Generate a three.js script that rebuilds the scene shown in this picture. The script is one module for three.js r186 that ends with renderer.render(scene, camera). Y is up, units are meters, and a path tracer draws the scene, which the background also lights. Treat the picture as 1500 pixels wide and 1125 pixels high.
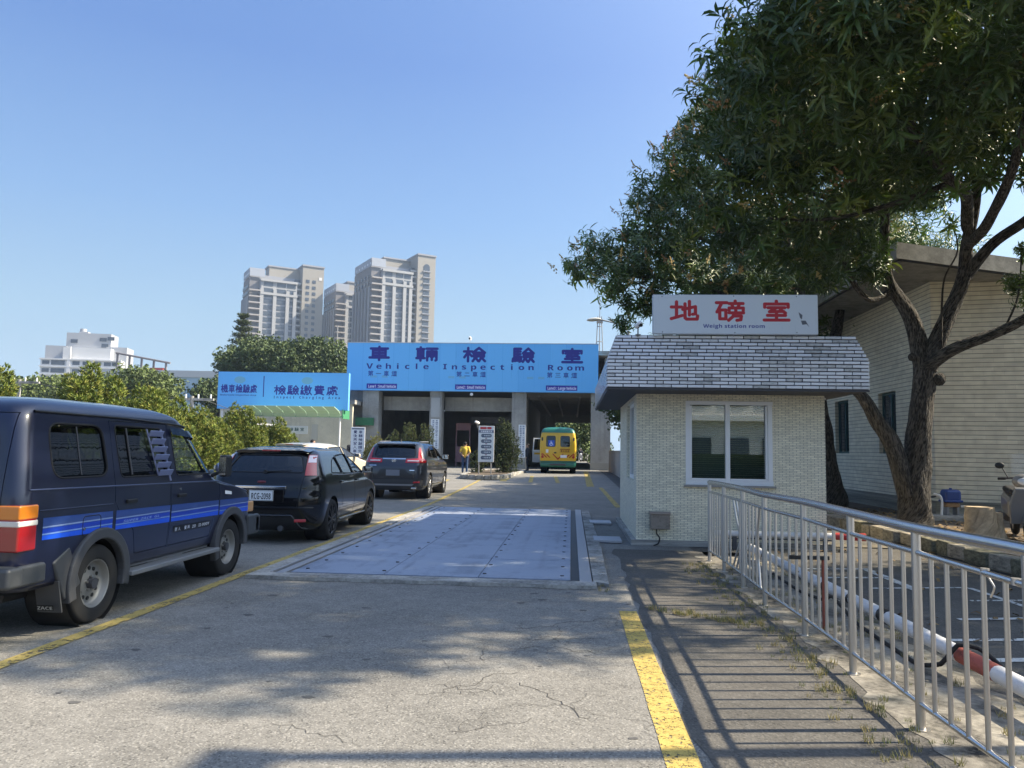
import * as THREE from 'three';
import { mergeGeometries, mergeVertices, toCreasedNormals } from 'three/addons/utils/BufferGeometryUtils.js';
import { RoundedBoxGeometry } from 'three/addons/geometries/RoundedBoxGeometry.js';
import { TessellateModifier } from 'three/addons/modifiers/TessellateModifier.js';
import { MarchingCubes } from 'three/addons/objects/MarchingCubes.js';
import { Brush, Evaluator, SUBTRACTION, INTERSECTION } from 'three-bvh-csg';

// ---------------------------------------------------------------- camera, sky, sun, exposure
const scene = new THREE.Scene();
const camera = new THREE.PerspectiveCamera(53.05, 4 / 3, 0.05, 3000);
camera.position.set(0, 1.5, 0);
camera.rotation.set(THREE.MathUtils.degToRad(4.92), THREE.MathUtils.degToRad(4.47), THREE.MathUtils.degToRad(1.0), 'YXZ');
const SUN = (() => { const el = 41 * Math.PI / 180, az = 8 * Math.PI / 180; return new THREE.Vector3(Math.cos(el) * Math.cos(az), Math.sin(el), -Math.cos(el) * Math.sin(az)); })();
{
  const W = 1024, H = 512, d = new Float32Array(W * H * 4);
  // clear air: colour by height (sine of elevation), brighter towards the sun
  const nodes = [[0, 0.172, 0.232, 0.276], [0.156, 0.138, 0.208, 0.280], [0.284, 0.094, 0.163, 0.278], [0.454, 0.056, 0.108, 0.236], [1, 0.038, 0.078, 0.182]];
  for (let r = 0; r < H; r++) {
    const up = ((r + 0.5) / H - 0.5) * Math.PI, e = Math.max(0, Math.sin(up)); let n = 0; while (n < 3 && e > nodes[n + 1][0]) n++;
    let f = (e - nodes[n][0]) / (nodes[n + 1][0] - nodes[n][0]);
    for (let c = 0; c < W; c++) {
      const ph = ((c + 0.5) / W - 0.5) * 2 * Math.PI;
      const cs = 0.5 + 0.5 * (Math.cos(ph) * Math.cos(up) * SUN.x + Math.sin(up) * SUN.y + Math.sin(ph) * Math.cos(up) * SUN.z);
      for (let k = 0; k < 3; k++) d[(r * W + c) * 4 + k] = (nodes[n][k + 1] + (nodes[n + 1][k + 1] - nodes[n][k + 1]) * f) * (1 + 0.5 * cs ** 3) + 1.0 * cs ** 10 * [0.9, 0.95, 0.97][k];
      d[(r * W + c) * 4 + 3] = 1;
    }
  }
  const t = new THREE.DataTexture(d, W, H, THREE.RGBAFormat, THREE.FloatType);
  t.mapping = THREE.EquirectangularReflectionMapping; t.magFilter = t.minFilter = THREE.LinearFilter; t.wrapS = THREE.RepeatWrapping; t.needsUpdate = true;
  scene.background = t; scene.environment = t;
}
const sun = new THREE.DirectionalLight(new THREE.Color(1.0, 0.87, 0.66), 3.9);
sun.name = 'sunlight'; sun.position.copy(SUN).multiplyScalar(120).add(new THREE.Vector3(0, 0, -25)); sun.target.position.set(0, 0, -25); sun.castShadow = true;
sun.shadow.radius = 1.2; sun.shadow.mapSize.set(4096, 4096); Object.assign(sun.shadow.camera, { left: -60, right: 60, top: 60, bottom: -60, near: 1, far: 400 });
scene.add(sun, sun.target);
const renderer = new THREE.WebGLRenderer({ antialias: true });
renderer.toneMapping = THREE.LinearToneMapping; renderer.toneMappingExposure = 2.9;
renderer.shadowMap.enabled = true; renderer.shadowMap.type = THREE.PCFSoftShadowMap;

// ---------------------------------------------------------------- helpers
const V = (x, y, z) => new THREE.Vector3(x, y, z);
function rng(s) { let a = s >>> 0; return () => { a = (a + 0x6d2b79f5) >>> 0; let t = Math.imul(a ^ (a >>> 15), 1 | a); t = (t + Math.imul(t ^ (t >>> 7), 61 | t)) ^ t; return ((t ^ (t >>> 14)) >>> 0) / 4294967296; }; }
const clamp = (x, a, b) => Math.min(b, Math.max(a, x)), lerp = (a, b, t) => a + (b - a) * t;
const gy = z => 0.22 * clamp((-z - 20) / 24, 0, 1);            // the yard climbs a little towards the hall
const used = new Map();
function numbered(n) { const k = used.get(n) || 0; used.set(n, k + 1); return k ? n + '_' + String(k).padStart(3, '0') : n; }
function prep(g) { const h = g.index ? g.toNonIndexed() : g; for (const k of Object.keys(h.attributes)) if (!['position', 'normal', 'uv', 'color'].includes(k)) h.deleteAttribute(k); if (!h.attributes.normal) h.computeVertexNormals(); if (!h.attributes.uv) h.setAttribute('uv', new THREE.BufferAttribute(new Float32Array(h.attributes.position.count * 2), 2)); return h; }
function merge(gs) { if (!Array.isArray(gs)) return gs; if (gs.length === 1) return gs[0]; return mergeGeometries(gs.map(prep)); }
function obj(name, gs, m, parent = scene) {
  const o = new THREE.Mesh(merge(gs), m); o.name = parent === scene ? numbered(name) : name; o.castShadow = o.receiveShadow = true; parent.add(o); return o;
}
function tag(o, label, category, group) { o.userData.label = label; o.userData.category = category; if (group) o.userData.group = group; return o; }
function thing(name, label, category, [x, y, z] = [0, 0, 0], turn = 0, group) { const o = new THREE.Group(); o.name = numbered(name); o.position.set(x, y, z); o.rotation.y = turn; scene.add(o); return tag(o, label, category, group); }
function struct(name, gs, m) { const o = obj(name, gs, m); o.userData.kind = 'structure'; return o; }
function dup(o, label, [x, y, z], turn, s = 1) { const c = o.clone(); c.name = numbered(o.userData.base || o.name); scene.add(c); c.position.set(x, y, z); c.rotation.y = turn; c.scale.setScalar(s); c.userData = { ...o.userData, label }; return c; }
const T = (g, x, y, z, ry = 0, rx = 0, rz = 0) => { if (rz) g.rotateZ(rz); if (rx) g.rotateX(rx); if (ry) g.rotateY(ry); return g.translate(x, y, z); };
const box = (w, h, d, x = 0, y = 0, z = 0, ry = 0) => T(new THREE.BoxGeometry(w, h, d), x, y, z, ry);
const rbox = (w, h, d, r, x = 0, y = 0, z = 0, ry = 0, rx = 0, rz = 0) => T(new RoundedBoxGeometry(w, h, d, 2, Math.min(r, w / 2.01, h / 2.01, d / 2.01)), x, y, z, ry, rx, rz);
const boxUV = g => { const p = g.attributes.position, n = g.attributes.normal, uv = g.attributes.uv; for (let i = 0; i < p.count; i++) { const ax = Math.abs(n.getX(i)), ay = Math.abs(n.getY(i)), az = Math.abs(n.getZ(i)); if (ay > ax && ay > az) uv.setXY(i, p.getX(i), p.getZ(i)); else if (ax > az) uv.setXY(i, p.getZ(i), p.getY(i)); else uv.setXY(i, p.getX(i), p.getY(i)); } return g; };
function rod(a, b, r, seg = 8, r2 = r) { const A = V(...a), B = V(...b), d = B.clone().sub(A), g = new THREE.CylinderGeometry(r2, r, d.length(), seg); g.applyQuaternion(new THREE.Quaternion().setFromUnitVectors(V(0, 1, 0), d.normalize())); g.translate((A.x + B.x) / 2, (A.y + B.y) / 2, (A.z + B.z) / 2); return g; }
const tube = (pts, r, n = 24, seg = 6, closed = false) => new THREE.TubeGeometry(new THREE.CatmullRomCurve3(pts.map(p => V(...p)), closed, 'catmullrom', 0.3), n, r, seg, closed);
const lathe = (pts, seg = 20) => new THREE.LatheGeometry(pts.map(p => new THREE.Vector2(p[0], p[1])), seg);
function shape(pts, holes = []) { const s = new THREE.Shape(pts.map(p => new THREE.Vector2(p[0], p[1]))); for (const h of holes) s.holes.push(new THREE.Path(h.map(p => new THREE.Vector2(p[0], p[1])))); return s; }
const extr = (pts, depth, holes = [], bevel = 0) => new THREE.ExtrudeGeometry(shape(pts, holes), { depth, bevelEnabled: bevel > 0, bevelThickness: bevel, bevelSize: bevel, bevelSegments: 2, steps: 1 });
// tapered limb along points [x, y, z, radius]
function limb(pts, seg = 10, n = 6, rough = 0.07, seed = 1) {
  const c = new THREE.CatmullRomCurve3(pts.map(p => V(p[0], p[1], p[2])), false, 'catmullrom', 0.5), N = (pts.length - 1) * n, pos = [], uv = [], idx = [], R = rng(seed);
  let nrm = V(1, 0, 0.3).normalize(); const ph = R() * 6; let len = 0, last = null;
  for (let i = 0; i <= N; i++) {
    const t = i / N, p = c.getPoint(t), tg = c.getTangent(t), k = Math.min(pts.length - 2, Math.floor(t * (pts.length - 1))), f = t * (pts.length - 1) - k, r = lerp(pts[k][3], pts[k + 1][3], f);
    nrm.sub(tg.clone().multiplyScalar(nrm.dot(tg))).normalize(); const bn = tg.clone().cross(nrm); if (last) len += p.distanceTo(last); last = p;
    for (let j = 0; j <= seg; j++) { const a = j / seg * Math.PI * 2, w = r * (1 + rough * (Math.sin(a * 3 + ph + i * 0.5) + 0.7 * Math.sin(a * 5 - i * 0.9 + ph * 2))); const q = p.clone().addScaledVector(nrm, Math.cos(a) * w).addScaledVector(bn, Math.sin(a) * w); pos.push(q.x, q.y, q.z); uv.push(j / seg * Math.max(0.3, r * 6.28), len); }
  }
  for (let i = 0; i < N; i++) for (let j = 0; j < seg; j++) { const a = i * (seg + 1) + j, b = a + seg + 1; idx.push(a, a + 1, b, b, a + 1, b + 1); }
  const g = new THREE.BufferGeometry(); g.setAttribute('position', new THREE.Float32BufferAttribute(pos, 3)); g.setAttribute('uv', new THREE.Float32BufferAttribute(uv, 2)); g.setIndex(idx); g.computeVertexNormals(); return g;
}
// ---------------------------------------------------------------- procedural textures
function lattice(n, seed) { const R = rng(seed), a = new Float32Array(n * n); for (let i = 0; i < a.length; i++) a[i] = R(); return (u, v) => { u = (u - Math.floor(u)) * n; v = (v - Math.floor(v)) * n; const x = Math.floor(u), y = Math.floor(v), fx = u - x, fy = v - y, sx = fx * fx * (3 - 2 * fx), sy = fy * fy * (3 - 2 * fy), x1 = (x + 1) % n, y1 = (y + 1) % n, X = x % n, Y = y % n; return lerp(lerp(a[Y * n + X], a[Y * n + x1], sx), lerp(a[y1 * n + X], a[y1 * n + x1], sx), sy); }; }
const s8 = l => Math.round(255 * clamp(l <= 0.0031308 ? l * 12.92 : 1.055 * Math.pow(l, 1 / 2.4) - 0.055, 0, 1));
function dataTex(n, fn, srgb = true, m = n) { const d = new Uint8Array(n * m * 4); for (let y = 0; y < m; y++) for (let x = 0; x < n; x++) { const c = fn((x + 0.5) / n, (y + 0.5) / m, x, y), o = (y * n + x) * 4; if (srgb) { d[o] = s8(c[0]); d[o + 1] = s8(c[1]); d[o + 2] = s8(c[2]); } else d[o] = d[o + 1] = d[o + 2] = Math.round(255 * clamp(c, 0, 1)); d[o + 3] = 255; } const t = new THREE.DataTexture(d, n, m); t.magFilter = THREE.LinearFilter; t.minFilter = THREE.LinearMipmapLinearFilter; t.generateMipmaps = true; t.wrapS = t.wrapT = THREE.RepeatWrapping; if (srgb) t.colorSpace = THREE.SRGBColorSpace; t.needsUpdate = true; return t; }
const rep = (t, u, v = u) => { const c = t.clone(); c.repeat.set(u, v); c.needsUpdate = true; return c; };
function canvasTex(w, h, draw) { const c = document.createElement('canvas'); c.width = w; c.height = h; const x = c.getContext('2d'); draw(x, w, h); const t = new THREE.CanvasTexture(c); t.colorSpace = THREE.SRGBColorSpace; t.magFilter = THREE.LinearFilter; t.anisotropy = 8; return t; }
const S = (r, g, b, o = {}) => new THREE.MeshStandardMaterial({ color: new THREE.Color().setRGB(r, g, b), roughness: 0.7, ...o });
const PH = (r, g, b, o = {}) => new THREE.MeshPhysicalMaterial({ color: new THREE.Color().setRGB(r, g, b), roughness: 0.5, ...o });
const nA = lattice(8, 11), nB = lattice(32, 12), nC = lattice(128, 13), nD = lattice(512, 14), nE = lattice(64, 15);
// plain mottled surface: base colour with coarse patches and fine grain
const mottle = (n, c, patch, grain, seed, streak = 0) => { const a = lattice(6, seed), b = lattice(24, seed + 1), d = lattice(96, seed + 2), R = rng(seed + 3), s = lattice(40, seed + 4); return dataTex(n, (u, v) => { let k = 1 + patch * (a(u, v) - 0.5) + patch * 0.7 * (b(u, v) - 0.5) + grain * (d(u, v) - 0.5) + grain * (R() - 0.5); if (streak) k *= 1 - streak * Math.pow(s(u, v * 0.06), 4) * (0.5 + b(u, v)); return [c[0] * k, c[1] * k, c[2] * k]; }); };
function asphalt(n, base, seed, light) {
  const R = rng(seed), st = new Float32Array(n * n);
  for (let i = 0; i < n * n * 0.035; i++) { const x = Math.floor(R() * n), y = Math.floor(R() * n), r = 0.7 + R() * 2.3, b = (R() < 0.62 ? 1 : -0.8) * (0.3 + R() * 0.7); for (let dy = -3; dy <= 3; dy++) for (let dx = -3; dx <= 3; dx++) if (dx * dx + dy * dy <= r * r) st[((y + dy + n) % n) * n + (x + dx + n) % n] = b; }
  const map = dataTex(n, (u, v, x, y) => { const k = 0.70 + 0.26 * nA(u, v) + 0.2 * nB(u, v) + 0.2 * nC(u + 0.3, v) + 0.22 * (R() - 0.5) + light * st[y * n + x]; return [base[0] * k, base[1] * k, base[2] * k]; });
  const bump = dataTex(n, (u, v, x, y) => 0.35 + 0.3 * nD(u, v) + 0.25 * nC(u, v) + 0.25 * st[y * n + x], false);
  return { map, bump };
}
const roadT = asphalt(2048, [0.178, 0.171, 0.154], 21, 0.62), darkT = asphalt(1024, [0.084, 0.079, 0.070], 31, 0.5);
const concT = mottle(1024, [0.30, 0.29, 0.265], 0.7, 0.5, 41), wallT = mottle(512, [0.60, 0.565, 0.44], 0.18, 0.1, 51, 0.12), grimeT = mottle(512, [0.36, 0.36, 0.34], 0.3, 0.14, 55, 0.3);
const M = {
  road: new THREE.MeshStandardMaterial({ map: rep(roadT.map, 1 / 5), bumpMap: rep(roadT.bump, 1 / 5), bumpScale: 0.004, roughness: 0.93 }),
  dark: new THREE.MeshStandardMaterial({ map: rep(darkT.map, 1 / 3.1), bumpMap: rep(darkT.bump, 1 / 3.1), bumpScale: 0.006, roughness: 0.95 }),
  conc: new THREE.MeshStandardMaterial({ map: rep(concT, 1 / 2.3), bumpMap: rep(concT, 1 / 2.3), bumpScale: 0.004, roughness: 0.95 }),
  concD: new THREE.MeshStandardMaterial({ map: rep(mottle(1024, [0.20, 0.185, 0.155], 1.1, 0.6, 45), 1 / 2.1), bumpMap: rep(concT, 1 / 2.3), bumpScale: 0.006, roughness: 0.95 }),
  soil: new THREE.MeshStandardMaterial({ map: rep(mottle(512, [0.10, 0.075, 0.05], 0.9, 0.6, 61), 1 / 1.7), roughness: 1 }),
  plaster: new THREE.MeshStandardMaterial({ map: rep(grimeT, 1 / 6), roughness: 0.9 }),
  cream: new THREE.MeshStandardMaterial({ map: rep(wallT, 1 / 5), roughness: 0.9 }),
  steel: PH(0.62, 0.61, 0.6, { metalness: 1, roughness: 0.27 }),
  steelD: PH(0.55, 0.53, 0.5, { metalness: 1, roughness: 0.42 }),
  white: S(0.82, 0.82, 0.81, { roughness: 0.45 }), black: S(0.012, 0.012, 0.013, { roughness: 0.55 }), rubber: S(0.013, 0.013, 0.014, { roughness: 0.85 }), darkgrey: S(0.06, 0.06, 0.065, { roughness: 0.6 }), grey: S(0.25, 0.25, 0.25), red: S(0.42, 0.03, 0.03, { roughness: 0.5 }),
  pane: PH(1, 1, 1, { transmission: 1, thickness: 0, roughness: 0.02, ior: 1.7 }),
  glassD: PH(0.035, 0.045, 0.055, { roughness: 0.04, ior: 1.6, specularIntensity: 1 }),
};
// ---------------------------------------------------------------- ground, road, markings
function sheet(x0, x1, z0, z1, off, nx = 1, nz = 0, jit = 0, seed = 5) {
  nz = nz || Math.max(2, Math.ceil(Math.abs(z1 - z0) / 4)); const g = new THREE.PlaneGeometry(1, 1, nx, nz), p = g.attributes.position, u = g.attributes.uv, R = rng(seed);
  for (let i = 0; i < p.count; i++) { const a = p.getX(i) + 0.5, b = p.getY(i) + 0.5; let x = lerp(x0, x1, a), z = lerp(z0, z1, b); if (jit && (a === 0 || a === 1)) x += (R() - 0.5) * jit; p.setXYZ(i, x, gy(z) + off, z); u.setXY(i, x, z); }
  if (z1 > z0) { const id = g.index.array; for (let i = 0; i < id.length; i += 3) { const t = id[i]; id[i] = id[i + 1]; id[i + 1] = t; } }
  g.computeVertexNormals(); const n = g.attributes.normal; for (let i = 0; i < n.count; i++) if (n.getY(i) < 0) n.setXYZ(i, -n.getX(i), -n.getY(i), -n.getZ(i)); return g;
}
{
  const g = new THREE.PlaneGeometry(3000, 3000, 1, 1).rotateX(-Math.PI / 2); g.translate(0, -0.06, -600); boxUV(g);
  struct('ground', g, new THREE.MeshStandardMaterial({ map: rep(mottle(512, [0.16, 0.15, 0.12], 0.6, 0.4, 71), 1 / 9), roughness: 1 }));
  struct('road', sheet(-34, 1.9, 14, -100, 0, 1, 60), M.road);
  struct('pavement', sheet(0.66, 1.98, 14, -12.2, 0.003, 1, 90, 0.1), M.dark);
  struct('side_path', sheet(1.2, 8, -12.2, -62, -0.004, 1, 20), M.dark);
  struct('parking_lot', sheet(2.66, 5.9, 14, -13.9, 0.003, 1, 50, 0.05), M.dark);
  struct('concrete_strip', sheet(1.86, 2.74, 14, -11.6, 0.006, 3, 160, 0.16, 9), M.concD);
  struct('gutter_strip', sheet(3.9, 5.8, -13.15, -13.6, 0.02, 6, 3, 0.05), S(0.42, 0.38, 0.31, { map: rep(concT, 1 / 1.1), roughness: 0.95 }));
}
// paint: chipped by an alpha map
function chipTex(seed, cut) { const a = lattice(24, seed), b = lattice(90, seed + 1), R = rng(seed + 2); return dataTex(512, (u, v) => (a(u, v) * 0.55 + b(u, v) * 0.5 + R() * 0.22 > cut ? 1 : 0), false); }
const chip1 = rep(chipTex(81, 0.43), 1.9), chip2 = rep(chipTex(85, 0.45), 0.55);
const paintT = rep(mottle(256, [1, 1, 1], 0.35, 0.35, 88), 0.9);
M.yellow = S(0.50, 0.37, 0.10, { map: paintT, alphaMap: chip1, transparent: true, roughness: 0.85 });
M.yellowOld = S(0.42, 0.32, 0.10, { map: paintT, alphaMap: chip2, transparent: true, roughness: 0.85 });
M.whitePaint = S(0.6, 0.6, 0.57, { map: paintT, alphaMap: chip2, transparent: true, roughness: 0.85 });
function line(name, pts, w, m, off = 0.008, seed = 3) {
  const R = rng(seed), pos = [], uv = [], idx = []; let len = 0;
  const P = []; for (let i = 0; i < pts.length - 1; i++) { const n = Math.max(1, Math.ceil(Math.hypot(pts[i + 1][0] - pts[i][0], pts[i + 1][1] - pts[i][1]) / (w < 0.02 ? 0.03 : 0.35))); for (let k = 0; k < n; k++) P.push([lerp(pts[i][0], pts[i + 1][0], k / n), lerp(pts[i][1], pts[i + 1][1], k / n)]); } P.push(pts[pts.length - 1]);
  P.forEach((p, i) => { const q = P[Math.min(P.length - 1, i + 1)], o = P[Math.max(0, i - 1)], dx = q[0] - o[0], dz = q[1] - o[1], l = Math.hypot(dx, dz), nx = -dz / l, nz = dx / l; if (i) len += Math.hypot(p[0] - P[i - 1][0], p[1] - P[i - 1][1]); for (const s of [-1, 1]) { const k = s * w / 2 * (1 + (R() - 0.5) * 0.14); pos.push(p[0] + nx * k, gy(p[1]) + off, p[1] + nz * k); uv.push(s * w / 2 + p[0] * 1.3, len); } });
  for (let i = 0; i < P.length - 1; i++) { const a = i * 2; idx.push(a, a + 1, a + 2, a + 1, a + 3, a + 2); }
  const g = new THREE.BufferGeometry(); g.setAttribute('position', new THREE.Float32BufferAttribute(pos, 3)); g.setAttribute('uv', new THREE.Float32BufferAttribute(uv, 2)); g.setIndex(idx); g.computeVertexNormals(); if (g.attributes.normal.getY(0) < 0) { g.index.array.reverse(); g.computeVertexNormals(); }
  return name ? struct(name, g, m) : g;
}
line('yellow_lane_line', [[-3.8, 14], [-3.8, -22], [-4.0, -32], [-4.35, -41]], 0.13, M.yellowOld);
line('yellow_edge_line', [[0.57, 14], [0.55, -7.5]], 0.17, M.yellow, 0.004, 8);
line('yellow_edge_line', [[1.28, -21], [1.16, -30.5]], 0.16, M.yellowOld, 0.008, 4);
line('yellow_edge_line', [[0.78, -31], [0.95, -50]], 0.3, M.yellowOld, 0.008, 5);
for (const [x, z0, z1, w] of [[-3.0, -34, -44, 0.3], [-1.75, -33.5, -40, 0.18], [-0.55, -33.3, -40, 0.18], [-5.3, -30.5, -34.5, 0.3], [-6.3, -31, -34, 0.28], [-7.6, -36, -41.5, 0.28], [-9, -37, -42, 0.2], [-6.7, -37.5, -41, 0.22]]) line('lane_guide_line', [[x, z0], [x - 0.25, z1]], w, M.yellowOld, 0.009, Math.round(z0 * -7 + x));
for (const [a, b, c, d, w] of [[2.8, -10.55, 4.0, -10.75, 0.09], [2.8, -9.83, 3.85, -10.02, 0.09], [3.92, -10.76, 3.9, -9.15, 0.12], [3.4, -9.2, 4.6, -9.45, 0.06], [4.2, -8.6, 5.2, -8.8, 0.06], [3.6, -7.6, 5.4, -8.0, 0.08], [2.9, -6.7, 4.6, -7.0, 0.08], [3.0, -6.1, 4.6, -6.4, 0.1], [3.0, -5.2, 4.6, -5.4, 0.09], [4.6, -9.45, 4.62, -8.0, 0.07]]) line('bay_line', [[a, b], [c, d]], w, M.whitePaint, 0.009, Math.round(a * 31 - b * 7));
// cracks in the old surface: narrow open joints drawn as thin broken ribbons of tar and dirt
{
  const R = rng(404), gs = [];
  const crack = (x, z, dir, n, w) => { w *= 0.6; let a = dir; if (n > 9) n -= 2; const pts = [[x, z]]; for (let i = 0; i < n; i++) { a = dir + (R() - 0.5) * 2.1; x += Math.cos(a) * 0.06; z += Math.sin(a) * 0.06; pts.push([x, z]); if (R() < 0.18 && n > 5) crack(x, z, dir + (R() < 0.5 ? 1 : -1) * (0.7 + R() * 0.5), Math.floor(n * 0.45), w * 0.75); } gs.push(line(null, pts, w, null, 0.003, Math.floor(R() * 999))); };
  for (const [x, z, a, n, w] of [[0.12, -4.5, 3.9, 16, 0.009], [-0.34, -5.35, 2.6, 14, 0.008], [0.45, -7.2, 2.5, 22, 0.011], [-0.1, -6.8, 1.9, 14, 0.008], [0.2, -5.9, 3.3, 16, 0.009], [-0.85, -5.0, 0.4, 12, 0.007], [0.3, -6.4, 2.9, 15, 0.008], [-1.6, -4.2, 0.2, 12, 0.006], [0.1, -7.9, 3.0, 12, 0.008], [1.0, -7.0, 2.6, 14, 0.01], [1.2, -5.3, 0.8, 10, 0.007], [-0.6, -5.6, 4.2, 10, 0.007], ...Array.from({ length: 26 }, (_, i) => [-1.2 + R() * 1.7, -4.3 - R() * 2.6, R() * 6.28, 5 + Math.floor(R() * 9), 0.003 + R() * 0.003])]) crack(x, z, a, n, w);
  struct('road_crack', gs, S(0.06, 0.057, 0.052, { roughness: 1 }));
  // old oil and tyre spots
  const spots = []; for (let i = 0; i < 26; i++) { const x = -3.4 + R() * 4, z = -4 - R() * 4.6, r = 0.012 + R() * R() * 0.035, p = []; for (let k = 0; k < 11; k++) { const q = k / 11 * 6.283, rr = r * (0.65 + R() * 0.6); p.push([x + Math.cos(q) * rr * 1.5, -z + Math.sin(q) * rr]); } const g = new THREE.ShapeGeometry(shape(p)).rotateX(-Math.PI / 2); g.translate(0, 0.0025, 0); spots.push(g); }
  struct('oil_spot', spots, S(0.09, 0.088, 0.085, { roughness: 0.9 }));
}
// grass tufts growing along the railing and the cracks
function tuft(seed, h, n) { const R = rng(seed), pos = []; for (let i = 0; i < n; i++) { const a = R() * 6.283, l = h * (0.5 + R() * 0.7), b = 0.15 + R() * 0.5, x = (R() - 0.5) * h * 0.8, z = (R() - 0.5) * h * 0.8, w = 0.0035; const cx = Math.cos(a), cz = Math.sin(a); pos.push(x - cz * w, 0, z + cx * w, x + cz * w, 0, z - cx * w, x + cx * l * b, l * 0.85, z + cz * l * b); } const g = new THREE.BufferGeometry(); g.setAttribute('position', new THREE.Float32BufferAttribute(pos, 3)); g.computeVertexNormals(); return g; }
{
  const R = rng(77), spots = []; for (let i = 0; i < 330; i++) { const t = R(), z = -2.6 - t * 8.2; spots.push([1.78 + (R() - 0.5) * (0.2 + 0.5 * R() * R()) - 0.12 * R(), z]); }
  for (let i = 0; i < 150; i++) spots.push([2.5 + (R() - 0.5) * 0.9, -4 - R() * 7]); for (let i = 0; i < 90; i++) { const t = R(); spots.push([lerp(0.75, 1.7, t) + (R() - 0.5) * 0.14, lerp(-7.6, -7.0, t) + (R() - 0.5) * 0.18]); } for (let i = 0; i < 60; i++) spots.push([0.3 + R() * 0.12, -8.4 - R() * 2]);
  const im = new THREE.InstancedMesh(tuft(5, 0.07, 16), new THREE.MeshPhysicalMaterial({ color: 0xffffff, roughness: 1, transmission: 0.25, side: THREE.DoubleSide }), spots.length), m4 = new THREE.Matrix4(), c = new THREE.Color();
  spots.forEach(([x, z], i) => { m4.makeRotationY(R() * 6.3).scale(V(1, 1, 1).multiplyScalar(0.3 + R() * 0.55)).setPosition(x, 0.012, z); im.setMatrixAt(i, m4); const d = R(); c.setRGB(lerp(0.09, 0.34, d), lerp(0.12, 0.28, d), lerp(0.03, 0.12, d)); im.setColorAt(i, c); });
  im.name = 'grass_tufts'; im.userData = { kind: 'stuff', label: 'thin dry grass growing along the foot of the railing', category: 'grass' }; im.castShadow = im.receiveShadow = true; scene.add(im);
}
// ---------------------------------------------------------------- weighbridge
{
  const w = thing('weighbridge', 'blue grey steel weighbridge deck set into the road beside the booth', 'weighbridge', [-1.61, 0, -14.15]);
  const X0 = -1.64, X1 = 1.62, Z0 = 5.24, Z1 = -5.26, R = rng(90), cols = [X0, X0 + 1.1, X0 + 2.2, X1], rows = 7;
  const pl = PH(0.28, 0.32, 0.40, { metalness: 0.15, roughness: 0.62, map: mottle(512, [1, 1, 1], 0.42, 0.2, 95, 0.35), bumpMap: mottle(256, [1, 1, 1], 0.8, 0.1, 97), bumpScale: 0.002 });
  for (let r = 0; r < rows; r++) for (let c = 0; c < 3; c++) { const a = lerp(Z0, Z1, r / rows), b = lerp(Z0, Z1, (r + 1) / rows); const g = rbox(cols[c + 1] - cols[c] - 0.008, 0.03, a - b - 0.01, 0.004, (cols[c] + cols[c + 1]) / 2, 0.032 + (R() - 0.5) * 0.003, (a + b) / 2, 0, (R() - 0.5) * 0.0014, (R() - 0.5) * 0.0014); const u = g.attributes.uv; const p = g.attributes.position; for (let i = 0; i < u.count; i++) u.setXY(i, p.getX(i) * 0.31 + c * 0.37, p.getZ(i) * 0.31 + r * 0.21); obj('deck_plate', g, pl, w); }
  const bolt = new THREE.CylinderGeometry(0.022, 0.024, 0.01, 8); const bm = S(0.03, 0.03, 0.032, { roughness: 0.6 });
  for (const bx of [cols[1] - 0.05, cols[2] + 0.05, X1 - 0.1, X0 + 0.12]) for (let k = 0; k < 15; k++) { const b = obj('bolt', bolt, bm, w); b.position.set(bx, 0.05, lerp(Z0 - 0.25, Z1 + 0.3, k / 14)); }
  obj('pit', box(3.5, 0.02, 10.6, 0, 0.012, 0), M.black, w);
  obj('edge_frame', [rbox(0.14, 0.05, 10.7, 0.006, 1.79, 0.025, 0), rbox(0.1, 0.05, 10.7, 0.006, -1.73, 0.025, 0), rbox(0.025, 0.055, 10.6, 0.004, -1.85, 0.027, 0)], S(0.34, 0.34, 0.35, { metalness: 0.3, roughness: 0.6 }), w);
  const cr = (pts) => { const g = extr(pts, 0.035, [], 0.006).rotateX(Math.PI / 2); g.translate(0, 0.04, 0); return boxUV(g); };
  const J = (x0, x1, z, n) => { const a = []; for (let i = 0; i <= n; i++) a.push([lerp(x0, x1, i / n), z + (R() - 0.5) * 0.05]); return a; };
  obj('concrete_rim', [cr([...J(-2.05, 1.9, 5.55, 14), [1.9, 5.30], [-2.05, 5.30]]), cr([...J(-2.05, -1.9, -5.4, 2), [-1.88, 5.28], [-2.05, 5.28]]), cr([[1.88, -5.4], [2.05, -5.4], [2.08, 2], [2.04, 5.4], [1.88, 5.28]])], M.conc, w);
  for (const [x, z, wd] of [[0.62, -13.25, 0.46], [0.62, -16.4, 0.44]]) { const c = obj('pit_cover', rbox(wd, 0.04, 0.62, 0.005, x, 0.03, z), S(0.42, 0.43, 0.46, { metalness: 0.4, roughness: 0.55 })); tag(c, z > -15 ? 'grey steel pit cover plate by the near corner of the booth' : 'grey steel pit cover plate by the far end of the booth', 'cover', 'pit covers beside the weighbridge'); }
}
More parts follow.
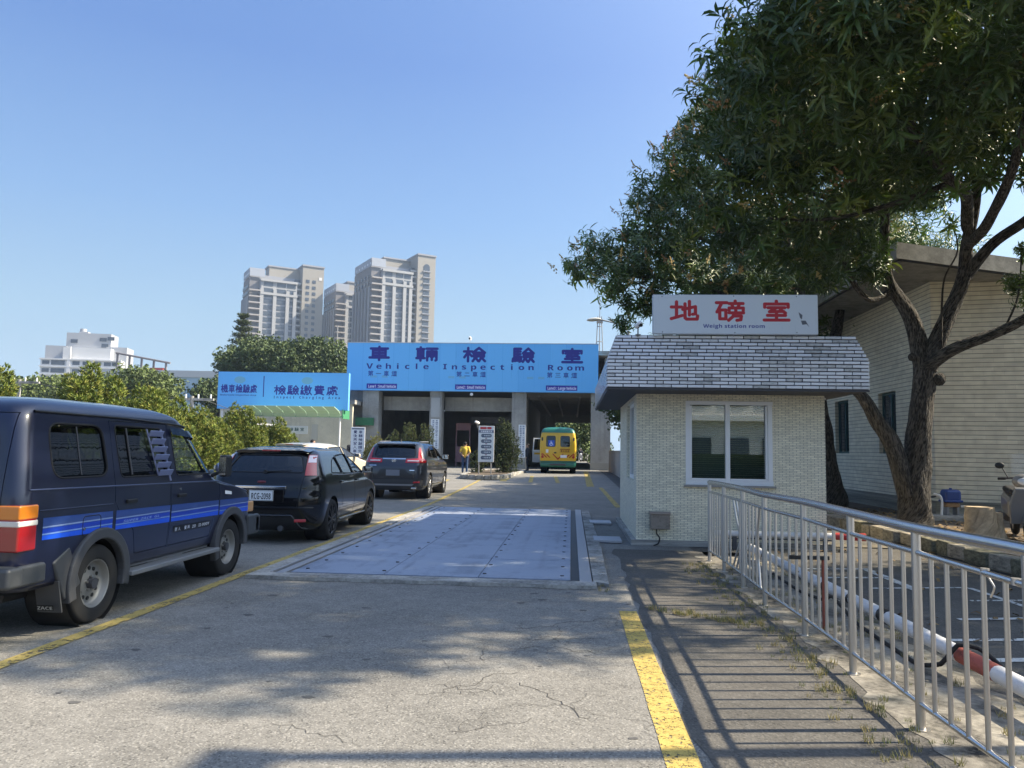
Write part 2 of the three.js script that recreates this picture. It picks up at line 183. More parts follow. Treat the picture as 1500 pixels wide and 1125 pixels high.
// ---------------------------------------------------------------- lettering: strokes on a 100 x 100 square
const GL = {
  '車': '10,15 90,15|20,28 80,28 80,66 20,66 20,28|20,47 80,47|5,80 95,80|50,3 50,98',
  '木': '0,28 100,28|50,3 50,98|50,32 5,70|54,36 96,62',
  '僉': '50,3 5,36|50,3 95,36|30,36 70,36|12,46 42,46 42,64 12,64 12,46|58,46 88,46 88,64 58,64 58,46|27,66 5,97|27,74 46,96|73,66 52,97|73,74 96,96',
  '馬': '20,5 20,62 88,62 84,92 72,96|20,5 85,5|20,24 80,24|20,43 80,43|52,5 52,62|8,75 4,94|26,74 28,92|44,73 48,90|62,72 67,88',
  '兩': '2,12 98,12|8,96 8,32 92,32 92,92 84,96|50,12 50,92|28,42 16,70|28,46 41,70|72,42 60,70|72,46 85,70',
  '室': '50,2 50,14|8,32 8,16 92,16 92,32|20,34 80,34|48,36 25,54 75,52|64,44 82,60|18,72 82,72|50,54 50,94|6,95 94,95',
  '第': '22,2 8,22|14,12 45,12|28,14 34,24|68,2 56,20|62,12 95,12|76,14 82,24|14,32 82,32 82,48 16,48 14,66 88,66 84,86 74,88|50,26 50,98|48,66 10,94',
  '一': '5,50 95,50', '二': '15,25 85,25|4,80 96,80', '三': '10,15 90,15|18,48 82,48|3,85 97,85',
  '道': '12,8 22,20|4,34 22,34 14,66|2,96 18,78 40,92 98,94|48,3 54,14|80,3 72,14|32,17 98,17|64,17 58,28|44,28 88,28 88,82 44,82 44,28|44,46 88,46|44,64 88,64',
  '幾': '20,5 6,22 28,22 6,42 34,40|74,5 60,22 84,22 60,42 90,40|0,54 98,54|46,4 52,60 74,92 97,94 97,82|88,66 42,96|14,54 2,96|14,66 34,84',
  '處': '50,2 50,16|50,9 80,9|92,34 92,20 14,20 14,60 4,96|30,34 70,28|48,22 48,46 80,46|34,52 18,82|30,60 52,60 22,98|28,70 58,94|64,58 62,82 56,96|64,58 84,58 84,92 96,92',
  '糸': '55,2 20,28 70,28 15,60 85,56|50,60 50,96|20,70 10,92|75,70 92,90',
  '敫': '50,0 40,10|20,12 80,12 80,42 20,42 20,12|20,27 80,27|50,46 50,54|5,56 95,56|40,58 34,80 8,98|38,72 84,72 78,94 62,96',
  '攵': '40,2 10,40|28,24 95,24|76,26 50,70 5,98|25,40 55,76 96,98',
  '費': '14,8 86,8 86,22 16,22 12,38 92,38 88,46|38,0 34,40 14,50|62,0 62,48|24,50 76,50 76,84 24,84 24,50|24,61 76,61|24,73 76,73|38,86 10,98|62,86 90,98',
  '地': '2,32 40,32|21,6 21,80|2,90 42,74|44,44 90,30 90,66 80,68|68,4 68,72|52,16 52,86 58,92 96,92 98,76',
  '磅': '0,10 38,10|20,10 2,56|12,46 34,46 34,90 12,90 12,46|68,2 68,12|46,14 96,14|56,20 60,32|82,20 78,32|46,48 46,36 97,36 97,48|70,46 70,56|46,60 98,60|64,60 60,78 44,97|62,76 90,76 88,94 74,97',
  '言': '48,2 58,10|0,16 100,16|16,32 88,32|16,46 88,46|16,60 88,60 88,94 16,94 16,60',
  '青': '8,12 92,12|14,26 86,26|0,42 100,42|50,2 50,42|20,96 20,54 82,54 82,90 72,96|20,68 82,68|20,82 82,82',
  '先': '24,6 10,36|20,22 86,22|52,2 52,50|4,50 96,50|38,52 32,80 6,97|62,52 62,90 96,92 96,78',
  '後': '24,2 4,26|28,26 4,54|18,46 18,98|62,2 44,20 70,20 40,44 88,40|78,30 92,46|58,48 40,74|54,60 86,60 36,98|48,66 94,98',
  '再': '6,8 94,8|20,98 20,26 80,26 80,90 72,97|50,8 50,66|20,46 80,46|2,66 98,66',
  '登': '8,8 40,8 6,44|20,20 32,30|62,2 96,40|84,4 68,18|94,20 78,30|30,38 70,38|26,48 74,48 74,66 26,66 26,48|34,72 40,84|66,72 60,84|8,94 92,94',
  '入': '40,4 52,14 44,50 4,96|50,20 62,64 97,96',
};
const PARTS = { '輛': [['車', 0, 42], ['兩', 48, 100]], '檢': [['木', 0, 38], ['僉', 38, 100]], '驗': [['馬', 0, 46], ['僉', 46, 100]], '機': [['木', 0, 36], ['幾', 40, 100]], '繳': [['糸', 0, 30], ['敫', 32, 65], ['攵', 64, 100]], '請': [['言', 0, 36], ['青', 44, 100]] };
function glyph(c, ch, x, y, w, h, lw) {
  c.lineWidth = lw; c.lineCap = 'round'; c.lineJoin = 'round';
  for (const [k, a, b] of PARTS[ch] || [[ch, 0, 100]]) for (const st of (GL[k] || '').split('|')) { c.beginPath(); st.split(' ').forEach((p, i) => { const [u, v] = p.split(',').map(Number), X = x + w * (a + (b - a) * u / 100) / 100, Y = y + h * v / 100; i ? c.lineTo(X, Y) : c.moveTo(X, Y); }); c.stroke(); }
}
function spaced(c, s, x0, x1, y, font, sx = 1) { c.font = font; c.textBaseline = 'middle'; c.textAlign = 'center'; const n = s.length; for (let i = 0; i < n; i++) { c.save(); c.translate(lerp(x0, x1, i / (n - 1)), y); c.scale(sx, 1); c.fillText(s[i], 0, 0); c.restore(); } }
function fitText(c, s, x0, x1, y, px, weight = 'bold', colour) { if (colour) c.fillStyle = colour; c.font = weight + ' ' + px + 'px sans-serif'; c.textBaseline = 'middle'; c.textAlign = 'left'; c.save(); c.translate(x0, y); c.scale((x1 - x0) / c.measureText(s).width, 1); c.fillText(s, 0, 0); c.restore(); }
const printed = (tex, o = {}) => new THREE.MeshStandardMaterial({ map: tex, roughness: 0.55, ...o });
const plane = (w, h, x, y, z, ry = 0, rx = 0) => T(new THREE.PlaneGeometry(w, h), x, y, z, ry, rx);
// worn look of sheet metal and boards
function wear(c, w, h, n, seed, col, a) { const R = rng(seed); for (let i = 0; i < n; i++) { c.globalAlpha = a * R(); c.fillStyle = col; const x = R() * w, y = R() * h; c.fillRect(x, y, 1 + R() * 3, 2 + R() * R() * h * 0.35); } c.globalAlpha = 1; }
// ---------------------------------------------------------------- weigh station booth
{
  const b = thing('weigh_station_booth', 'cream tiled weigh station booth with white brick fascia beside the steel railing', 'booth', [2.57, 0, -14.9]);
  const tile = (() => { const R = rng(120), n = 512, tone = new Float32Array(64 * 64).map(() => 0.86 + 0.22 * R()); return dataTex(n, (u, v, x, y) => { const row = Math.floor(y / 8), sh = row % 2 ? 16 : 0, X = (x + sh) % n, j = y % 8 < 1 || X % 32 < 1.5; const t = tone[(row % 64) * 64 + Math.floor(X / 32)] * (0.93 + 0.14 * nB(u, v)); return j ? [0.26, 0.24, 0.2] : [0.84 * t, 0.785 * t, 0.60 * t]; }); })();
  const tileB = dataTex(512, (u, v, x, y) => { const row = Math.floor(y / 8), sh = row % 2 ? 16 : 0, X = (x + sh) % 512; return y % 8 < 1 || X % 32 < 1.5 ? 0 : 1; }, false);
  // a 512 px tile is 64 rows of 28 mm = 1.8 m, each tile 0.112 m long
  const tm = new THREE.MeshStandardMaterial({ map: rep(tile, 1 / 1.8), bumpMap: rep(tileB, 1 / 1.8), bumpScale: 0.003, roughness: 0.5 });
  // local: x -1.5..1.53, z front 2.06, back -2.1
  const x0 = -1.5, x1 = 1.53, zf = 2.06, zb = -2.1, H = 2.56;
  const fr = extr([[x0, 0.06], [x1, 0.06], [x1, H], [x0, H]], 0.16, [[[-0.7, 0.99], [0.69, 0.99], [0.69, 2.36], [-0.7, 2.36]]]); fr.translate(0, 0, zf - 0.16);
  const lf = extr([[-zf + 0.16, 0.06], [-zb, 0.06], [-zb, H], [-zf + 0.16, H]], 0.16, [[[-1.55, 1.02], [0.2, 1.02], [0.2, 2.4], [-1.55, 2.4]]]); lf.rotateY(Math.PI / 2); lf.translate(x0, 0, 0);
  const wallG = [fr, lf, box(0.16, H - 0.06, 4.0, x1 - 0.08, H / 2 + 0.03, -0.1), box(2.7, H - 0.06, 0.16, 0, H / 2 + 0.03, zb + 0.08)].map(g => boxUV(prep(g)));
  obj('wall', wallG, tm, b);
  obj('plinth', [box(3.2, 0.09, 4.3, 0.015, 0.045, -0.02)], M.conc, b);
  obj('floor', box(2.7, 0.05, 3.8, 0, 0.12, 0), M.darkgrey, b);
  obj('ceiling', box(2.75, 0.05, 3.9, 0, H - 0.05, 0), S(0.5, 0.5, 0.48), b);
  // front window
  const wf = obj('window_frame', [box(1.4, 0.075, 0.09, 0, 1.03, zf - 0.03), box(1.4, 0.06, 0.09, 0, 2.33, zf - 0.03), box(0.07, 1.24, 0.09, -0.665, 1.685, zf - 0.03), box(0.07, 1.24, 0.09, 0.655, 1.685, zf - 0.03), box(0.07, 1.24, 0.07, -0.02, 1.685, zf - 0.03), box(0.6, 0.03, 0.05, -0.35, 1.085, zf - 0.02), box(0.6, 0.03, 0.05, 0.32, 1.085, zf - 0.02), box(0.03, 1.2, 0.05, 0.6, 1.685, zf - 0.02), box(0.03, 1.2, 0.05, -0.615, 1.685, zf - 0.02)], M.white, b);
  const gl = PH(0.75, 0.82, 0.8, { transmission: 1, thickness: 0, roughness: 0.01, ior: 2.3 });
  for (const x of [-0.335, 0.31]) obj('pane', box(0.6, 1.22, 0.006, x, 1.685, zf - 0.045), gl, wf);
  obj('window_sill', rbox(1.46, 0.03, 0.2, 0.006, 0, 0.975, zf - 0.02), S(0.30, 0.29, 0.27), b);
  const bl = []; for (let i = 0; i < 34; i++) bl.push(T(new THREE.BoxGeometry(0.66, 0.003, 0.03), 0.33, 1.1 + i * 0.036, zf - 0.25, 0, 0.7)); for (let i = 0; i < 34; i++) bl.push(T(new THREE.BoxGeometry(0.62, 0.003, 0.03), -0.34, 1.1 + i * 0.036, zf - 0.25, 0, 1.2));
  const blo = obj('blind', bl, S(0.22, 0.24, 0.2), b); blo.userData.kind = 'stuff';
  // side window
  const sw = obj('window_frame', [box(0.07, 0.07, 1.75, x0 + 0.1, 1.055, 0.675), box(0.07, 0.07, 1.75, x0 + 0.1, 2.365, 0.675), box(0.07, 1.24, 0.07, x0 + 0.1, 1.71, 1.515), box(0.07, 1.24, 0.07, x0 + 0.1, 1.71, -0.165), box(0.06, 1.24, 0.07, x0 + 0.1, 1.71, 0.68)], M.white, b);
  for (const z of [0.27, 1.09]) obj('pane', box(0.006, 1.24, 0.76, x0 + 0.1, 1.71, z), gl, sw);
  // canopy: concrete slab, mansard faced with glazed bricks
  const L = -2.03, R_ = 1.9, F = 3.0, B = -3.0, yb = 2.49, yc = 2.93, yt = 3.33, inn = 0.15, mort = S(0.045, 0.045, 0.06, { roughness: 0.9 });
  const prof = (k) => [[L + k, yb], [R_ - k, yb], [R_ - k, yc], [R_ - inn - k, yt], [L + inn + k, yt], [L + k, yc]];
  const hull = extr(prof(0.018), F - B - 0.3); hull.translate(0, 0, B + 0.15 - 0.0);
  // front and back slopes
  const cor = (x, y, z) => [x, y, z], fz = F - 0.018, q = [cor(L + 0.018, yb, fz), cor(R_ - 0.018, yb, fz), cor(R_ - 0.018, yc, fz), cor(L + 0.018, yc, fz), cor(L + inn, yt, fz - inn), cor(R_ - inn, yt, fz - inn)];
  const hp = []; const quad = (a, b2, c2, d2) => hp.push(...a, ...b2, ...c2, ...a, ...c2, ...d2); quad(q[0], q[1], q[2], q[3]); quad(q[3], q[2], q[5], q[4]); quad([L + 0.018, yb, fz], [L + 0.018, yb, fz - 0.2], [R_ - 0.018, yb, fz - 0.2], [R_ - 0.018, yb, fz]); quad([L + 0.018, yb, fz - 0.2], [L + 0.018, yb, fz], [L + 0.018, yc, fz], [L + 0.018, yc, fz - 0.2]); quad([R_ - 0.018, yb, fz], [R_ - 0.018, yb, fz - 0.2], [R_ - 0.018, yc, fz - 0.2], [R_ - 0.018, yc, fz]); quad([L + 0.018, yc, fz - 0.2], [L + 0.018, yc, fz], [L + inn, yt, fz - inn], [L + inn, yt, fz - 0.2]); quad([R_ - 0.018, yc, fz], [R_ - 0.018, yc, fz - 0.2], [R_ - inn, yt, fz - 0.2], [R_ - inn, yt, fz - inn]); quad(q[4], q[5], [R_ - inn, yt, fz - 0.2], [L + inn, yt, fz - 0.2]);
  const hg = new THREE.BufferGeometry(); hg.setAttribute('position', new THREE.Float32BufferAttribute(hp, 3)); hg.computeVertexNormals();
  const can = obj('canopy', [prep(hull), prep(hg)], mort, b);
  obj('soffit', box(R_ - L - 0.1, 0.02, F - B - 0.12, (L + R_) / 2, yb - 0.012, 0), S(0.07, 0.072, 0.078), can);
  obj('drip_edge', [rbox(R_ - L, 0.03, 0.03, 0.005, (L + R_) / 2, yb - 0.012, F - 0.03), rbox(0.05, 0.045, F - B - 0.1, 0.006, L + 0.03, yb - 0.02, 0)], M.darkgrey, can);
  const R = rng(131), tones = [0, 1, 2, 3, 4, 5].map(i => PH(0.84 - i * 0.06, 0.84 - i * 0.06, 0.85 - i * 0.065, { roughness: 0.28, map: mottle(128, [1, 1, 1], 0.2 + 0.2 * i, 0.14 + 0.08 * i, 140 + i), clearcoat: 0.4 }));
  const bl0 = 0.245, hh = 0.0465, pitch = 0.0557, geo = new Map();
  const bg = (l, tilt) => { const k = l.toFixed(3) + tilt; if (!geo.has(k)) { const g = rbox(l, hh - 0.006, 0.022, 0.004); const u = g.attributes.uv; geo.set(k, g); } return geo.get(k); };
  const side = [];
  for (let row = 0; row < 15; row++) {
    const vert = row < 8, k = vert ? 0 : (row - 8 + 0.5) / 7, y = vert ? yb + 0.012 + (row + 0.4) * pitch * 0.97 : lerp(yc, yt, k), ins = vert ? 0 : inn * k, a0 = L + ins, a1 = R_ - ins, zz = F - ins - 0.004;
    let x = a0 - (row % 2 ? bl0 / 2 : 0); const tilt = vert ? 0 : -Math.atan2(inn, yt - yc);
    while (x < a1 - 0.02) { const s = Math.max(x, a0), e = Math.min(x + bl0, a1); if (e - s > 0.03) { const m = obj('brick', bg(e - s - 0.013, tilt), tones[Math.floor(Math.pow(R(), 2.6) * 6)], can); m.position.set((s + e) / 2, y + (R() - 0.5) * 0.002, zz + (R() - 0.5) * 0.003); m.rotation.set(tilt, 0, (R() - 0.5) * 0.004); } x += bl0; }
    for (const sx of [-1, 1]) { let z = F - ins - 0.03; let first = row % 2 ? bl0 / 2 : bl0; while (z > B + 0.1) { const l = Math.min(first, z - B - 0.05); first = bl0; const g = rbox(l - 0.013, hh - 0.006, 0.022, 0.004); if (tilt) g.rotateX(tilt); g.rotateY(sx * Math.PI / 2); g.translate(sx < 0 ? a0 + 0.004 : a1 - 0.004, y, z - l / 2); side.push(prep(g)); z -= l; } }
  }
  const so = obj('side_bricks', side, tones[1], can); so.userData.kind = 'stuff';
  obj('roof_deck', box(R_ - L - 0.34, 0.04, 5.4, (L + R_) / 2, yt - 0.05, -0.05), M.conc, can);
  const wl = obj('wall_lamp_tube', rod([x1 + 0.05, yb - 0.06, 1.9], [x1 + 0.05, yb - 0.05, 0.2], 0.02), M.white, b);
  // meter box and its cable
  const mb = thing('meter_box', 'small weathered steel junction box low on the booth wall', 'junction box', [1.44, 0.40, -12.80]);
  obj('case', rbox(0.31, 0.25, 0.15, 0.01, 0, 0, 0.06), S(0.30, 0.26, 0.22, { metalness: 0.5, roughness: 0.6, map: mottle(128, [1, 1, 1], 0.5, 0.3, 150) }), mb); obj('lid', rbox(0.33, 0.04, 0.18, 0.008, 0, 0.13, 0.065), S(0.34, 0.29, 0.25, { metalness: 0.5, roughness: 0.55 }), mb); obj('cable', tube([[-0.05, -0.12, 0.05], [-0.05, -0.2, 0.06], [0.0, -0.27, 0.05], [-0.02, -0.36, 0.04], [-0.1, -0.40, 0.05]], 0.012), M.black, mb);
  // sign on the canopy
  const sg = thing('booth_sign', 'white board with red Chinese characters on top of the booth', 'sign', [2.49, 3.33, -11.99]);
  const W = 2.5, HH = 0.62; const face = canvasTex(1600, 400, (c, w, h) => {
    c.fillStyle = '#d2dae0'; c.fillRect(0, 0, w, h); wear(c, w, h, 60, 7, '#98a4ac', 0.25);
    c.strokeStyle = '#b8232f'; ['地', '磅', '室'].forEach((k, i) => glyph(c, k, 172 + i * 449, 58, 270, 210, 33)); fitText(c, 'Weigh station room', 490, 1095, 322, 52, 'bold', '#2a2f86');
    c.fillStyle = '#5c6068'; for (const p of [[1418, 175, 1455, 205, 1450, 250, 1432, 235], [1440, 262, 1485, 262, 1520, 330, 1495, 300, 1452, 305]]) { c.beginPath(); for (let i = 0; i < p.length; i += 2) c.lineTo(p[i], p[i + 1]); c.fill(); }
    c.fillStyle = '#333'; for (const [x, y] of [[85, 14], [790, 10], [1400, 14], [90, 386], [800, 390], [1400, 386], [615, 85]]) { c.beginPath(); c.arc(x, y, 5, 0, 7); c.fill(); }
  });
  obj('board', rbox(W, HH, 0.09, 0.01, 0, HH / 2 + 0.005, 0), S(0.52, 0.56, 0.6), sg); obj('face', plane(W - 0.02, HH - 0.02, 0, HH / 2 + 0.005, 0.0475), printed(face), sg);
  for (const x of [-0.95, 0, 0.95]) obj('bracket', [rod([x, 0.0, -0.5], [x, 0.45, -0.05], 0.015), rod([x, -0.02, -0.06], [x, 0.55, -0.06], 0.015)], M.grey, sg);
  camera_on([1.02, 3.33, -12.02], 0.3, 'small white security camera on the roof edge of the booth', 0.9);
}
function camera_on([x, y, z], turn, label, s = 1) { const t = thing('security_camera', label, 'camera', [x, y, z], turn, 'security cameras'); obj('stand', [rod([0, -0.03, 0], [0, 0.14 * s, 0], 0.012), rbox(0.07, 0.02, 0.07, 0.004, 0, 0.0, 0)], M.grey, t); obj('housing', [T(new THREE.CapsuleGeometry(0.045 * s, 0.13 * s, 4, 10), 0, 0.17 * s, 0.02, 0, 1.35)], M.white, t); obj('lens', rod([0, 0.155 * s, 0.1 * s], [0, 0.145 * s, 0.15 * s], 0.03 * s, 12), M.black, t); return t; }
// ---------------------------------------------------------------- railing
{
  const r = thing('railing', 'stainless steel pedestrian railing running from the foreground to the booth', 'railing', [1.95, 0, -7.2]);
  const zs = [-1.4, -2.45, -3.5, -4.55, -5.62, -6.73, -7.98, -9.0, -10.15, -11.1].map(z => z + 7.2), R = rng(160);
  const A = z => 1.1 + (z + 7.2 > 6 ? 0 : 0), lean = z => 0.012 * Math.sin(z * 1.7);
  const top = zs.map(z => [lean(z), 1.105 + 0.006 * Math.sin(z * 2.1), z]), mid = zs.map(z => [lean(z), 0.965 + 0.004 * Math.sin(z * 3), z]), bot = zs.map(z => [lean(z), 0.145, z]);
  obj('top_rail', tube(top, 0.0315, 80, 14), M.steel, r); for (let i = 0; i < zs.length - 1; i++) { obj('mid_rail', rod(mid[i], mid[i + 1], 0.0165, 10), M.steel, r); obj('bottom_rail', rod(bot[i], bot[i + 1], 0.0165, 10), M.steel, r); }
  zs.forEach((z, i) => obj('post', [rod([lean(z), 0, z], [lean(z), 1.09, z], 0.0255, 14), rod([lean(z), 0, z], [lean(z), 0.012, z], 0.05, 14)], M.steelD, r));
  for (let i = 0; i < zs.length - 1; i++) { const n = 5; for (let k = 1; k <= n; k++) { const z = lerp(zs[i], zs[i + 1], k / (n + 1)) + (R() - 0.5) * 0.015, x = lean(z); let g = rod([x, 0.145, z], [x, 0.96, z], 0.0125, 9); if (i === 7 && (k === 2 || k === 3)) g = tube([[x, 0.96, z], [x + 0.03, 0.72, z + 0.05], [x + 0.07, 0.5, z + 0.07], [x + 0.03, 0.3, z + 0.02], [x, 0.145, z - 0.02]], 0.0125, 20, 8); if (i === 6 && k === 1) g = tube([[x, 0.96, z], [x - 0.01, 0.7, z - 0.06], [x, 0.4, z - 0.07], [x, 0.145, z]], 0.0125, 20, 8); obj('baluster', g, M.steelD, r); } }
  const c1 = obj('clamp', [rod([0, 0.95, zs[2] - 0.09], [0, 0.98, zs[2] - 0.09], 0.022, 10), rod([0, 0.95, zs[2] - 0.35], [0, 0.985, zs[2] - 0.35], 0.02, 10), tube([[0.01, 0.95, zs[2] - 0.35], [0.03, 0.9, zs[2] - 0.33], [0.02, 0.85, zs[2] - 0.345]], 0.005)], M.steelD, r);
  // boom barrier arm lying behind the railing
  const t = thing('barrier_arm', 'white barrier pole with red bands lying behind the railing', 'barrier pole', [2.66, 0, -8.2]);
  const R0 = [[0.02, 0.14, 5.6], [0, 0.15, 1.2], [-0.02, 0.13, -3.5]], P = k => { const z = lerp(5.6, -3.5, k); return [0.02 - k * 0.04, 0.15 + 0.012 * Math.sin(k * 5), z]; };
  let k = 0; const segs = [[0.05, 1], [0.10, 0], [0.2, 1], [0.28, 0], [0.33, 1], [0.46, 0], [0.475, 2], [1, 0]]; const pw = S(0.62, 0.62, 0.62, { roughness: 0.5, map: mottle(256, [1, 1, 1], 0.3, 0.2, 171) }), pr = S(0.36, 0.085, 0.06, { roughness: 0.7, map: mottle(256, [1, 1, 1], 0.6, 0.5, 173) });
  for (const [e, c] of segs) { obj(c === 1 ? 'red_band' : c === 2 ? 'joint' : 'pole', rod(P(k), P(e), c === 2 ? 0.062 : 0.055, 14), c === 1 ? pr : c === 2 ? M.black : pw, t); k = e; }
  for (const z of [4.2, 0.6, -3.0]) obj('support', [box(0.05, 0.11, 0.06, 0, 0.055, z), box(0.16, 0.02, 0.1, 0, 0.01, z)], M.grey, t);
  for (const kk of [0.55, 0.63, 0.72, 0.82, 0.9]) obj('tape', rod(P(kk), P(kk + 0.006), 0.0575, 14), M.black, t);
  const h = thing('black_hose', 'black rubber hose lying along the barrier pole', 'hose', [2.6, 0, -6.6]); obj('hose', tube([[0.25, 0.03, 1.7], [0.22, 0.12, 1.3], [0.14, 0.23, 1.12], [0.02, 0.24, 1.05], [-0.07, 0.1, 1.0], [-0.1, 0.02, 0.7], [-0.09, 0.02, 0.2], [-0.1, 0.05, -0.5], [-0.1, 0.16, -1.1], [-0.06, 0.06, -1.5], [-0.09, 0.02, -2.2], [-0.07, 0.02, -3.4]], 0.016, 90, 7), M.rubber, h);
  // the second arm, across the foot of the booth
  const t2 = thing('barrier_arm', 'short white barrier pole with red tip lying across the booth foot', 'barrier pole', [3.4, 0, -12.62]);
  obj('pole', rod([-1.1, 0.24, 0], [0.75, 0.24, 0], 0.05, 14), pw, t2); obj('red_tip', rod([0.75, 0.24, 0], [1.2, 0.24, 0.05], 0.055, 14, 0.06), M.red, t2); obj('support', [box(0.06, 0.2, 0.06, -0.8, 0.1, 0), box(0.06, 0.2, 0.06, 0.6, 0.1, 0), box(1.6, 0.02, 0.05, -0.1, 0.17, 0)], M.darkgrey, t2);
  const pk = thing('red_stake', 'thin rusty red stake with dark plate behind the railing', 'stake', [2.13, 0, -6.95]); obj('stake', rod([0.05, 0, 0.0], [0.05, 0.62, 0], 0.012), S(0.2, 0.05, 0.03), pk); obj('plate', rbox(0.34, 0.035, 0.012, 0.003, -0.07, 0.62, 0.02), M.black, pk);
}
// ---------------------------------------------------------------- tiled building on the right, raised bed
{
  const k = thing('tiled_building', 'cream tiled building with deep concrete eaves behind the mango tree', 'building', [8.06, 0, -17.84]);
  const n = 512, R = rng(200), tone = new Float32Array(4096).map(() => 0.9 + 0.16 * R());
  const strip = dataTex(n, (u, v, x, y) => { const row = Math.floor(y / 16), m = y % 16 < 2, X = x + (row % 2) * 32, j = X % 64 < 1; const t = tone[(row % 32) * 8 + Math.floor(X / 64) % 8] * (0.9 + 0.2 * nB(u, v)); return m ? [0.19, 0.18, 0.145] : j ? [0.55, 0.51, 0.4] : [0.66 * t, 0.61 * t, 0.475 * t]; });
  const stripB = dataTex(n, (u, v, x, y) => (y % 16 < 2 ? 0 : (x + (Math.floor(y / 16) % 2) * 32) % 64 < 1 ? 0.5 : 1), false);
  const tm = new THREE.MeshStandardMaterial({ map: rep(strip, 1 / 3.2), bumpMap: rep(stripB, 1 / 3.2), bumpScale: 0.006, roughness: 0.6 });
  const y0 = 0.55, H = 5.6, D = 24, ry = -14 * Math.PI / 180;
  // left wall runs along the lane; windows are openings
  const wins = [[2.0, 3.1], [5.3, 6.45], [9.5, 10.7], [13.5, 14.7]];
  const lw = extr([[0, y0], [D, y0], [D, H], [0, H]], 0.25, wins.map(([a, b]) => [[a, 1.58], [b, 1.58], [b, 3.15], [a, 3.15]])); lw.rotateY(Math.PI / 2);
  obj('wall', [boxUV(prep(lw)), (() => { const g = boxUV(prep(extr([[0, y0], [9, y0], [9, 5.1], [0, 5.65]], 0.25))); g.translate(0, 0, -0.25); g.rotateY(ry); return g; })()], tm, k);
  obj('plinth', [box(0.27, y0 - 0.1, D, 0.12, (y0 + 0.1) / 2, -D / 2), T(box(9, y0 - 0.1, 0.27, 4.5, (y0 + 0.1) / 2, -0.115), 0, 0, 0, ry)], new THREE.MeshStandardMaterial({ color: 0xe0e2da, map: rep(concT, 0.4), roughness: 0.95 }), k);
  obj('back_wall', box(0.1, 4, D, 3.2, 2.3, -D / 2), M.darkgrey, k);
  const fm = S(0.02, 0.07, 0.075, { roughness: 0.5 });
  for (const [a, b] of wins) { const c = -(a + b) / 2, w = b - a; const f = obj('window', [box(0.08, 0.06, w, 0.14, 1.61, c), box(0.08, 0.06, w, 0.14, 3.12, c), box(0.08, 1.45, 0.05, 0.14, 2.365, c - w / 2 + 0.025), box(0.08, 1.45, 0.05, 0.14, 2.365, c + w / 2 - 0.025), box(0.06, 1.45, 0.05, 0.14, 2.365, c)], fm, k); for (const s of [-1, 1]) obj('pane', box(0.006, 1.42, w / 2 - 0.06, 0.15 + s * 0.01, 2.365, c + s * w / 4), M.glassD, f); }
  // roof slab with overhang: soffit and fascia
  const top = 0.34, A = [-1.47, 5.55, 1.84], B = [9.4, 4.95, -1.16], C = [9.4, 4.95, -D], E = [-1.47, 5.55, -D];
  const roofPts = (dy) => [A, B, C, E].map(p => [p[0], p[1] + dy, p[2]]);
  const lo = roofPts(0), hi = roofPts(top), pos = []; const Q = (a, b, c, d) => pos.push(...a, ...b, ...c, ...a, ...c, ...d);
  Q(lo[0], lo[3], lo[2], lo[1]); Q(hi[0], hi[1], hi[2], hi[3]); for (let i = 0; i < 4; i++) { const j = (i + 1) % 4; Q(lo[i], lo[j], hi[j], hi[i]); }
  const rg = new THREE.BufferGeometry(); rg.setAttribute('position', new THREE.Float32BufferAttribute(pos, 3)); rg.computeVertexNormals(); prep(rg); boxUV(rg);
  const rf = obj('roof', rg, new THREE.MeshStandardMaterial({ map: rep(mottle(512, [0.23, 0.225, 0.2], 0.5, 0.25, 211), 0.35), roughness: 0.95 }), k);
  obj('drip_groove', [rod([-1.4, 5.53, 1.77], [9.3, 4.94, -1.2], 0.025, 6), rod([-1.4, 5.53, 1.77], [-1.4, 5.53, -D], 0.025, 6)], M.black, rf);
  // raised bed with stone kerb
  const e = [[5.75, -9.0], [5.85, -11], [5.8, -13.6], [5.7, -16], [5.6, -22], [5.6, -40]];
  const bed = extr([[14, 4], [5.9, 4], [5.85, -6], ...e.map(p => [p[0] + 0.22, p[1]]), [8.1, -40], [14, -40]].map(([x, z]) => [x, -z]), 0.19).rotateX(-Math.PI / 2);
  struct('planting_bed', boxUV(prep(bed)), M.soil);
  const kb = thing('stone_kerb', 'mossy rough stone kerb along the raised bed by the tiled building', 'kerb', [5.8, 0, -14]);
  const km = [0, 1, 2].map(i => new THREE.MeshStandardMaterial({ map: rep(mottle(256, [[0.20, 0.185, 0.15], [0.16, 0.15, 0.10], [0.26, 0.23, 0.18]][i], 0.9, 0.5, 221 + i), 1.2), roughness: 1 }));
  let z = -2; const xr = zz => zz > -9 ? 5.78 : zz > -13.6 ? 5.8 : 5.7; while (z > -24) { const l = 0.35 + R() * 0.35; const g = rbox(0.24 + R() * 0.05, 0.2 + R() * 0.05, l - 0.02, 0.03, xr(z) - 5.8 + (R() - 0.5) * 0.04, 0.11, z - l / 2 + 14, (R() - 0.5) * 0.08, (R() - 0.5) * 0.05, (R() - 0.5) * 0.1); obj('stone', g, km[Math.floor(R() * 3)], kb); z -= l; }
  // leaf litter on the bed
  const ng = 900, lg = new THREE.PlaneGeometry(0.1, 0.036, 2, 1).rotateX(-Math.PI / 2); const lp = lg.attributes.position; for (let i = 0; i < lp.count; i++) if (lp.getX(i) === 0) lp.setY(i, 0.02); lg.computeVertexNormals();
  const im = new THREE.InstancedMesh(lg, S(1, 1, 1, { roughness: 1, side: THREE.DoubleSide }), ng), m4 = new THREE.Matrix4(), c = new THREE.Color(), eu = new THREE.Euler();
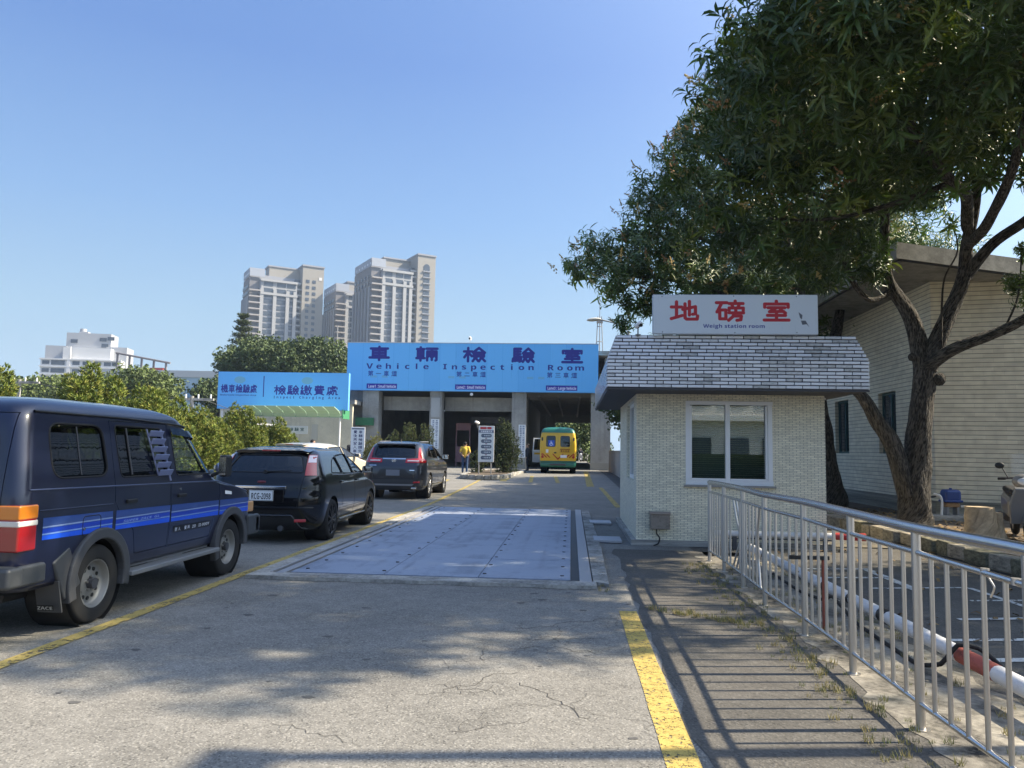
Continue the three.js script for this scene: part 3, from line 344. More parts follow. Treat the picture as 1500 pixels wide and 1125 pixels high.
  for (let i = 0; i < ng; i++) { const out = R() < 0.08; eu.set((R() - 0.5) * 0.7, R() * 6.3, (R() - 0.5) * 0.7); m4.makeRotationFromEuler(eu).setPosition(out ? 3 + R() * 2.7 : 6 + R() * 2, out ? 0.015 : 0.21, out ? -5 - R() * 8 : -7 - R() * 13); im.setMatrixAt(i, m4); const d = R(); c.setRGB(lerp(0.30, 0.12, d), lerp(0.20, 0.07, d), lerp(0.08, 0.03, d)); im.setColorAt(i, c); }
  im.name = 'leaf_litter'; im.userData = { kind: 'stuff', label: 'dry brown leaves scattered over the raised bed', category: 'leaves' }; scene.add(im);
  // pump on its pad
  const p = thing('water_pump', 'small blue water pump beside the tiled wall', 'pump', [7.85, 0.19, -16.95]);
  obj('pad', rbox(1.3, 0.12, 0.5, 0.02, 0, 0.06, 0), M.conc, p); const bm = PH(0.015, 0.05, 0.22, { roughness: 0.4 }); obj('motor_cover', [rbox(0.34, 0.26, 0.28, 0.07, 0.1, 0.52, 0), rbox(0.38, 0.05, 0.3, 0.02, 0.1, 0.41, 0), rod([0.1, 0.64, 0], [0.1, 0.68, 0], 0.03)], bm, p); obj('pump_body', [rbox(0.28, 0.1, 0.22, 0.03, 0.1, 0.33, 0)], S(0.34, 0.2, 0.1, { roughness: 0.9 }), p); obj('leg', [box(0.04, 0.2, 0.2, 0, 0.2, 0), box(0.04, 0.2, 0.2, 0.2, 0.2, 0)], M.grey, p);
  for (const pts of [[[-0.14, 0.12, 0.1], [-0.12, 0.4, 0.1], [-0.16, 0.52, 0.1], [-0.24, 0.55, 0]], [[0.28, 0.3, 0.05], [0.36, 0.3, 0.1], [0.36, 0.2, 0.12], [0.3, 0.1, 0.12]]]) obj('pipe', tube(pts, 0.024, 20, 8), M.white, p); obj('pipe', tube([[-0.55, 0.1, 0.1], [-0.55, 0.45, 0.05], [-0.5, 0.52, 0.02], [-0.4, 0.48, 0.02], [-0.2, 0.5, 0]], 0.02, 24, 8), M.darkgrey, p);
  // stump
  const s = thing('tree_stump', 'pale sawn tree stump on the raised bed beside the scooter', 'stump', [6.62, 0.18, -13.15]);
  const wood = new THREE.MeshStandardMaterial({ map: mottle(256, [0.50, 0.38, 0.24], 0.5, 0.2, 231, 0.5), bumpMap: mottle(256, [1, 1, 1], 0.9, 0.3, 233, 0.5), bumpScale: 0.01, roughness: 0.9 });
  obj('trunk', limb([[0, -0.02, 0, 0.33], [0, 0.08, 0, 0.27], [0, 0.3, 0, 0.225], [0.0, 0.54, 0, 0.21]], 22, 5, 0.06, 5), wood, s); obj('trunk', limb([[0.26, -0.02, 0.05, 0.12], [0.24, 0.2, 0.03, 0.095], [0.24, 0.45, 0.03, 0.09]], 12, 4, 0.08, 8), wood, s); obj('cut_face', [T(new THREE.CircleGeometry(0.205, 22).rotateX(-Math.PI / 2), 0, 0.538, 0), T(new THREE.CircleGeometry(0.088, 12).rotateX(-Math.PI / 2), 0.24, 0.449, 0.03)], S(0.55, 0.43, 0.28, { roughness: 0.9 }), s);
}
// ---------------------------------------------------------------- trees
const barkT = (() => { const a = lattice(64, 301), b = lattice(20, 302); return dataTex(512, (u, v) => { const g = a(u, v * 0.22) * 0.6 + a(u * 2.1, v * 0.5) * 0.4, q = clamp((g - 0.3) / 0.4, 0, 1), k = 0.25 + 1.5 * q * q * (3 - 2 * q) + 0.5 * (b(u, v) - 0.5); return [0.064 * k, 0.058 * k, 0.050 * k]; }); })();
const barkB = (() => { const a = lattice(64, 301); return dataTex(512, (u, v) => a(u, v * 0.22) * 0.6 + a(u * 2.1, v * 0.5) * 0.4, false); })();
M.bark = new THREE.MeshStandardMaterial({ map: rep(barkT, 1), bumpMap: rep(barkB, 1), bumpScale: 0.06, roughness: 1 });
M.leaf = new THREE.MeshPhysicalMaterial({ color: 0xffffff, roughness: 0.5, transmission: 0.48, thickness: 0, side: THREE.DoubleSide });
M.leafM = new THREE.MeshPhysicalMaterial({ color: 0xffffff, roughness: 0.75, transmission: 0.1, thickness: 0, side: THREE.DoubleSide });
// rosette of long leaves at a twig tip (tip points to +y)
function rosette(seed, n, len, wid, spread, fold = 0.25) {
  const R = rng(seed), pos = [];
  for (let i = 0; i < n; i++) {
    const a = i * 2.4 + R() * 0.6, l = len * (0.65 + R() * 0.5), w = wid * (0.8 + R() * 0.4), e0 = spread * (R() * 1.6 - 0.5), dr = 0.6 + R() * 1.3, y0 = (R() - 0.8) * len * 1.0;
    let x = 0, y = y0, el = e0, P = []; for (let k = 0; k <= 3; k++) { P.push([x, y]); x += Math.cos(el) * l / 3; y += Math.sin(el) * l / 3; el -= dr / 3; }
    const ww = [0.12, 0.95, 0.8, 0], ca = Math.cos(a), sa = Math.sin(a), pt = (k, s) => { const [px, py] = P[k], q = s * w / 2 * ww[k]; return [px * ca - q * sa, py + Math.abs(s) * fold * w * ww[k], px * sa + q * ca]; };
    for (let k = 0; k < 3; k++) { for (const s of [-1, 1]) { const A = pt(k, 0), B = pt(k, s), C = pt(k + 1, s), D = pt(k + 1, 0); if (k < 2) pos.push(...A, ...B, ...C); else pos.push(...A, ...B, ...D); if (k < 2) pos.push(...A, ...C, ...D); } }
  }
  const g = new THREE.BufferGeometry(); g.setAttribute('position', new THREE.Float32BufferAttribute(pos, 3)); g.computeVertexNormals(); return g;
}
// fills clumps [x, y, z, r] with copies of a cluster; base is the tree's position
function foliage(parent, name, geo, mat, clumps, per, base, cols, seed, o = {}) {
  const R = rng(seed), L = [], q = new THREE.Quaternion(), up = V(0, 1, 0), m = new THREE.Matrix4(), c = new THREE.Color(), sq = o.flat || 0.8;
  for (const [cx, cy, cz, r] of clumps) {
    const n = Math.round(per * r * r);
    for (let i = 0; i < n; i++) {
      const d = V(R() - 0.5, R() - 0.5, R() - 0.5); if (d.lengthSq() > 0.25 || d.lengthSq() < 0.001) { i--; continue; } d.normalize();
      const lump = 1 + 0.22 * Math.sin(d.x * 5 + cx * 3) * Math.sin(d.y * 4 + cz * 2) + 0.12 * Math.sin(d.z * 9 + cy * 5), rr = r * lump * (o.shell ? 0.82 + 0.2 * R() : 0.55 + 0.5 * Math.pow(R(), 0.7)) * (o.spread || 1.12);
      L.push([cx + d.x * rr, cy + d.y * rr * sq, cz + d.z * rr, d]);
    }
  }
  const im = new THREE.InstancedMesh(geo, mat, L.length), jit = o.jit ?? 0.7, lift = o.up ?? 0.25;
  L.forEach(([x, y, z, d], i) => { const dir = d.clone().add(V((R() - 0.5) * jit, lift + (R() - 0.5) * jit, (R() - 0.5) * jit)).normalize(); q.setFromUnitVectors(up, dir); m.compose(V(x - base[0], y - base[1], z - base[2]), q.multiply(new THREE.Quaternion().setFromAxisAngle(up, R() * 6.28)), V(1, 1, 1).multiplyScalar((o.size || 1) * (0.5 + R() * 0.8))); im.setMatrixAt(i, m); const a = cols[Math.floor(R() * cols.length)], k = 0.75 + R() * 0.5; c.setRGB(a[0] * k, a[1] * k, a[2] * k); im.setColorAt(i, c); });
  im.name = name; im.userData.kind = 'stuff'; im.castShadow = im.receiveShadow = true; parent.add(im); return im;
}
const mango = [[0.066, 0.125, 0.022], [0.078, 0.142, 0.024], [0.10, 0.17, 0.028], [0.05, 0.098, 0.02], [0.17, 0.225, 0.03]];
const clusterA = rosette(1, 13, 0.27, 0.05, 0.7), clusterB = rosette(2, 12, 0.28, 0.05, 0.6);
function panicle(seed) { const R = rng(seed), gs = []; for (let i = 0; i < 26; i++) { const t = R(), a = R() * 6.28, r = (1 - t) * 0.08 * R(); gs.push(prep(T(new THREE.TetrahedronGeometry(0.012 + 0.01 * (1 - t)), Math.cos(a) * r, 0.05 + t * 0.24, Math.sin(a) * r))); } return mergeGeometries(gs); }
const flower = panicle(9);
{
  // the near mango tree
  const b = [6.55, 0.19, -15.4], t = thing('mango_tree', 'forked mango tree with dark trunk standing before the tiled building', 'tree', b, 0, 'mango trees');
  const rel = p => p.map(q => [q[0] - b[0], q[1] - b[1], q[2] - b[2], q[3]]);
  const LM = [
    [[6.52, 0.0, -15.4, 0.38], [6.55, 0.5, -15.4, 0.29], [6.61, 1.24, -15.4, 0.25], [6.73, 2.42, -15.4, 0.205], [6.85, 3.45, -15.4, 0.2]],
    [[6.42, 0.75, -15.35, 0.22], [6.17, 1.62, -15.3, 0.2], [5.86, 2.2, -15.3, 0.165], [5.58, 2.66, -15.3, 0.13], [5.3, 3.0, -15.5, 0.11], [4.9, 3.7, -16.2, 0.09], [4.4, 4.6, -16.6, 0.07]],
    [[6.82, 3.2, -15.4, 0.23], [6.59, 4.22, -15.4, 0.18], [6.16, 4.83, -15.3, 0.14], [6.04, 5.4, -15.2, 0.12], [5.9, 6.2, -14.8, 0.1], [5.6, 7.2, -14, 0.08], [5.2, 8.6, -13, 0.05]],
    [[6.84, 3.2, -15.35, 0.22], [7.2, 4.25, -15.2, 0.17], [7.44, 4.92, -15.1, 0.15], [7.4, 5.6, -14.8, 0.13], [7.3, 6.6, -14.2, 0.1], [7.0, 8.4, -13.6, 0.06]],
    [[7.44, 4.9, -15.1, 0.13], [7.87, 5.52, -14.9, 0.12], [8.3, 5.9, -14.4, 0.11], [8.7, 6.6, -13.8, 0.09], [9.2, 7.8, -13, 0.06]],
    [[6.8, 3.25, -15.3, 0.16], [7.21, 3.56, -15, 0.135], [7.84, 3.83, -14.8, 0.115], [8.46, 4.19, -14.6, 0.1], [9.4, 4.9, -14.2, 0.08]],
    [[6.2, 4.75, -15.3, 0.08], [5.74, 4.5, -15.1, 0.065], [5.3, 4.75, -14.8, 0.06], [4.9, 5.3, -14.4, 0.05], [4.2, 5.9, -13.6, 0.035]],
    [[7.35, 5.8, -14.7, 0.13], [6.7, 5.95, -13.4, 0.12], [5.9, 5.8, -12.2, 0.1], [5.0, 6.0, -11.2, 0.08], [4.2, 6.4, -10.2, 0.06], [3.4, 6.8, -9.4, 0.04]],
    [[7.4, 5.5, -14.8, 0.12], [6.9, 5.4, -13.2, 0.11], [6.4, 5.6, -11.6, 0.09], [5.9, 6.0, -10.2, 0.07], [5.3, 6.6, -8.8, 0.05]],
    [[5.9, 6.1, -14.8, 0.08], [5.0, 6.2, -14.4, 0.06], [4.0, 6.3, -13.8, 0.05], [3.2, 6.6, -13, 0.03]],
    [[5.9, 5.8, -12.2, 0.06], [5.0, 5.5, -12.4, 0.05], [4.2, 5.4, -12.8, 0.035], [3.4, 5.6, -13.4, 0.025]],
    [[7.0, 3.6, -15.1, 0.03], [6.98, 4.3, -15.0, 0.025], [7.05, 4.9, -15, 0.02], [7.25, 5.4, -14.9, 0.016], [7.2, 5.9, -14.9, 0.012]],
    [[8.0, 3.95, -14.75, 0.025], [8.15, 4.5, -14.6, 0.02], [8.2, 5.4, -14.5, 0.015]],
    [[8.7, 6.6, -13.8, 0.1], [8.4, 7.2, -12.2, 0.09], [8.0, 7.6, -10.5, 0.07], [7.6, 7.9, -8.8, 0.05]],
  ];
  obj('trunk', limb(rel(LM[0]), 20, 10, 0.06, 3), M.bark, t); LM.slice(1).forEach((l, i) => obj('limb', limb(rel(l.map(q => [q[0], q[1], q[2], q[3] * 0.82])), i < 5 ? 14 : 8, 6, 0.07, 20 + i), M.bark, t));
  obj('knot', [T(new THREE.SphereGeometry(0.13, 8, 6), 7.02 - b[0], 3.0 - b[1], -15.28 - b[2]), T(new THREE.SphereGeometry(0.08, 8, 6), 6.52 - b[0], 3.42 - b[1], -15.25 - b[2])], M.bark, t);
  const A = [[2.45, 6.9, -9.5, 0.6], [2.9, 6.8, -9, 0.75], [3.6, 6.7, -9, 0.9], [4.4, 6.7, -8.5, 0.9], [2.7, 6.8, -11, 0.9], [3.4, 6.4, -10, 0.9], [4.5, 6.4, -10, 0.9], [5.3, 6.1, -9.4, 0.75], [2.5, 6.6, -13, 0.85], [3.4, 6.2, -12.5, 0.95], [4.4, 6.1, -12, 0.9], [5.4, 6.1, -11.4, 0.75], [2.6, 5.9, -14.5, 0.85], [3.6, 5.5, -14, 0.85], [4.4, 5.3, -13.6, 0.65], [5.2, 6.0, -13, 0.58], [3.1, 8.3, -10, 0.9], [4.2, 8.8, -10.5, 1.2], [5.6, 8.7, -10.5, 1.2], [4.5, 9.1, -14, 1.15], [6.5, 9.6, -15, 1.3], [8, 9.3, -15, 1.2], [5.8, 8.4, -16, 1.0], [7.8, 8.6, -16, 1.0], [3.3, 7.7, -13.2, 1.0], [3.2, 7.6, -12, 0.9],
    [6.6, 7.2, -10.0, 1.0], [7.6, 7.8, -8.8, 1.2], [6.4, 7.6, -8.2, 1.1], [7.0, 8.6, -12, 1.2], [8.6, 8.6, -11.5, 1.2], [9.4, 8.0, -13.5, 1.2], [8.8, 8.6, -9.6, 1.2], [6.2, 6.9, -11.6, 0.7], [9.6, 6.2, -14, 1.0], [5.3, 7.6, -7.4, 0.95], [6.4, 8.0, -6.9, 0.95], [7.8, 8.6, -7.2, 1.0], [4.6, 7.6, -12.5, 1.0], [5.6, 7.4, -14.5, 0.9], [5.5, 9.4, -12.4, 1.1], [4.0, 8.5, -15.6, 0.9], [7, 10.3, -13.2, 1.2], [5.6, 10, -17, 1.2], [3.2, 8.2, -14.4, 0.8], [8.2, 7.2, -12.2, 1.0], [8.9, 6.6, -10.6, 1.0], [3.2, 8.3, -7.7, 0.9], [4.4, 8.7, -7.3, 1.0], [3.3, 8.5, -8.9, 0.9], [5.4, 9.1, -8.3, 1.0], [3.6, 9.4, -9.2, 1.0], [6.9, 6.6, -8.5, 0.85], [7.7, 6.8, -7.5, 0.8], [6.7, 6.4, -9.9, 0.75], [7.2, 6.4, -11, 0.8], [6.1, 6.5, -14, 0.65], [7.0, 6.7, -13.6, 0.65], [7.9, 6.8, -13.4, 0.7], [5.3, 5.5, -14.6, 0.55], [4.8, 4.95, -14.8, 0.5], [5.7, 5.1, -14.9, 0.35], [6.6, 7.2, -14.6, 0.7], [7.6, 7.4, -14.5, 0.7], [8.6, 6.9, -12.9, 0.7]];
  foliage(t, 'crown', clusterA, M.leaf, A, 118, b, mango, 51, { jit: 1.1, up: 0.75 });
  foliage(t, 'blossom', flower, S(1, 1, 1, { roughness: 1 }), A.filter(q => q[0] < 5), 16, b, [[0.42, 0.33, 0.14], [0.36, 0.27, 0.12], [0.34, 0.2, 0.1]], 52, { jit: 0.3, up: 0.9, spread: 1.02, size: 1.3 });
  foliage(t, 'shoots', clusterA, M.leaf, [[8.15, 4.75, -14.6, 0.28], [8.35, 4.4, -14.5, 0.26], [7.2, 5.95, -14.9, 0.14], [5.6, 5.0, -15.0, 0.25], [8.25, 5.3, -14.5, 0.2]], 210, b, [[0.13, 0.2, 0.03], [0.09, 0.15, 0.025], [0.06, 0.11, 0.02]], 53, { size: 0.75 });
}
{
  // the mango tree behind the booth
  const b = [6.69, 0.19, -20.56], t = thing('mango_tree', 'spreading mango tree with yellowish blossom rising behind the booth', 'tree', b, 0, 'mango trees');
  const rel = p => p.map(q => [q[0] - b[0], q[1] - b[1], q[2] - b[2], q[3]]);
  const LM = [[[6.69, 0, -20.56, 0.45], [6.6, 0.9, -20.56, 0.32], [6.45, 1.9, -20.5, 0.28], [6.3, 3.2, -20.5, 0.24]], [[6.35, 2.9, -20.5, 0.2], [5.4, 4.4, -20.3, 0.14], [4.2, 5.4, -20, 0.1], [2.6, 6.0, -20, 0.06], [1.0, 6.1, -20, 0.03]], [[6.3, 3.0, -20.5, 0.2], [5.6, 5.0, -21, 0.14], [4.4, 7.0, -21.2, 0.1], [3.2, 8.6, -21, 0.06]], [[6.3, 3.0, -20.5, 0.2], [6.4, 5.2, -21.6, 0.15], [6.2, 7.5, -22.3, 0.1], [5.4, 10, -22.4, 0.05]], [[6.3, 3.1, -20.5, 0.18], [7.2, 5.0, -21.4, 0.14], [7.9, 7.5, -22.5, 0.08]], [[4.4, 7.0, -21.2, 0.07], [3.0, 7.3, -20.2, 0.05], [1.8, 7.7, -20.8, 0.03]], [[6.5, 1.9, -20.5, 0.2], [6.15, 2.6, -20.2, 0.14], [5.9, 3.0, -20, 0.1]]];
  obj('trunk', limb(rel(LM[0]), 18, 8, 0.08, 4), M.bark, t); LM.slice(1).forEach((l, i) => obj('limb', limb(rel(l), 9, 6, 0.07, 40 + i), M.bark, t));
  const B = [[0.2, 6.25, -20, 0.5], [0.7, 6.9, -20.5, 0.6], [1.1, 5.95, -19.5, 0.65], [1.8, 7.8, -21, 0.72], [2.1, 6.5, -20, 0.9], [2.3, 8.7, -21, 0.7], [2.9, 9.3, -20.5, 0.72], [2.9, 7.8, -19.8, 0.95], [2.9, 6.0, -19.4, 0.8], [4.1, 6.2, -20, 0.85], [4.3, 8.6, -22, 1.0], [5.4, 6.4, -21, 0.8], [6.7, 6.8, -22, 0.85], [6.3, 8.9, -23, 1.1], [1.7, 5.5, -20.5, 0.5], [1.5, 5.1, -21.5, 0.34], [3.4, 10.5, -21, 0.7], [4.7, 11.3, -22, 1.1], [6.3, 11.1, -23, 1.2], [8, 8.3, -23, 1.1], [3.4, 7.2, -21.5, 0.9], [4.8, 7.6, -20.6, 0.9], [1.4, 6.9, -21.3, 0.7], [5.6, 10, -21.4, 1.0], [8, 10.5, -21, 1.3], [7, 12, -20.5, 1.2], [9, 10, -24, 1.4], [8.5, 8.4, -20, 1.1], [2.6, 7.1, -21.5, 0.8], [3.8, 9.6, -20.6, 0.9], [2.2, 5.6, -20.4, 0.5]];
  foliage(t, 'crown', clusterB, M.leaf, B, 125, b, mango, 61, { jit: 1.1, up: 0.75 });
  foliage(t, 'blossom', flower, S(1, 1, 1, { roughness: 1 }), B, 26, b, [[0.42, 0.33, 0.14], [0.36, 0.27, 0.12], [0.34, 0.2, 0.1]], 62, { jit: 0.3, up: 0.9, spread: 1.02, size: 1.5 });
}

// further mango trees along the right side; their crowns shade the lot and the road towards the hall
function mangoTree(label, [x, z], h, r, seed, y = 0.1) {
  const R = rng(seed), b = [x, y, z], t = thing('mango_tree', label, 'tree', b, 0, 'mango trees'), C = []; obj('trunk', limb([[0, -0.1, 0, 0.34], [0.05, 0.8, 0, 0.25], [-0.1, 2.4, 0.1, 0.2], [0, 3.4, 0, 0.18]], 14, 5, 0.07, seed), M.bark, t);
  for (let i = 0; i < 17; i++) { const a = i * 2.4 + R() * 0.5, q = Math.sqrt((i + 0.5) / 17), cr = r * (0.27 + R() * 0.1), px = Math.cos(a) * r * 0.78 * q, pz = Math.sin(a) * r * 0.78 * q, py = h - cr - (h - 4.2) * (0.75 * q * q * (0.5 + 0.5 * R()) + 0.1 * R()); obj('limb', limb([[0, 3, 0, 0.1], [px * 0.5, (3.2 + py) / 2 + 0.3, pz * 0.5, 0.07], [px, py, pz, 0.03]], 6, 4, 0.07, seed + i), M.bark, t); C.push([x + px, y + py, z + pz, cr]); }
  foliage(t, 'crown', clusterA, M.leaf, C, 100, b, mango, seed + 3, { jit: 1.1, up: 0.75 }); return t;
}
mangoTree('mango tree shading the parking bays right of the frame', [12.2, -8.8], 8.6, 4.2, 810); mangoTree('mango tree beyond the tiled building on the way to the hall', [8.6, -26.5], 11, 5.0, 820); mangoTree('mango tree near the right end of the hall', [8.2, -37], 10.3, 4.6, 830);
// ---------------------------------------------------------------- inspection hall
const G0 = 0.22;
const blueP = new THREE.MeshStandardMaterial({ color: 0xffffff, roughness: 0.5 });
{
  const d = thing('inspection_hall', 'vehicle inspection hall with a long light blue sign over three lanes', 'building', [-7, G0, -54]);
  const X = x => x + 7;
  const tex = canvasTex(2048, 392, (c, w, h) => {
    c.fillStyle = '#68bcf9'; c.fillRect(0, 0, w, h); const R = rng(41); for (let i = 0; i < 16; i++) { c.globalAlpha = 0.035; c.fillStyle = R() < 0.5 ? '#0a4c9c' : '#a8d4ff'; c.fillRect(i * 128, 0, 126, h); } c.globalAlpha = 1; wear(c, w, h, 140, 42, '#2a6fb8', 0.16); c.fillStyle = '#4a9de2'; for (let i = 1; i < 16; i++) c.fillRect(i * 128, 0, 1.5, h);
    c.globalAlpha = 0.25; c.fillStyle = '#8a9a96'; for (const x of [200, 290, 840, 930, 1480, 1570]) c.fillRect(x, 270, 50, 18); c.globalAlpha = 1;
    const px = p => (p - 511) / 362 * w;
    c.strokeStyle = '#1c2285'; ['車', '輛', '檢', '驗', '室'].forEach((k, i) => glyph(c, k, px(542 + i * 69.7), 28 + i * 2, 176, 116, 21));
    c.fillStyle = '#1c2285'; spaced(c, 'Vehicle Inspection Room', px(544), px(847), 193, 'bold 60px sans-serif', 1.5);
    c.strokeStyle = '#1f3f93'; [['一', 542], ['二', 671], ['三', 801]].forEach(([n, p], i) => { ['第', n, '車', '道'].forEach((k, j) => glyph(c, k, px(p + j * 11.5), 232, 44, 44, 5)); c.fillStyle = '#2a2a9a'; c.fillRect(px(p - 1.5), 338, 252, 42); fitText(c, ['Lane1 : Small Vehicle', 'Lane2 : Small Vehicle', 'Lane3 : Large Vehicle'][i], px(p) + 4, px(p) + 236, 361, 34, 'bold', '#e8ecff'); });
  });
  const s = obj('sign_box', box(17.84, 3.4, 0.5, X(-7.1), 7.05, 0.2), S(0.13, 0.40, 0.85, { roughness: 0.55 }), d); obj('sign_face', plane(17.8, 3.36, X(-7.1), 7.05, 0.455), printed(tex), s); obj('edge_trim', box(17.9, 0.05, 0.54, X(-7.1), 8.77, 0.2), S(0.5, 0.55, 0.6), s);
  for (const [a, b, z] of [[-14.9, -13.75, 0], [-10.05, -9.2, 0], [-4.2, -3.2, 0], [1.35, 2.7, 0]]) { obj('column', boxUV(box(b - a, 5.35, 1.1, X((a + b) / 2), 2.675, z - 0.5)), M.plaster, d); obj('column_base', box(b - a + 0.05, 0.5, 1.14, X((a + b) / 2), 0.25, z - 0.5), S(0.3, 0.3, 0.27), d); }
  for (const g of [box(1.3, 3.3, 0.3, X(-15.2), 3.7, -0.6), box(0.3, 8, 34, X(-16), 4, -18), box(0.3, 8, 34, X(2.5), 4, -18.3)]) obj('side_wall', boxUV(g), M.plaster, d);
  for (const [a, b] of [[-13.75, -10.05], [-9.2, -4.2]]) obj('lintel', boxUV(box(b - a, 1.0, 0.3, X((a + b) / 2), 4.55, -1.6)), M.plaster, d);
  obj('roof', box(18.8, 0.3, 35, X(-6.75), 8.2, -17.6), M.conc, d);
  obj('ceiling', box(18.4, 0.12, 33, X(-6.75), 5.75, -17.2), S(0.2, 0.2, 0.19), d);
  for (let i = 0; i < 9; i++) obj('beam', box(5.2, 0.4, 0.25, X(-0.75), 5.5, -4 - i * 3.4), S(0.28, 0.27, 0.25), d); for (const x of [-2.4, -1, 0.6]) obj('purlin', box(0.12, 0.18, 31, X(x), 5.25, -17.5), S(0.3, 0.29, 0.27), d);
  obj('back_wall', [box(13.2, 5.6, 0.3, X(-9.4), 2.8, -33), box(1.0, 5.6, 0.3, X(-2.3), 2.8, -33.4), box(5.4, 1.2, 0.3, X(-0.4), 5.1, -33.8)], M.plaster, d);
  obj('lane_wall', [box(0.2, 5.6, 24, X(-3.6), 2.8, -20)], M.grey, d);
  // testing gear seen in the dark bays
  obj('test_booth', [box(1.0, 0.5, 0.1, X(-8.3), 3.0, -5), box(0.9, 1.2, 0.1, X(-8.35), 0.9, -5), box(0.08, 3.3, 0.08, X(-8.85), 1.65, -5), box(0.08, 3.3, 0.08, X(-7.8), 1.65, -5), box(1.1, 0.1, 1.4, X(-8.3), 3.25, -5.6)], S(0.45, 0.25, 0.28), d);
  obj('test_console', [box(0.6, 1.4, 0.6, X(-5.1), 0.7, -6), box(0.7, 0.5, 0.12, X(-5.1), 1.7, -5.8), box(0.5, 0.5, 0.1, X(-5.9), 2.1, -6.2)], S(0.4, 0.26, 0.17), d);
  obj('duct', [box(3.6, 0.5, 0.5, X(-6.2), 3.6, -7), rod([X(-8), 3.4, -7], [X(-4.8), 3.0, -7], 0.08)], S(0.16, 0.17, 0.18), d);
  // banners on the columns
  const ban = (label, x, y, h, w, seed) => { const t = canvasTex(96, 512, (c, ww, hh) => { c.fillStyle = '#dfe6ea'; c.fillRect(0, 0, ww, hh); c.strokeStyle = '#4a5f86'; const set = ['車', '輛', '檢', '驗', '請', '先', '再', '登', '道', '入', '室', '第', '處', '費'], R = rng(seed); for (let i = 0; i < 14; i++) for (let j = 0; j < 2; j++) glyph(c, set[Math.floor(R() * set.length)], 14 + j * 40, 12 + i * 35.5, 28, 28, 2.6); }); const b = thing('column_banner', label, 'banner', [x, y, -53.93], 0, 'banners on the hall columns'); obj('cloth', box(w, h, 0.02, 0, h / 2, 0), M.white, b); obj('print', plane(w - 0.02, h - 0.02, 0, h / 2, 0.012), printed(t), b); };
  ban('tall white notice banner on the column left of the man in yellow', -9.63, 1.5, 2.1, 0.6, 3); ban('tall white notice banner on the column behind the dark green juniper', -3.45, 1.0, 2.3, 0.5, 4);
  obj('notice_panel', box(0.62, 1.4, 0.04, X(-9.63), 4.2, 0.08), S(0.4, 0.42, 0.42), d);
  camera_on([-7.25, 8.99, -53.85], 0, 'white security camera on top of the blue hall sign', 2.2);
  const ll = thing('bay_lamp', 'small white lamp under the blue sign above the second lane', 'lamp', [-7.05, 5.15 + G0, -53.7]); obj('globe', new THREE.SphereGeometry(0.12, 12, 8), M.white, ll); obj('stem', rod([0, 0.1, 0], [0, 0.26, 0], 0.02), M.grey, ll);
}
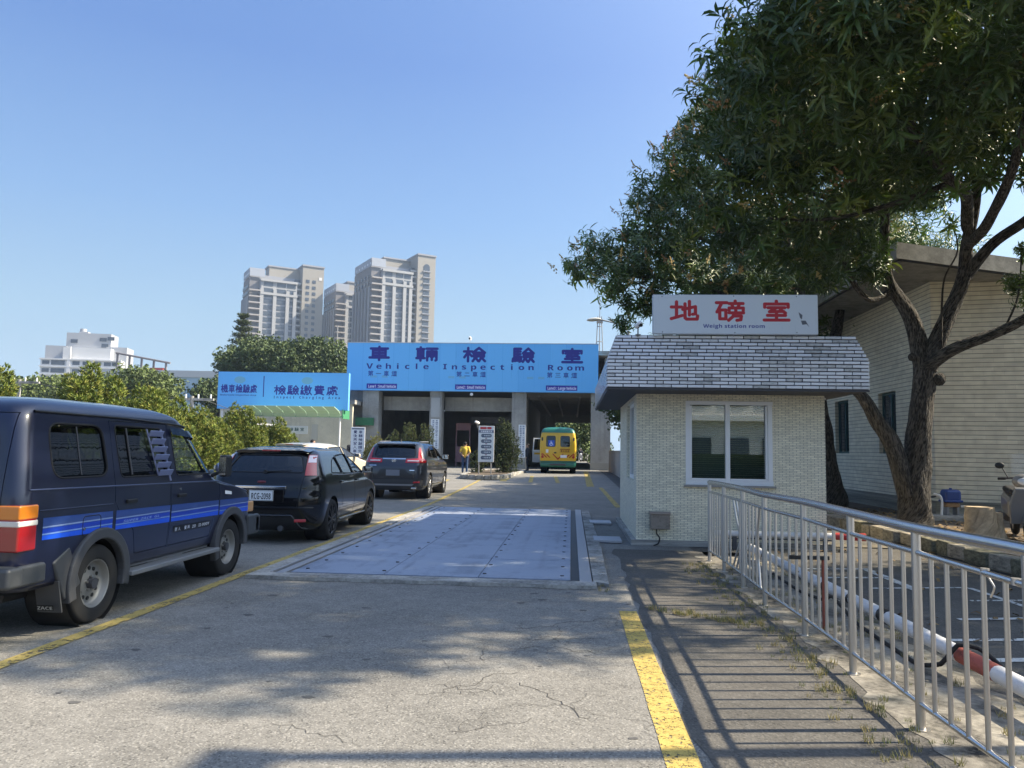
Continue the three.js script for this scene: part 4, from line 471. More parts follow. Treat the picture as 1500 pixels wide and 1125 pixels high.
{
  // fee office with its own blue sign, left of the hall
  const o = thing('fee_office', 'low cream fee office with blue sign and green awning left of the hall', 'building', [-20, 0.15, -52.5], 0.03);
  obj('wall', [boxUV(box(9.4, 4.4, 0.3, 0.1, 2.2, 0)), boxUV(box(0.3, 4.4, 9, -4.5, 2.2, -4.6))], M.cream, o); obj('roof', box(9.8, 0.3, 9.6, 0.1, 4.5, -4.4), M.conc, o);
  const t = canvasTex(1400, 400, (c, w, h) => { c.fillStyle = '#62b4f6'; c.fillRect(0, 0, w, h); wear(c, w, h, 90, 45, '#2a6fb8', 0.14); const px = p => (p - 328) / 181 * w; c.globalAlpha = 0.3; c.fillStyle = '#93a36f'; for (const p of [358, 452]) { c.beginPath(); c.ellipse(px(p), 85, 60, 38, 0, 0, 7); c.fill(); } c.globalAlpha = 1; c.strokeStyle = '#1f2a8c'; ['機', '車', '檢', '驗', '處'].forEach((k, i) => glyph(c, k, px(332.5 + i * 10.2), 138, 70, 88, 10)); ['檢', '驗', '繳', '費', '處'].forEach((k, i) => glyph(c, k, px(407 + i * 18.1), 140, 120, 100, 13)); fitText(c, 'Motorcycle Inspection Area', px(331), px(382), 252, 26, 'bold', '#274a9c'); c.fillStyle = '#1f2a8c'; spaced(c, 'Inspect Charging Area', px(407), px(497), 270, 'bold 36px sans-serif', 1.1); c.fillRect(px(391), 40, 10, 230); });
  const s = obj('sign_box', box(8.9, 2.5, 0.4, 0.6, 5.05, 2.2), S(0.13, 0.40, 0.85), o); obj('sign_face', plane(8.86, 2.46, 0.6, 5.05, 2.405), printed(t), s); obj('sign_post', [rod([-3.6, 0, 2.1], [-3.6, 3.9, 2.1], 0.07), rod([4.5, 0, 2.2], [4.5, 3.9, 2.2], 0.06)], M.white, s);
  for (let i = 0; i < 8; i++) { const g = extr([[0, 0], [0.12, 0.25], [0.5, 0.42], [1.6, 0.62], [1.6, 0.58], [0.5, 0.36], [0.16, 0.2], [0.04, -0.02]].map(p => [-p[0], p[1]]), 0.72); g.rotateY(-Math.PI / 2); g.rotateY(Math.PI); g.rotateY(0); const b = obj('awning_panel', T(g, 0, 0, 0), PH(0.52, 0.70, 0.52, { roughness: 0.4, transmission: 0.3 }), o); b.position.set(-1.4 + i * 0.76, 3.34, 2.6); }
  obj('awning_end', box(0.05, 0.6, 1.7, 4.75, 3.55, 1.7), S(0.05, 0.25, 0.12), o); obj('awning_fascia', box(6.3, 0.09, 0.05, 1.7, 3.36, 2.62), S(0.12, 0.36, 0.2), o);
  obj('gutter', box(1.3, 0.55, 0.2, 5.4, 3.2, -1.0), S(0.03, 0.16, 0.08), o);
  const pl = canvasTex(256, 96, (c, w, h) => { c.fillStyle = '#d9dcd2'; c.fillRect(0, 0, w, h); c.strokeStyle = '#3f5a52'; ['檢', '驗', '室'].forEach((k, i) => glyph(c, k, 30 + i * 68, 18, 50, 44, 5)); });
  obj('plaque', box(1.5, 0.55, 0.03, 0.95, 2.5, 0.18), M.white, o); obj('plaque_print', plane(1.46, 0.5, 0.95, 2.5, 0.197), printed(pl), o); obj('window', [box(0.45, 1.1, 0.05, 2.2, 2.35, 0.17)], S(0.5, 0.49, 0.42), o); obj('door_frame', [box(0.12, 3.2, 0.1, -2.0, 1.6, 0.2), box(0.12, 3.2, 0.1, -2.9, 1.6, 0.2), box(1.0, 0.12, 0.1, -2.45, 3.2, 0.2)], M.white, o); obj('door', box(0.8, 3.1, 0.04, -2.45, 1.58, 0.18), M.glassD, o);
}
// ---------------------------------------------------------------- signs, kerbed island
{
  const t = canvasTex(300, 768, (c, w, h) => { c.fillStyle = '#dbe2ea'; c.fillRect(0, 0, w, h); c.fillStyle = '#3c4a63'; c.fillRect(14, 22, w - 28, 26); c.strokeStyle = '#333f66'; [...'車輛檢驗請先繳'].forEach((k, i) => glyph(c, k, 168, 72 + i * 86, 82, 70, 8)); [...'費後再登入車道'].forEach((k, i) => glyph(c, k, 52, 72 + i * 86, 82, 70, 8)); c.fillStyle = '#b4403c'; c.fillRect(14, 690, w - 28, 30); c.fillStyle = '#dbe2ea'; c.fillRect(14, 726, w - 28, 30); });
  const s = thing('payment_sign', 'tall narrow white sign of black Chinese characters behind the black hatchback', 'sign', [-10.68, gy(-38), -38], 0.12); obj('board', rbox(0.7, 1.72, 0.06, 0.01, 0, 1.5, 0), M.white, s); obj('print', plane(0.68, 1.7, 0, 1.5, 0.032), printed(t), s); for (const x of [-0.22, 0.22]) obj('leg', rod([x, 0, -0.02], [x, 0.7, -0.02], 0.025), M.steelD, s);
  const t2 = canvasTex(300, 700, (c, w, h) => { c.fillStyle = '#d8e0e2'; c.fillRect(0, 0, w, h); c.fillStyle = '#c23c44'; c.beginPath(); c.roundRect(26, 14, 130, 46, 20); c.roundRect(162, 14, 90, 46, 20); c.fill(); c.fillStyle = '#727d94'; c.fillRect(0, 78, w, 52); c.strokeStyle = '#e4e8ee'; [...'車輛檢驗先道'].forEach((k, i) => glyph(c, k, 46 + i * 37, 88, 28, 32, 4)); for (let i = 0; i < 5; i++) { c.fillStyle = '#4a5d73'; c.beginPath(); c.roundRect(50, 152 + i * 108, 204, 68, 30); c.fill(); c.strokeStyle = '#d6dde4'; ['一', '車', '驗', '費', '道'].forEach((k, j) => glyph(c, k, 70 + j * 34, 172 + i * 108, 26, 28, 3.5)); if (i < 4) { c.fillStyle = '#7c4661'; c.fillRect(130, 230 + i * 108, 40, 14); } } });
  const b = thing('procedure_board', 'white board with five grey pills and red heading on the kerbed island', 'sign', [-4.2, gy(-38) + 0.1, -38], 0.03); obj('board', rbox(0.78, 1.78, 0.07, 0.01, 0, 1.52, 0), M.white, b); obj('print', plane(0.76, 1.76, 0, 1.52, 0.037), printed(t2), b); for (const x of [-0.34, 0.26]) obj('leg', rod([x, 0, -0.03], [x, 0.66, -0.03], 0.035), M.steelD, b);
  camera_on([-4.66, gy(-38) + 2.42, -38], -0.6, 'white security camera beside the top of the procedure board', 1.5);
  const isl = [[-4.9, -35.4], [-3.7, -34.9], [-3.15, -36], [-3.0, -40], [-3.1, -47], [-4.6, -47.2], [-5.2, -43], [-5.15, -37]]; const curve = new THREE.CatmullRomCurve3(isl.map(p => V(p[0], 0, p[1])), true).getPoints(60).map(p => [p.x, p.z]);
  const g = extr(curve.map(([x, z]) => [x, -z]), 0.12).rotateX(-Math.PI / 2); g.translate(0, gy(-41), 0); struct('kerbed_island', boxUV(prep(g)), M.soil);
  const kb = thing('island_kerb', 'low concrete kerb round the island with the procedure board', 'kerb', [-4.1, gy(-41), -41]); for (let i = 0; i < 60; i += 2) { const a = curve[i], c = curve[(i + 2) % 60], mx = (a[0] + c[0]) / 2, mz = (a[1] + c[1]) / 2, l = Math.hypot(c[0] - a[0], c[1] - a[1]); obj('kerb_stone', rbox(0.18, 0.2, l - 0.02, 0.02, mx + 4.1, 0.06, mz + 41, Math.atan2(c[0] - a[0], c[1] - a[1])), M.conc, kb); }
  // street lamp and lattice mast above the hall
  const l = thing('street_lamp', 'grey street lamp with curved arm above the right end of the hall', 'street lamp', [2.9, gy(-40), -40]); obj('pole', rod([0, 0, 0], [0, 7.6, 0], 0.09, 10, 0.06), M.grey, l); obj('arm', tube([[0, 7.5, 0], [-0.25, 7.95, 0], [-0.8, 8.05, 0], [-1.5, 8.2, 0]], 0.04, 20), M.grey, l); obj('lamp_head', T(new THREE.SphereGeometry(0.3, 14, 8).scale(1.25, 0.32, 0.6), -1.8, 8.2, 0, 0, 0, 0.1), S(0.5, 0.48, 0.42), l);
  const m = thing('lattice_mast', 'thin lattice radio mast far behind the hall', 'mast', [5.3, 0, -150]); const lg = []; for (const [x, z] of [[-1, -1], [1, -1], [0, 1]]) lg.push(rod([x * 1.6, 0, z * 1.6], [x * 0.35, 28, z * 0.35], 0.09, 5)); obj('leg', lg, M.grey, m); const br = []; for (let y = 2; y < 28; y += 3) { const k = lerp(1.6, 0.35, y / 28); br.push(rod([-k, y, -k], [k, y, -k], 0.05, 5), rod([k, y, -k], [0, y, k], 0.05, 5), rod([0, y, k], [-k, y, -k], 0.05, 5)); } obj('brace', br, M.grey, m); obj('antenna', [rod([0, 26, 0], [0, 32, 0], 0.06, 5), box(1.2, 0.7, 1.0, 0, 27, 0)], M.grey, m);
  // plain concrete parapet between hall and booth
  const pw = thing('parapet_wall', 'low grey concrete wall between the booth and the hall', 'wall', [2.6, 0, -38]); obj('wall', boxUV(box(0.18, 1.35, 26, 0, 0.85, 0)), M.plaster, pw); obj('cap', box(0.26, 0.06, 26, 0, 1.55, 0), M.conc, pw); obj('pier', [box(0.28, 1.4, 0.3, 0, 0.87, 13), box(0.28, 1.4, 0.3, 0, 0.87, -13)], M.plaster, pw);
  // outside the frame on the right: the lamp post whose shadow crosses the foreground
  const lp = thing('street_lamp', 'grey street lamp post standing right of the frame', 'street lamp', [5.2, 0, -4.7]); obj('pole', rod([0, 0, 0], [0, 5.9, 0], 0.075, 12, 0.06), M.grey, lp); obj('lamp_head', rbox(0.3, 0.15, 0.6, 0.05, 0, 5.95, 0.2), M.grey, lp);
}
// ---------------------------------------------------------------- vehicles: bodies lofted from plan outlines, openings cut with booleans
const csg = new Evaluator(); csg.attributes = ['position', 'normal']; csg.useGroups = false;
function carField(rows) { // rows: [y, zRear, zFront, halfWidth, rearRadius, frontRadius, rearBow]
  const n = rows[0].length, ys = rows.map(r => r[0]);
  const slopes = []; for (let k = 0; k < n; k++) { const d = [], m = []; for (let i = 0; i < rows.length - 1; i++) d.push((rows[i + 1][k] - rows[i][k]) / (ys[i + 1] - ys[i])); m.push(d[0]); for (let i = 1; i < rows.length - 1; i++) m.push(d[i - 1] * d[i] <= 0 ? 0 : 2 * d[i - 1] * d[i] / (d[i - 1] + d[i])); m.push(d[d.length - 1]); slopes.push(m); }
  const at = y => { y = clamp(y, ys[0], ys[ys.length - 1]); let i = 0; while (i < ys.length - 2 && y > ys[i + 1]) i++; const h = ys[i + 1] - ys[i], t = (y - ys[i]) / h, t2 = t * t, t3 = t2 * t; return rows[0].map((_, k) => (2 * t3 - 3 * t2 + 1) * rows[i][k] + (t3 - 2 * t2 + t) * h * slopes[k][i] + (-2 * t3 + 3 * t2) * rows[i + 1][k] + (t3 - t2) * h * slopes[k][i + 1]); };
  const half = (a, z) => { const [, zr, zf, w, rr, rf] = a; if (z > zr - rr) { const q = clamp((z - (zr - rr)) / rr, 0, 1); return w - rr + rr * Math.sqrt(Math.max(0, 1 - q * q)); } if (z < zf + rf) { const q = clamp((zf + rf - z) / rf, 0, 1); return w - rf + rf * Math.sqrt(Math.max(0, 1 - q * q)); } return w; };
  const sideX = (z, y) => half(at(y), z);
  const rearZ = (x, y) => { const [, zr, , w, rr, , bow] = at(y), a = Math.abs(x); let z = zr; if (a > w - rr) { const q = clamp((a - (w - rr)) / rr, 0, 1); z = zr - rr + rr * Math.sqrt(Math.max(0, 1 - q * q)); } return z - bow * (a / w) * (a / w); };
  const frontZ = (x, y) => { const [, , zf, w, , rf, bow] = at(y), a = Math.abs(x); let z = zf; if (a > w - rf) { const q = clamp((a - (w - rf)) / rf, 0, 1); z = zf + rf - rf * Math.sqrt(Math.max(0, 1 - q * q)); } return z + bow * (a / w) * (a / w); };
  return { at, sideX, rearZ, frontZ, y0: ys[0], y1: ys[ys.length - 1] };
}
function loft(F, inset = 0, ny = 44) {
  const ring = [], yA = F.y0 + inset, yB = F.y1 - inset, nR = 14, nC = 7, nS = 40; const rings = [];
  for (let j = 0; j <= ny; j++) {
    const y = lerp(yA, yB, j / ny), a = F.at(y).slice(), pts = []; a[1] -= inset; a[2] += inset; a[3] -= inset; a[4] = Math.max(0.02, a[4] - inset * 0.5); a[5] = Math.max(0.02, a[5] - inset * 0.5); const [, zr, zf, w, rr, rf, bow] = a, B = x => bow * (x / w) * (x / w);
    for (let i = 0; i < nR; i++) { const x = lerp(-(w - rr), w - rr, i / nR); pts.push([x, zr - B(x)]); } for (let i = 0; i < nC; i++) { const t = i / nC * Math.PI / 2, x = w - rr + rr * Math.sin(t); pts.push([x, zr - rr + rr * Math.cos(t) - B(x)]); }
    for (let i = 0; i < nS; i++) pts.push([w, lerp(zr - rr - B(w), zf + rf + B(w), i / nS)]);
    for (let i = 0; i < nC; i++) { const t = i / nC * Math.PI / 2, x = w - rf + rf * Math.cos(t); pts.push([x, zf + rf - rf * Math.sin(t) + B(x)]); } for (let i = 0; i < nR; i++) { const x = lerp(w - rf, -(w - rf), i / nR); pts.push([x, zf + B(x)]); }
    for (let i = 0; i < nC; i++) { const t = i / nC * Math.PI / 2, x = -(w - rf + rf * Math.sin(t)); pts.push([x, zf + rf - rf * Math.cos(t) + B(x)]); } for (let i = 0; i < nS; i++) pts.push([-w, lerp(zf + rf + B(w), zr - rr - B(w), i / nS)]);
    for (let i = 0; i < nC; i++) { const t = i / nC * Math.PI / 2, x = -(w - rr + rr * Math.cos(t)); pts.push([x, zr - rr + rr * Math.sin(t) - B(x)]); }
    rings.push(pts.map(p => [p[0], y, p[1]]));
  }
  const N = rings[0].length, pos = [], idx = []; for (const r of rings) for (const p of r) pos.push(...p);
  for (let j = 0; j < ny; j++) for (let i = 0; i < N; i++) { const a = j * N + i, b = j * N + (i + 1) % N; idx.push(a, b, a + N, b, b + N, a + N); }
  const cen = (j) => { const r = rings[j], c = r.reduce((s, p) => [s[0] + p[0] / N, s[1], s[2] + p[2] / N], [0, r[0][1], 0]); pos.push(...c); return pos.length / 3 - 1; }; const cb = cen(0), ct = cen(ny); for (let i = 0; i < N; i++) { const k = (i + 1) % N; idx.push(cb, k, i); idx.push(ct, ny * N + i, ny * N + k); }
  const g = new THREE.BufferGeometry(); g.setAttribute('position', new THREE.Float32BufferAttribute(pos, 3)); g.setIndex(idx); g.computeVertexNormals(); return g;
}
const tess = new TessellateModifier(0.07, 7);
// a flat outline laid onto the side (z, y), the rear or the front (x, y)
function panel(F, face, pts, off, holes = []) {
  let g = new THREE.ShapeGeometry(shape(pts, holes)); g = tess.modify(prep(g)); const p = g.attributes.position, uv = new Float32Array(p.count * 2); let a0 = 1e9, a1 = -1e9, b0 = 1e9, b1 = -1e9; for (const q of pts) { a0 = Math.min(a0, q[0]); a1 = Math.max(a1, q[0]); b0 = Math.min(b0, q[1]); b1 = Math.max(b1, q[1]); }
  for (let i = 0; i < p.count; i++) { const a = p.getX(i), y = p.getY(i); uv[i * 2] = (a - a0) / (a1 - a0); uv[i * 2 + 1] = (y - b0) / (b1 - b0); if (face === 'R' || face === 'L') { const s = face === 'R' ? 1 : -1; p.setXYZ(i, s * (F.sideX(a, y) + off), y, a); uv[i * 2] = face === 'R' ? 1 - uv[i * 2] : uv[i * 2]; } else if (face === 'B') p.setXYZ(i, a, y, F.rearZ(a, y) + off); else p.setXYZ(i, a, y, F.frontZ(a, y) - off); }
  const m = mergeVertices((() => { const h = new THREE.BufferGeometry(); h.setAttribute('position', p); h.setAttribute('uv', new THREE.BufferAttribute(uv, 2)); return h; })(), 1e-4); m.computeVertexNormals(); return m;
}
function edge(F, face, pts, r, off = 0, closed = true) { const P = []; const n = pts.length; for (let i = 0; i < (closed ? n : n - 1); i++) { const a = pts[i], b = pts[(i + 1) % n], k = Math.max(1, Math.ceil(Math.hypot(b[0] - a[0], b[1] - a[1]) / 0.09)); for (let j = 0; j < k; j++) P.push([lerp(a[0], b[0], j / k), lerp(a[1], b[1], j / k)]); } if (!closed) P.push(pts[n - 1]); return new THREE.TubeGeometry(new THREE.CatmullRomCurve3(P.map(([a, y]) => face === 'R' ? V(F.sideX(a, y) + off, y, a) : face === 'L' ? V(-F.sideX(a, y) - off, y, a) : face === 'B' ? V(a, y, F.rearZ(a, y) + off) : V(a, y, F.frontZ(a, y) - off)), closed, 'catmullrom', 0.1), P.length * 2, r, 5, closed); }
const round = (pts, r) => { const out = [], n = pts.length; for (let i = 0; i < n; i++) { const p = pts[i], a = pts[(i + n - 1) % n], b = pts[(i + 1) % n], la = Math.hypot(a[0] - p[0], a[1] - p[1]), lb = Math.hypot(b[0] - p[0], b[1] - p[1]), q = Math.min(r, la * 0.45, lb * 0.45), s = [p[0] + (a[0] - p[0]) / la * q, p[1] + (a[1] - p[1]) / la * q], e = [p[0] + (b[0] - p[0]) / lb * q, p[1] + (b[1] - p[1]) / lb * q]; for (let k = 0; k <= 4; k++) { const t = k / 4, u = 1 - t; out.push([u * u * s[0] + 2 * u * t * p[0] + t * t * e[0], u * u * s[1] + 2 * u * t * p[1] + t * t * e[1]]); } } return out; };
const prism = (face, pts, d0, d1) => { const P = face === 'R' || face === 'L' ? pts.map(p => [-p[0], p[1]]) : pts; let g = extr(P, d1 - d0); if (face === 'R') { g.rotateY(Math.PI / 2); g.translate(d0, 0, 0); } else if (face === 'L') { g.rotateY(Math.PI / 2); g.translate(-d1, 0, 0); } else if (face === 'B') g.translate(0, 0, d0); else g.translate(0, 0, -d1); g = prep(g); g.deleteAttribute('uv'); return g; };
const brush = g => { const h = g.clone(); for (const k of Object.keys(h.attributes)) if (!['position', 'normal'].includes(k)) h.deleteAttribute(k); const b = new Brush(h); b.updateMatrixWorld(); return b; };
function cut(a, gs, op = SUBTRACTION) { let r = a; for (const g of gs) { r = csg.evaluate(r, brush(g), op); r.updateMatrixWorld(); } return r; }
const meshOf = b => { const g = b.geometry.clone(); return g; };
// wheel: axis along x, outer face to +x
function wheel(parent, x, y, z, r, w, style, side) {
  const g = new THREE.Group(); g.name = 'wheel'; g.position.set(x, y, z); if (side < 0) g.rotation.y = Math.PI; parent.add(g);
  const ri = style.rim, T0 = lathe([[ri, -w / 2], [r * 0.93, -w / 2], [r * 0.985, -w * 0.36], [r, -w * 0.2], [r, w * 0.2], [r * 0.985, w * 0.36], [r * 0.93, w / 2], [ri + 0.01, w / 2], [ri, w * 0.4]], 40); T0.rotateZ(-Math.PI / 2); obj('tyre', T0, M.rubber, g);
  const rim = lathe(style.dish.map(([a, b]) => [a * ri, b * w]), 36); rim.rotateZ(-Math.PI / 2); const ro = obj('rim', rim, style.mat, g);
  if (style.spokes) for (let k = 0; k < style.spokes; k++) { const a = k / style.spokes * 6.283; const s = rbox(0.03, ri * 0.95, style.sw, 0.01, w * 0.42, ri * 0.5, 0); s.rotateX(a); obj('spoke', s, style.smat || style.mat, ro); }
  if (style.holes) for (let k = 0; k < style.holes; k++) { const a = k / style.holes * 6.283, c = rod([w * 0.10, Math.cos(a) * ri * 0.62, Math.sin(a) * ri * 0.62], [w * 0.19, Math.cos(a) * ri * 0.62, Math.sin(a) * ri * 0.62], 0.017, 8); obj('vent_hole', c, M.black, ro); }
  obj('hub', rod([w * 0.1, 0, 0], [w * 0.45, 0, 0], style.hub, 14), style.hmat || style.mat, ro); if (style.nuts) for (let k = 0; k < 5; k++) { const a = k / 5 * 6.283; obj('nut', rod([w * 0.2, Math.cos(a) * 0.057, Math.sin(a) * 0.057], [w * 0.33, Math.cos(a) * 0.057, Math.sin(a) * 0.057], 0.011, 6), M.steelD, ro); }
  return g;
}
const steelRim = { rim: 0.2, dish: [[1, 0.45], [0.93, 0.44], [0.9, 0.25], [0.78, 0.12], [0.55, 0.17], [0.42, 0.22], [0, 0.22]], mat: S(0.26, 0.255, 0.24, { metalness: 0.5, roughness: 0.5 }), holes: 12, hub: 0.045, hmat: M.darkgrey, nuts: true };
const alloyB = { rim: 0.232, dish: [[1, 0.45], [0.94, 0.4], [0.9, 0.05], [0.4, 0.0], [0, 0]], mat: PH(0.012, 0.012, 0.013, { roughness: 0.25, clearcoat: 1 }), spokes: 10, sw: 0.028, smat: PH(0.03, 0.03, 0.032, { roughness: 0.3, metalness: 0.6 }), hub: 0.05 };
const alloyG = { rim: 0.235, dish: [[1, 0.45], [0.94, 0.4], [0.9, 0.05], [0.4, 0.0], [0, 0]], mat: M.black, spokes: 10, sw: 0.045, smat: S(0.35, 0.35, 0.36, { metalness: 0.8, roughness: 0.35 }), hub: 0.06 };
const mirrored = pts => pts.map(p => [-p[0], p[1]]);
// body shell with window openings and wheel arches; doors become panels of their own with real gaps
function carBody(t, F, o) {
  const shellIn = loft(F, 0.05), solid = brush(loft(F, 0, o.ny || 44)); let b = csg.evaluate(solid, brush(shellIn), SUBTRACTION); b.updateMatrixWorld();
  const W = 0.25, hw = Math.max(...o.rows.map(r => r[3])), pr = [];
  for (const w of o.windows) for (const f of w.both ? ['R', 'L'] : [w.face]) pr.push(f === 'B' ? prism('B', w.pts, w.d0 ?? 0.4, 4) : f === 'F' ? prism('F', w.pts, w.d0 ?? 0, 4) : prism(f, w.pts, hw - 0.42, hw + 0.3));
  for (const z of o.axles) for (const s of [-1, 1]) { const c = prep(rod([s * (hw - 0.32), o.wheelY, z], [s * (hw + 0.3), o.wheelY, z], o.archR, 32)); c.deleteAttribute('uv'); pr.push(c); }
  b = cut(b, pr);
  for (const d of o.doors || []) for (const s of d.both ? ['R', 'L'] : [d.face]) {
    const gap = 0.006, cx = d.pts.reduce((q, p) => q + p[0], 0) / d.pts.length, cy = d.pts.reduce((q, p) => q + p[1], 0) / d.pts.length, small = d.pts.map(p => [p[0] + Math.sign(cx - p[0]) * gap, p[1] + Math.sign(cy - p[1]) * gap]);
    const rng0 = s === 'B' ? [d.d0, 4] : [hw - 0.42, hw + 0.3], dm = cut(b, [prism(s, small, ...rng0)], INTERSECTION); b = cut(b, [prism(s, d.pts, ...rng0)]);
    const m = obj(d.name || 'door', meshOf(dm), o.paint, t); if (s !== 'B' && d.handle) obj('handle', [rbox(0.03, 0.035, 0.16, 0.01, (s === 'R' ? 1 : -1) * (F.sideX(d.handle[0], d.handle[1]) + 0.012), d.handle[1], d.handle[0])], o.handle || M.black, m);
  }
  obj('body', meshOf(b), o.paint, t);
  for (const w of o.windows) for (const f of w.both ? ['R', 'L'] : [w.face]) { const wo = obj('window', panel(F, f, w.pts, -0.012), w.glass || o.glass, t); obj('gasket', edge(F, f, w.pts, w.gasket || 0.009, -0.002), o.gasket || M.rubber, wo); }
  // wheel wells and floor
  for (const z of o.axles) for (const s of [-1, 1]) { const c = new THREE.CylinderGeometry(o.archR - 0.004, o.archR - 0.004, 0.34, 28, 1, true, 0, Math.PI * 2); c.rotateZ(Math.PI / 2); c.translate(s * (hw - 0.2), o.wheelY, z); obj('wheel_well', [c, T(new THREE.CircleGeometry(o.archR, 24).rotateY(Math.PI / 2), s * (hw - 0.36), o.wheelY, z)], M.black, t); }
  for (const z of o.axles) for (const s of [-1, 1]) wheel(t, s * (o.track), o.wheelR, z, o.wheelR, o.tyreW, o.rim, s);
}
function seat(t, x, z, y, m, w = 0.5) { obj('seat', [rbox(w, 0.16, 0.5, 0.05, x, y, z), rbox(w, 0.62, 0.14, 0.05, x, y + 0.34, z + 0.25, 0, 0.18), rbox(w * 0.5, 0.2, 0.1, 0.04, x, y + 0.74, z + 0.33)], m, t); }
const seatM = S(0.05, 0.05, 0.055, { roughness: 0.95 });
const clearG = PH(0.82, 0.88, 0.86, { transmission: 1, thickness: 0, roughness: 0.015, ior: 1.75 }), tintG = PH(0.16, 0.19, 0.20, { transmission: 1, thickness: 0, roughness: 0.015, ior: 1.75 }), blackG = PH(0.035, 0.04, 0.05, { transmission: 1, thickness: 0, roughness: 0.015, ior: 1.75 });
// -------- dark blue van
{
  const t = thing('van', 'dark blue passenger van with blue side stripes in the left foreground', 'van', [-4.795, 0, -7.35]);
  const rows = [[0.40, 2.03, -2.0, 0.80, 0.10, 0.15, 0.03], [0.50, 2.10, -2.12, 0.822, 0.13, 0.2, 0.03], [0.75, 2.12, -2.14, 0.836, 0.13, 0.2, 0.03], [0.90, 2.12, -2.12, 0.838, 0.13, 0.22, 0.03], [0.985, 2.12, -1.95, 0.835, 0.13, 0.25, 0.03], [1.08, 2.118, -1.32, 0.832, 0.13, 0.2, 0.03], [1.14, 2.11, -1.12, 0.826, 0.13, 0.16, 0.03], [1.40, 2.07, -0.83, 0.783, 0.13, 0.14, 0.03], [1.68, 2.02, -0.55, 0.735, 0.13, 0.13, 0.03], [1.77, 1.98, -0.44, 0.705, 0.14, 0.14, 0.04], [1.83, 1.86, -0.22, 0.63, 0.16, 0.2, 0.05], [1.865, 1.5, 0.1, 0.44, 0.2, 0.2, 0.06]];
  rows.forEach(r => { r[1] -= 0.06; });
  const F = carField(rows), paint = PH(0.008, 0.0115, 0.038, { roughness: 0.32, clearcoat: 0.8, clearcoatRoughness: 0.12, metalness: 0.2, map: mottle(256, [1, 1, 1], 0.25, 0.1, 401) });
  const w1 = round([[1.67, 1.65], [0.98, 1.65], [0.94, 1.22], [1.66, 1.22]], 0.12), w2 = round([[0.80, 1.66], [0.02, 1.65], [-0.02, 1.20], [0.76, 1.20]], 0.05), w3 = round([[-0.16, 1.64], [-0.60, 1.61], [-1.0, 1.19], [-0.2, 1.19]], 0.05);
  carBody(t, F, { rows, paint, glass: tintG, axles: [1.04, -1.47], wheelY: 0.36, archR: 0.395, wheelR: 0.325, tyreW: 0.21, track: 0.715, rim: steelRim,
    windows: [{ both: true, pts: w1 }, { both: true, pts: w2 }, { both: true, pts: w3, glass: clearG }, { face: 'B', pts: round([[-0.58, 1.62], [0.58, 1.62], [0.64, 1.16], [-0.64, 1.16]], 0.12), d0: 1.4 }, { face: 'F', pts: round([[-0.64, 1.66], [0.64, 1.66], [0.7, 1.2], [-0.7, 1.2]], 0.06), d0: 0.2, glass: clearG }],
    doors: [{ both: true, pts: [[0.87, 1.70], [0.86, 1.0], [0.76, 0.85], [0.56, 0.72], [0.5, 0.5], [-0.06, 0.5], [-0.09, 1.70]], handle: [0.62, 0.985] }, { both: true, pts: [[-0.105, 1.70], [-0.075, 0.5], [-0.95, 0.5], [-1.05, 0.75], [-1.16, 0.95], [-1.12, 1.14], [-0.66, 1.67]], handle: [-0.28, 0.985] }, { face: 'B', name: 'rear_door', d0: 1.4, pts: [[-0.68, 1.72], [0.68, 1.72], [0.70, 0.56], [-0.70, 0.56]] }] });
  const stripe = canvasTex(2048, 128, (c, w, h) => { c.fillStyle = '#173a86'; c.fillRect(0, 0, w, h); const B = (y, hh, col) => { c.fillStyle = col; c.fillRect(0, y, w, hh); }; for (let i = 0; i < 7; i++) B(i * 6.4, 2.6 + i * 0.25, '#41578a'); B(46, 9, '#7c90b8'); B(58, 26, '#1b3fae'); B(84, 8, '#6f8fc8'); B(94, 34, '#1c55d8'); wear(c, w, h, 200, 403, '#0c1638', 0.4); });
  const lab = canvasTex(512, 64, (c, w, h) => { c.fillStyle = '#1b3fae'; c.fillRect(0, 0, w, h); fitText(c, 'SUPER  ZACE  GL', 20, 490, 34, 44, 'italic bold', '#7d97cc'); });
  const sm = printed(stripe, { roughness: 0.35 }), st = (a, b) => [[a, 0.93 - (1.8 - a) * 0.016], [b, 0.93 - (1.8 - b) * 0.016], [b, 0.765 - (1.8 - b) * 0.016], [a, 0.765 - (1.8 - a) * 0.016]];
  for (const f of ['R', 'L']) for (const [a, b] of [[1.78, 0.89], [0.84, -0.07], [-0.10, -1.13], [-1.16, -1.93]]) { const P = st(a, b); obj('stripe_decal', panel(F, f, P, 0.0025), sm, t); }
  obj('model_decal', panel(F, 'R', [[0.76, 0.835], [0.1, 0.828], [0.1, 0.792], [0.76, 0.80]], 0.0045), printed(lab, { roughness: 0.4 }), t);
  const lt = canvasTex(512, 64, (c, w, h) => { c.fillStyle = '#04060c'; c.fillRect(0, 0, w, h); c.strokeStyle = '#b9bdc6'; ['第', '入', '費', '再'].forEach((k, i) => glyph(c, k, 20 + i * 42 + (i > 1 ? 40 : 0), 16, 32, 32, 4)); fitText(c, '20   II-900Y', 250, 500, 34, 40, 'bold', '#c4c8d0'); }); obj('licence_lettering', panel(F, 'R', [[-0.16, 0.685], [-0.95, 0.675], [-0.95, 0.61], [-0.16, 0.62]], 0.003), printed(lt, { roughness: 0.4 }), t);
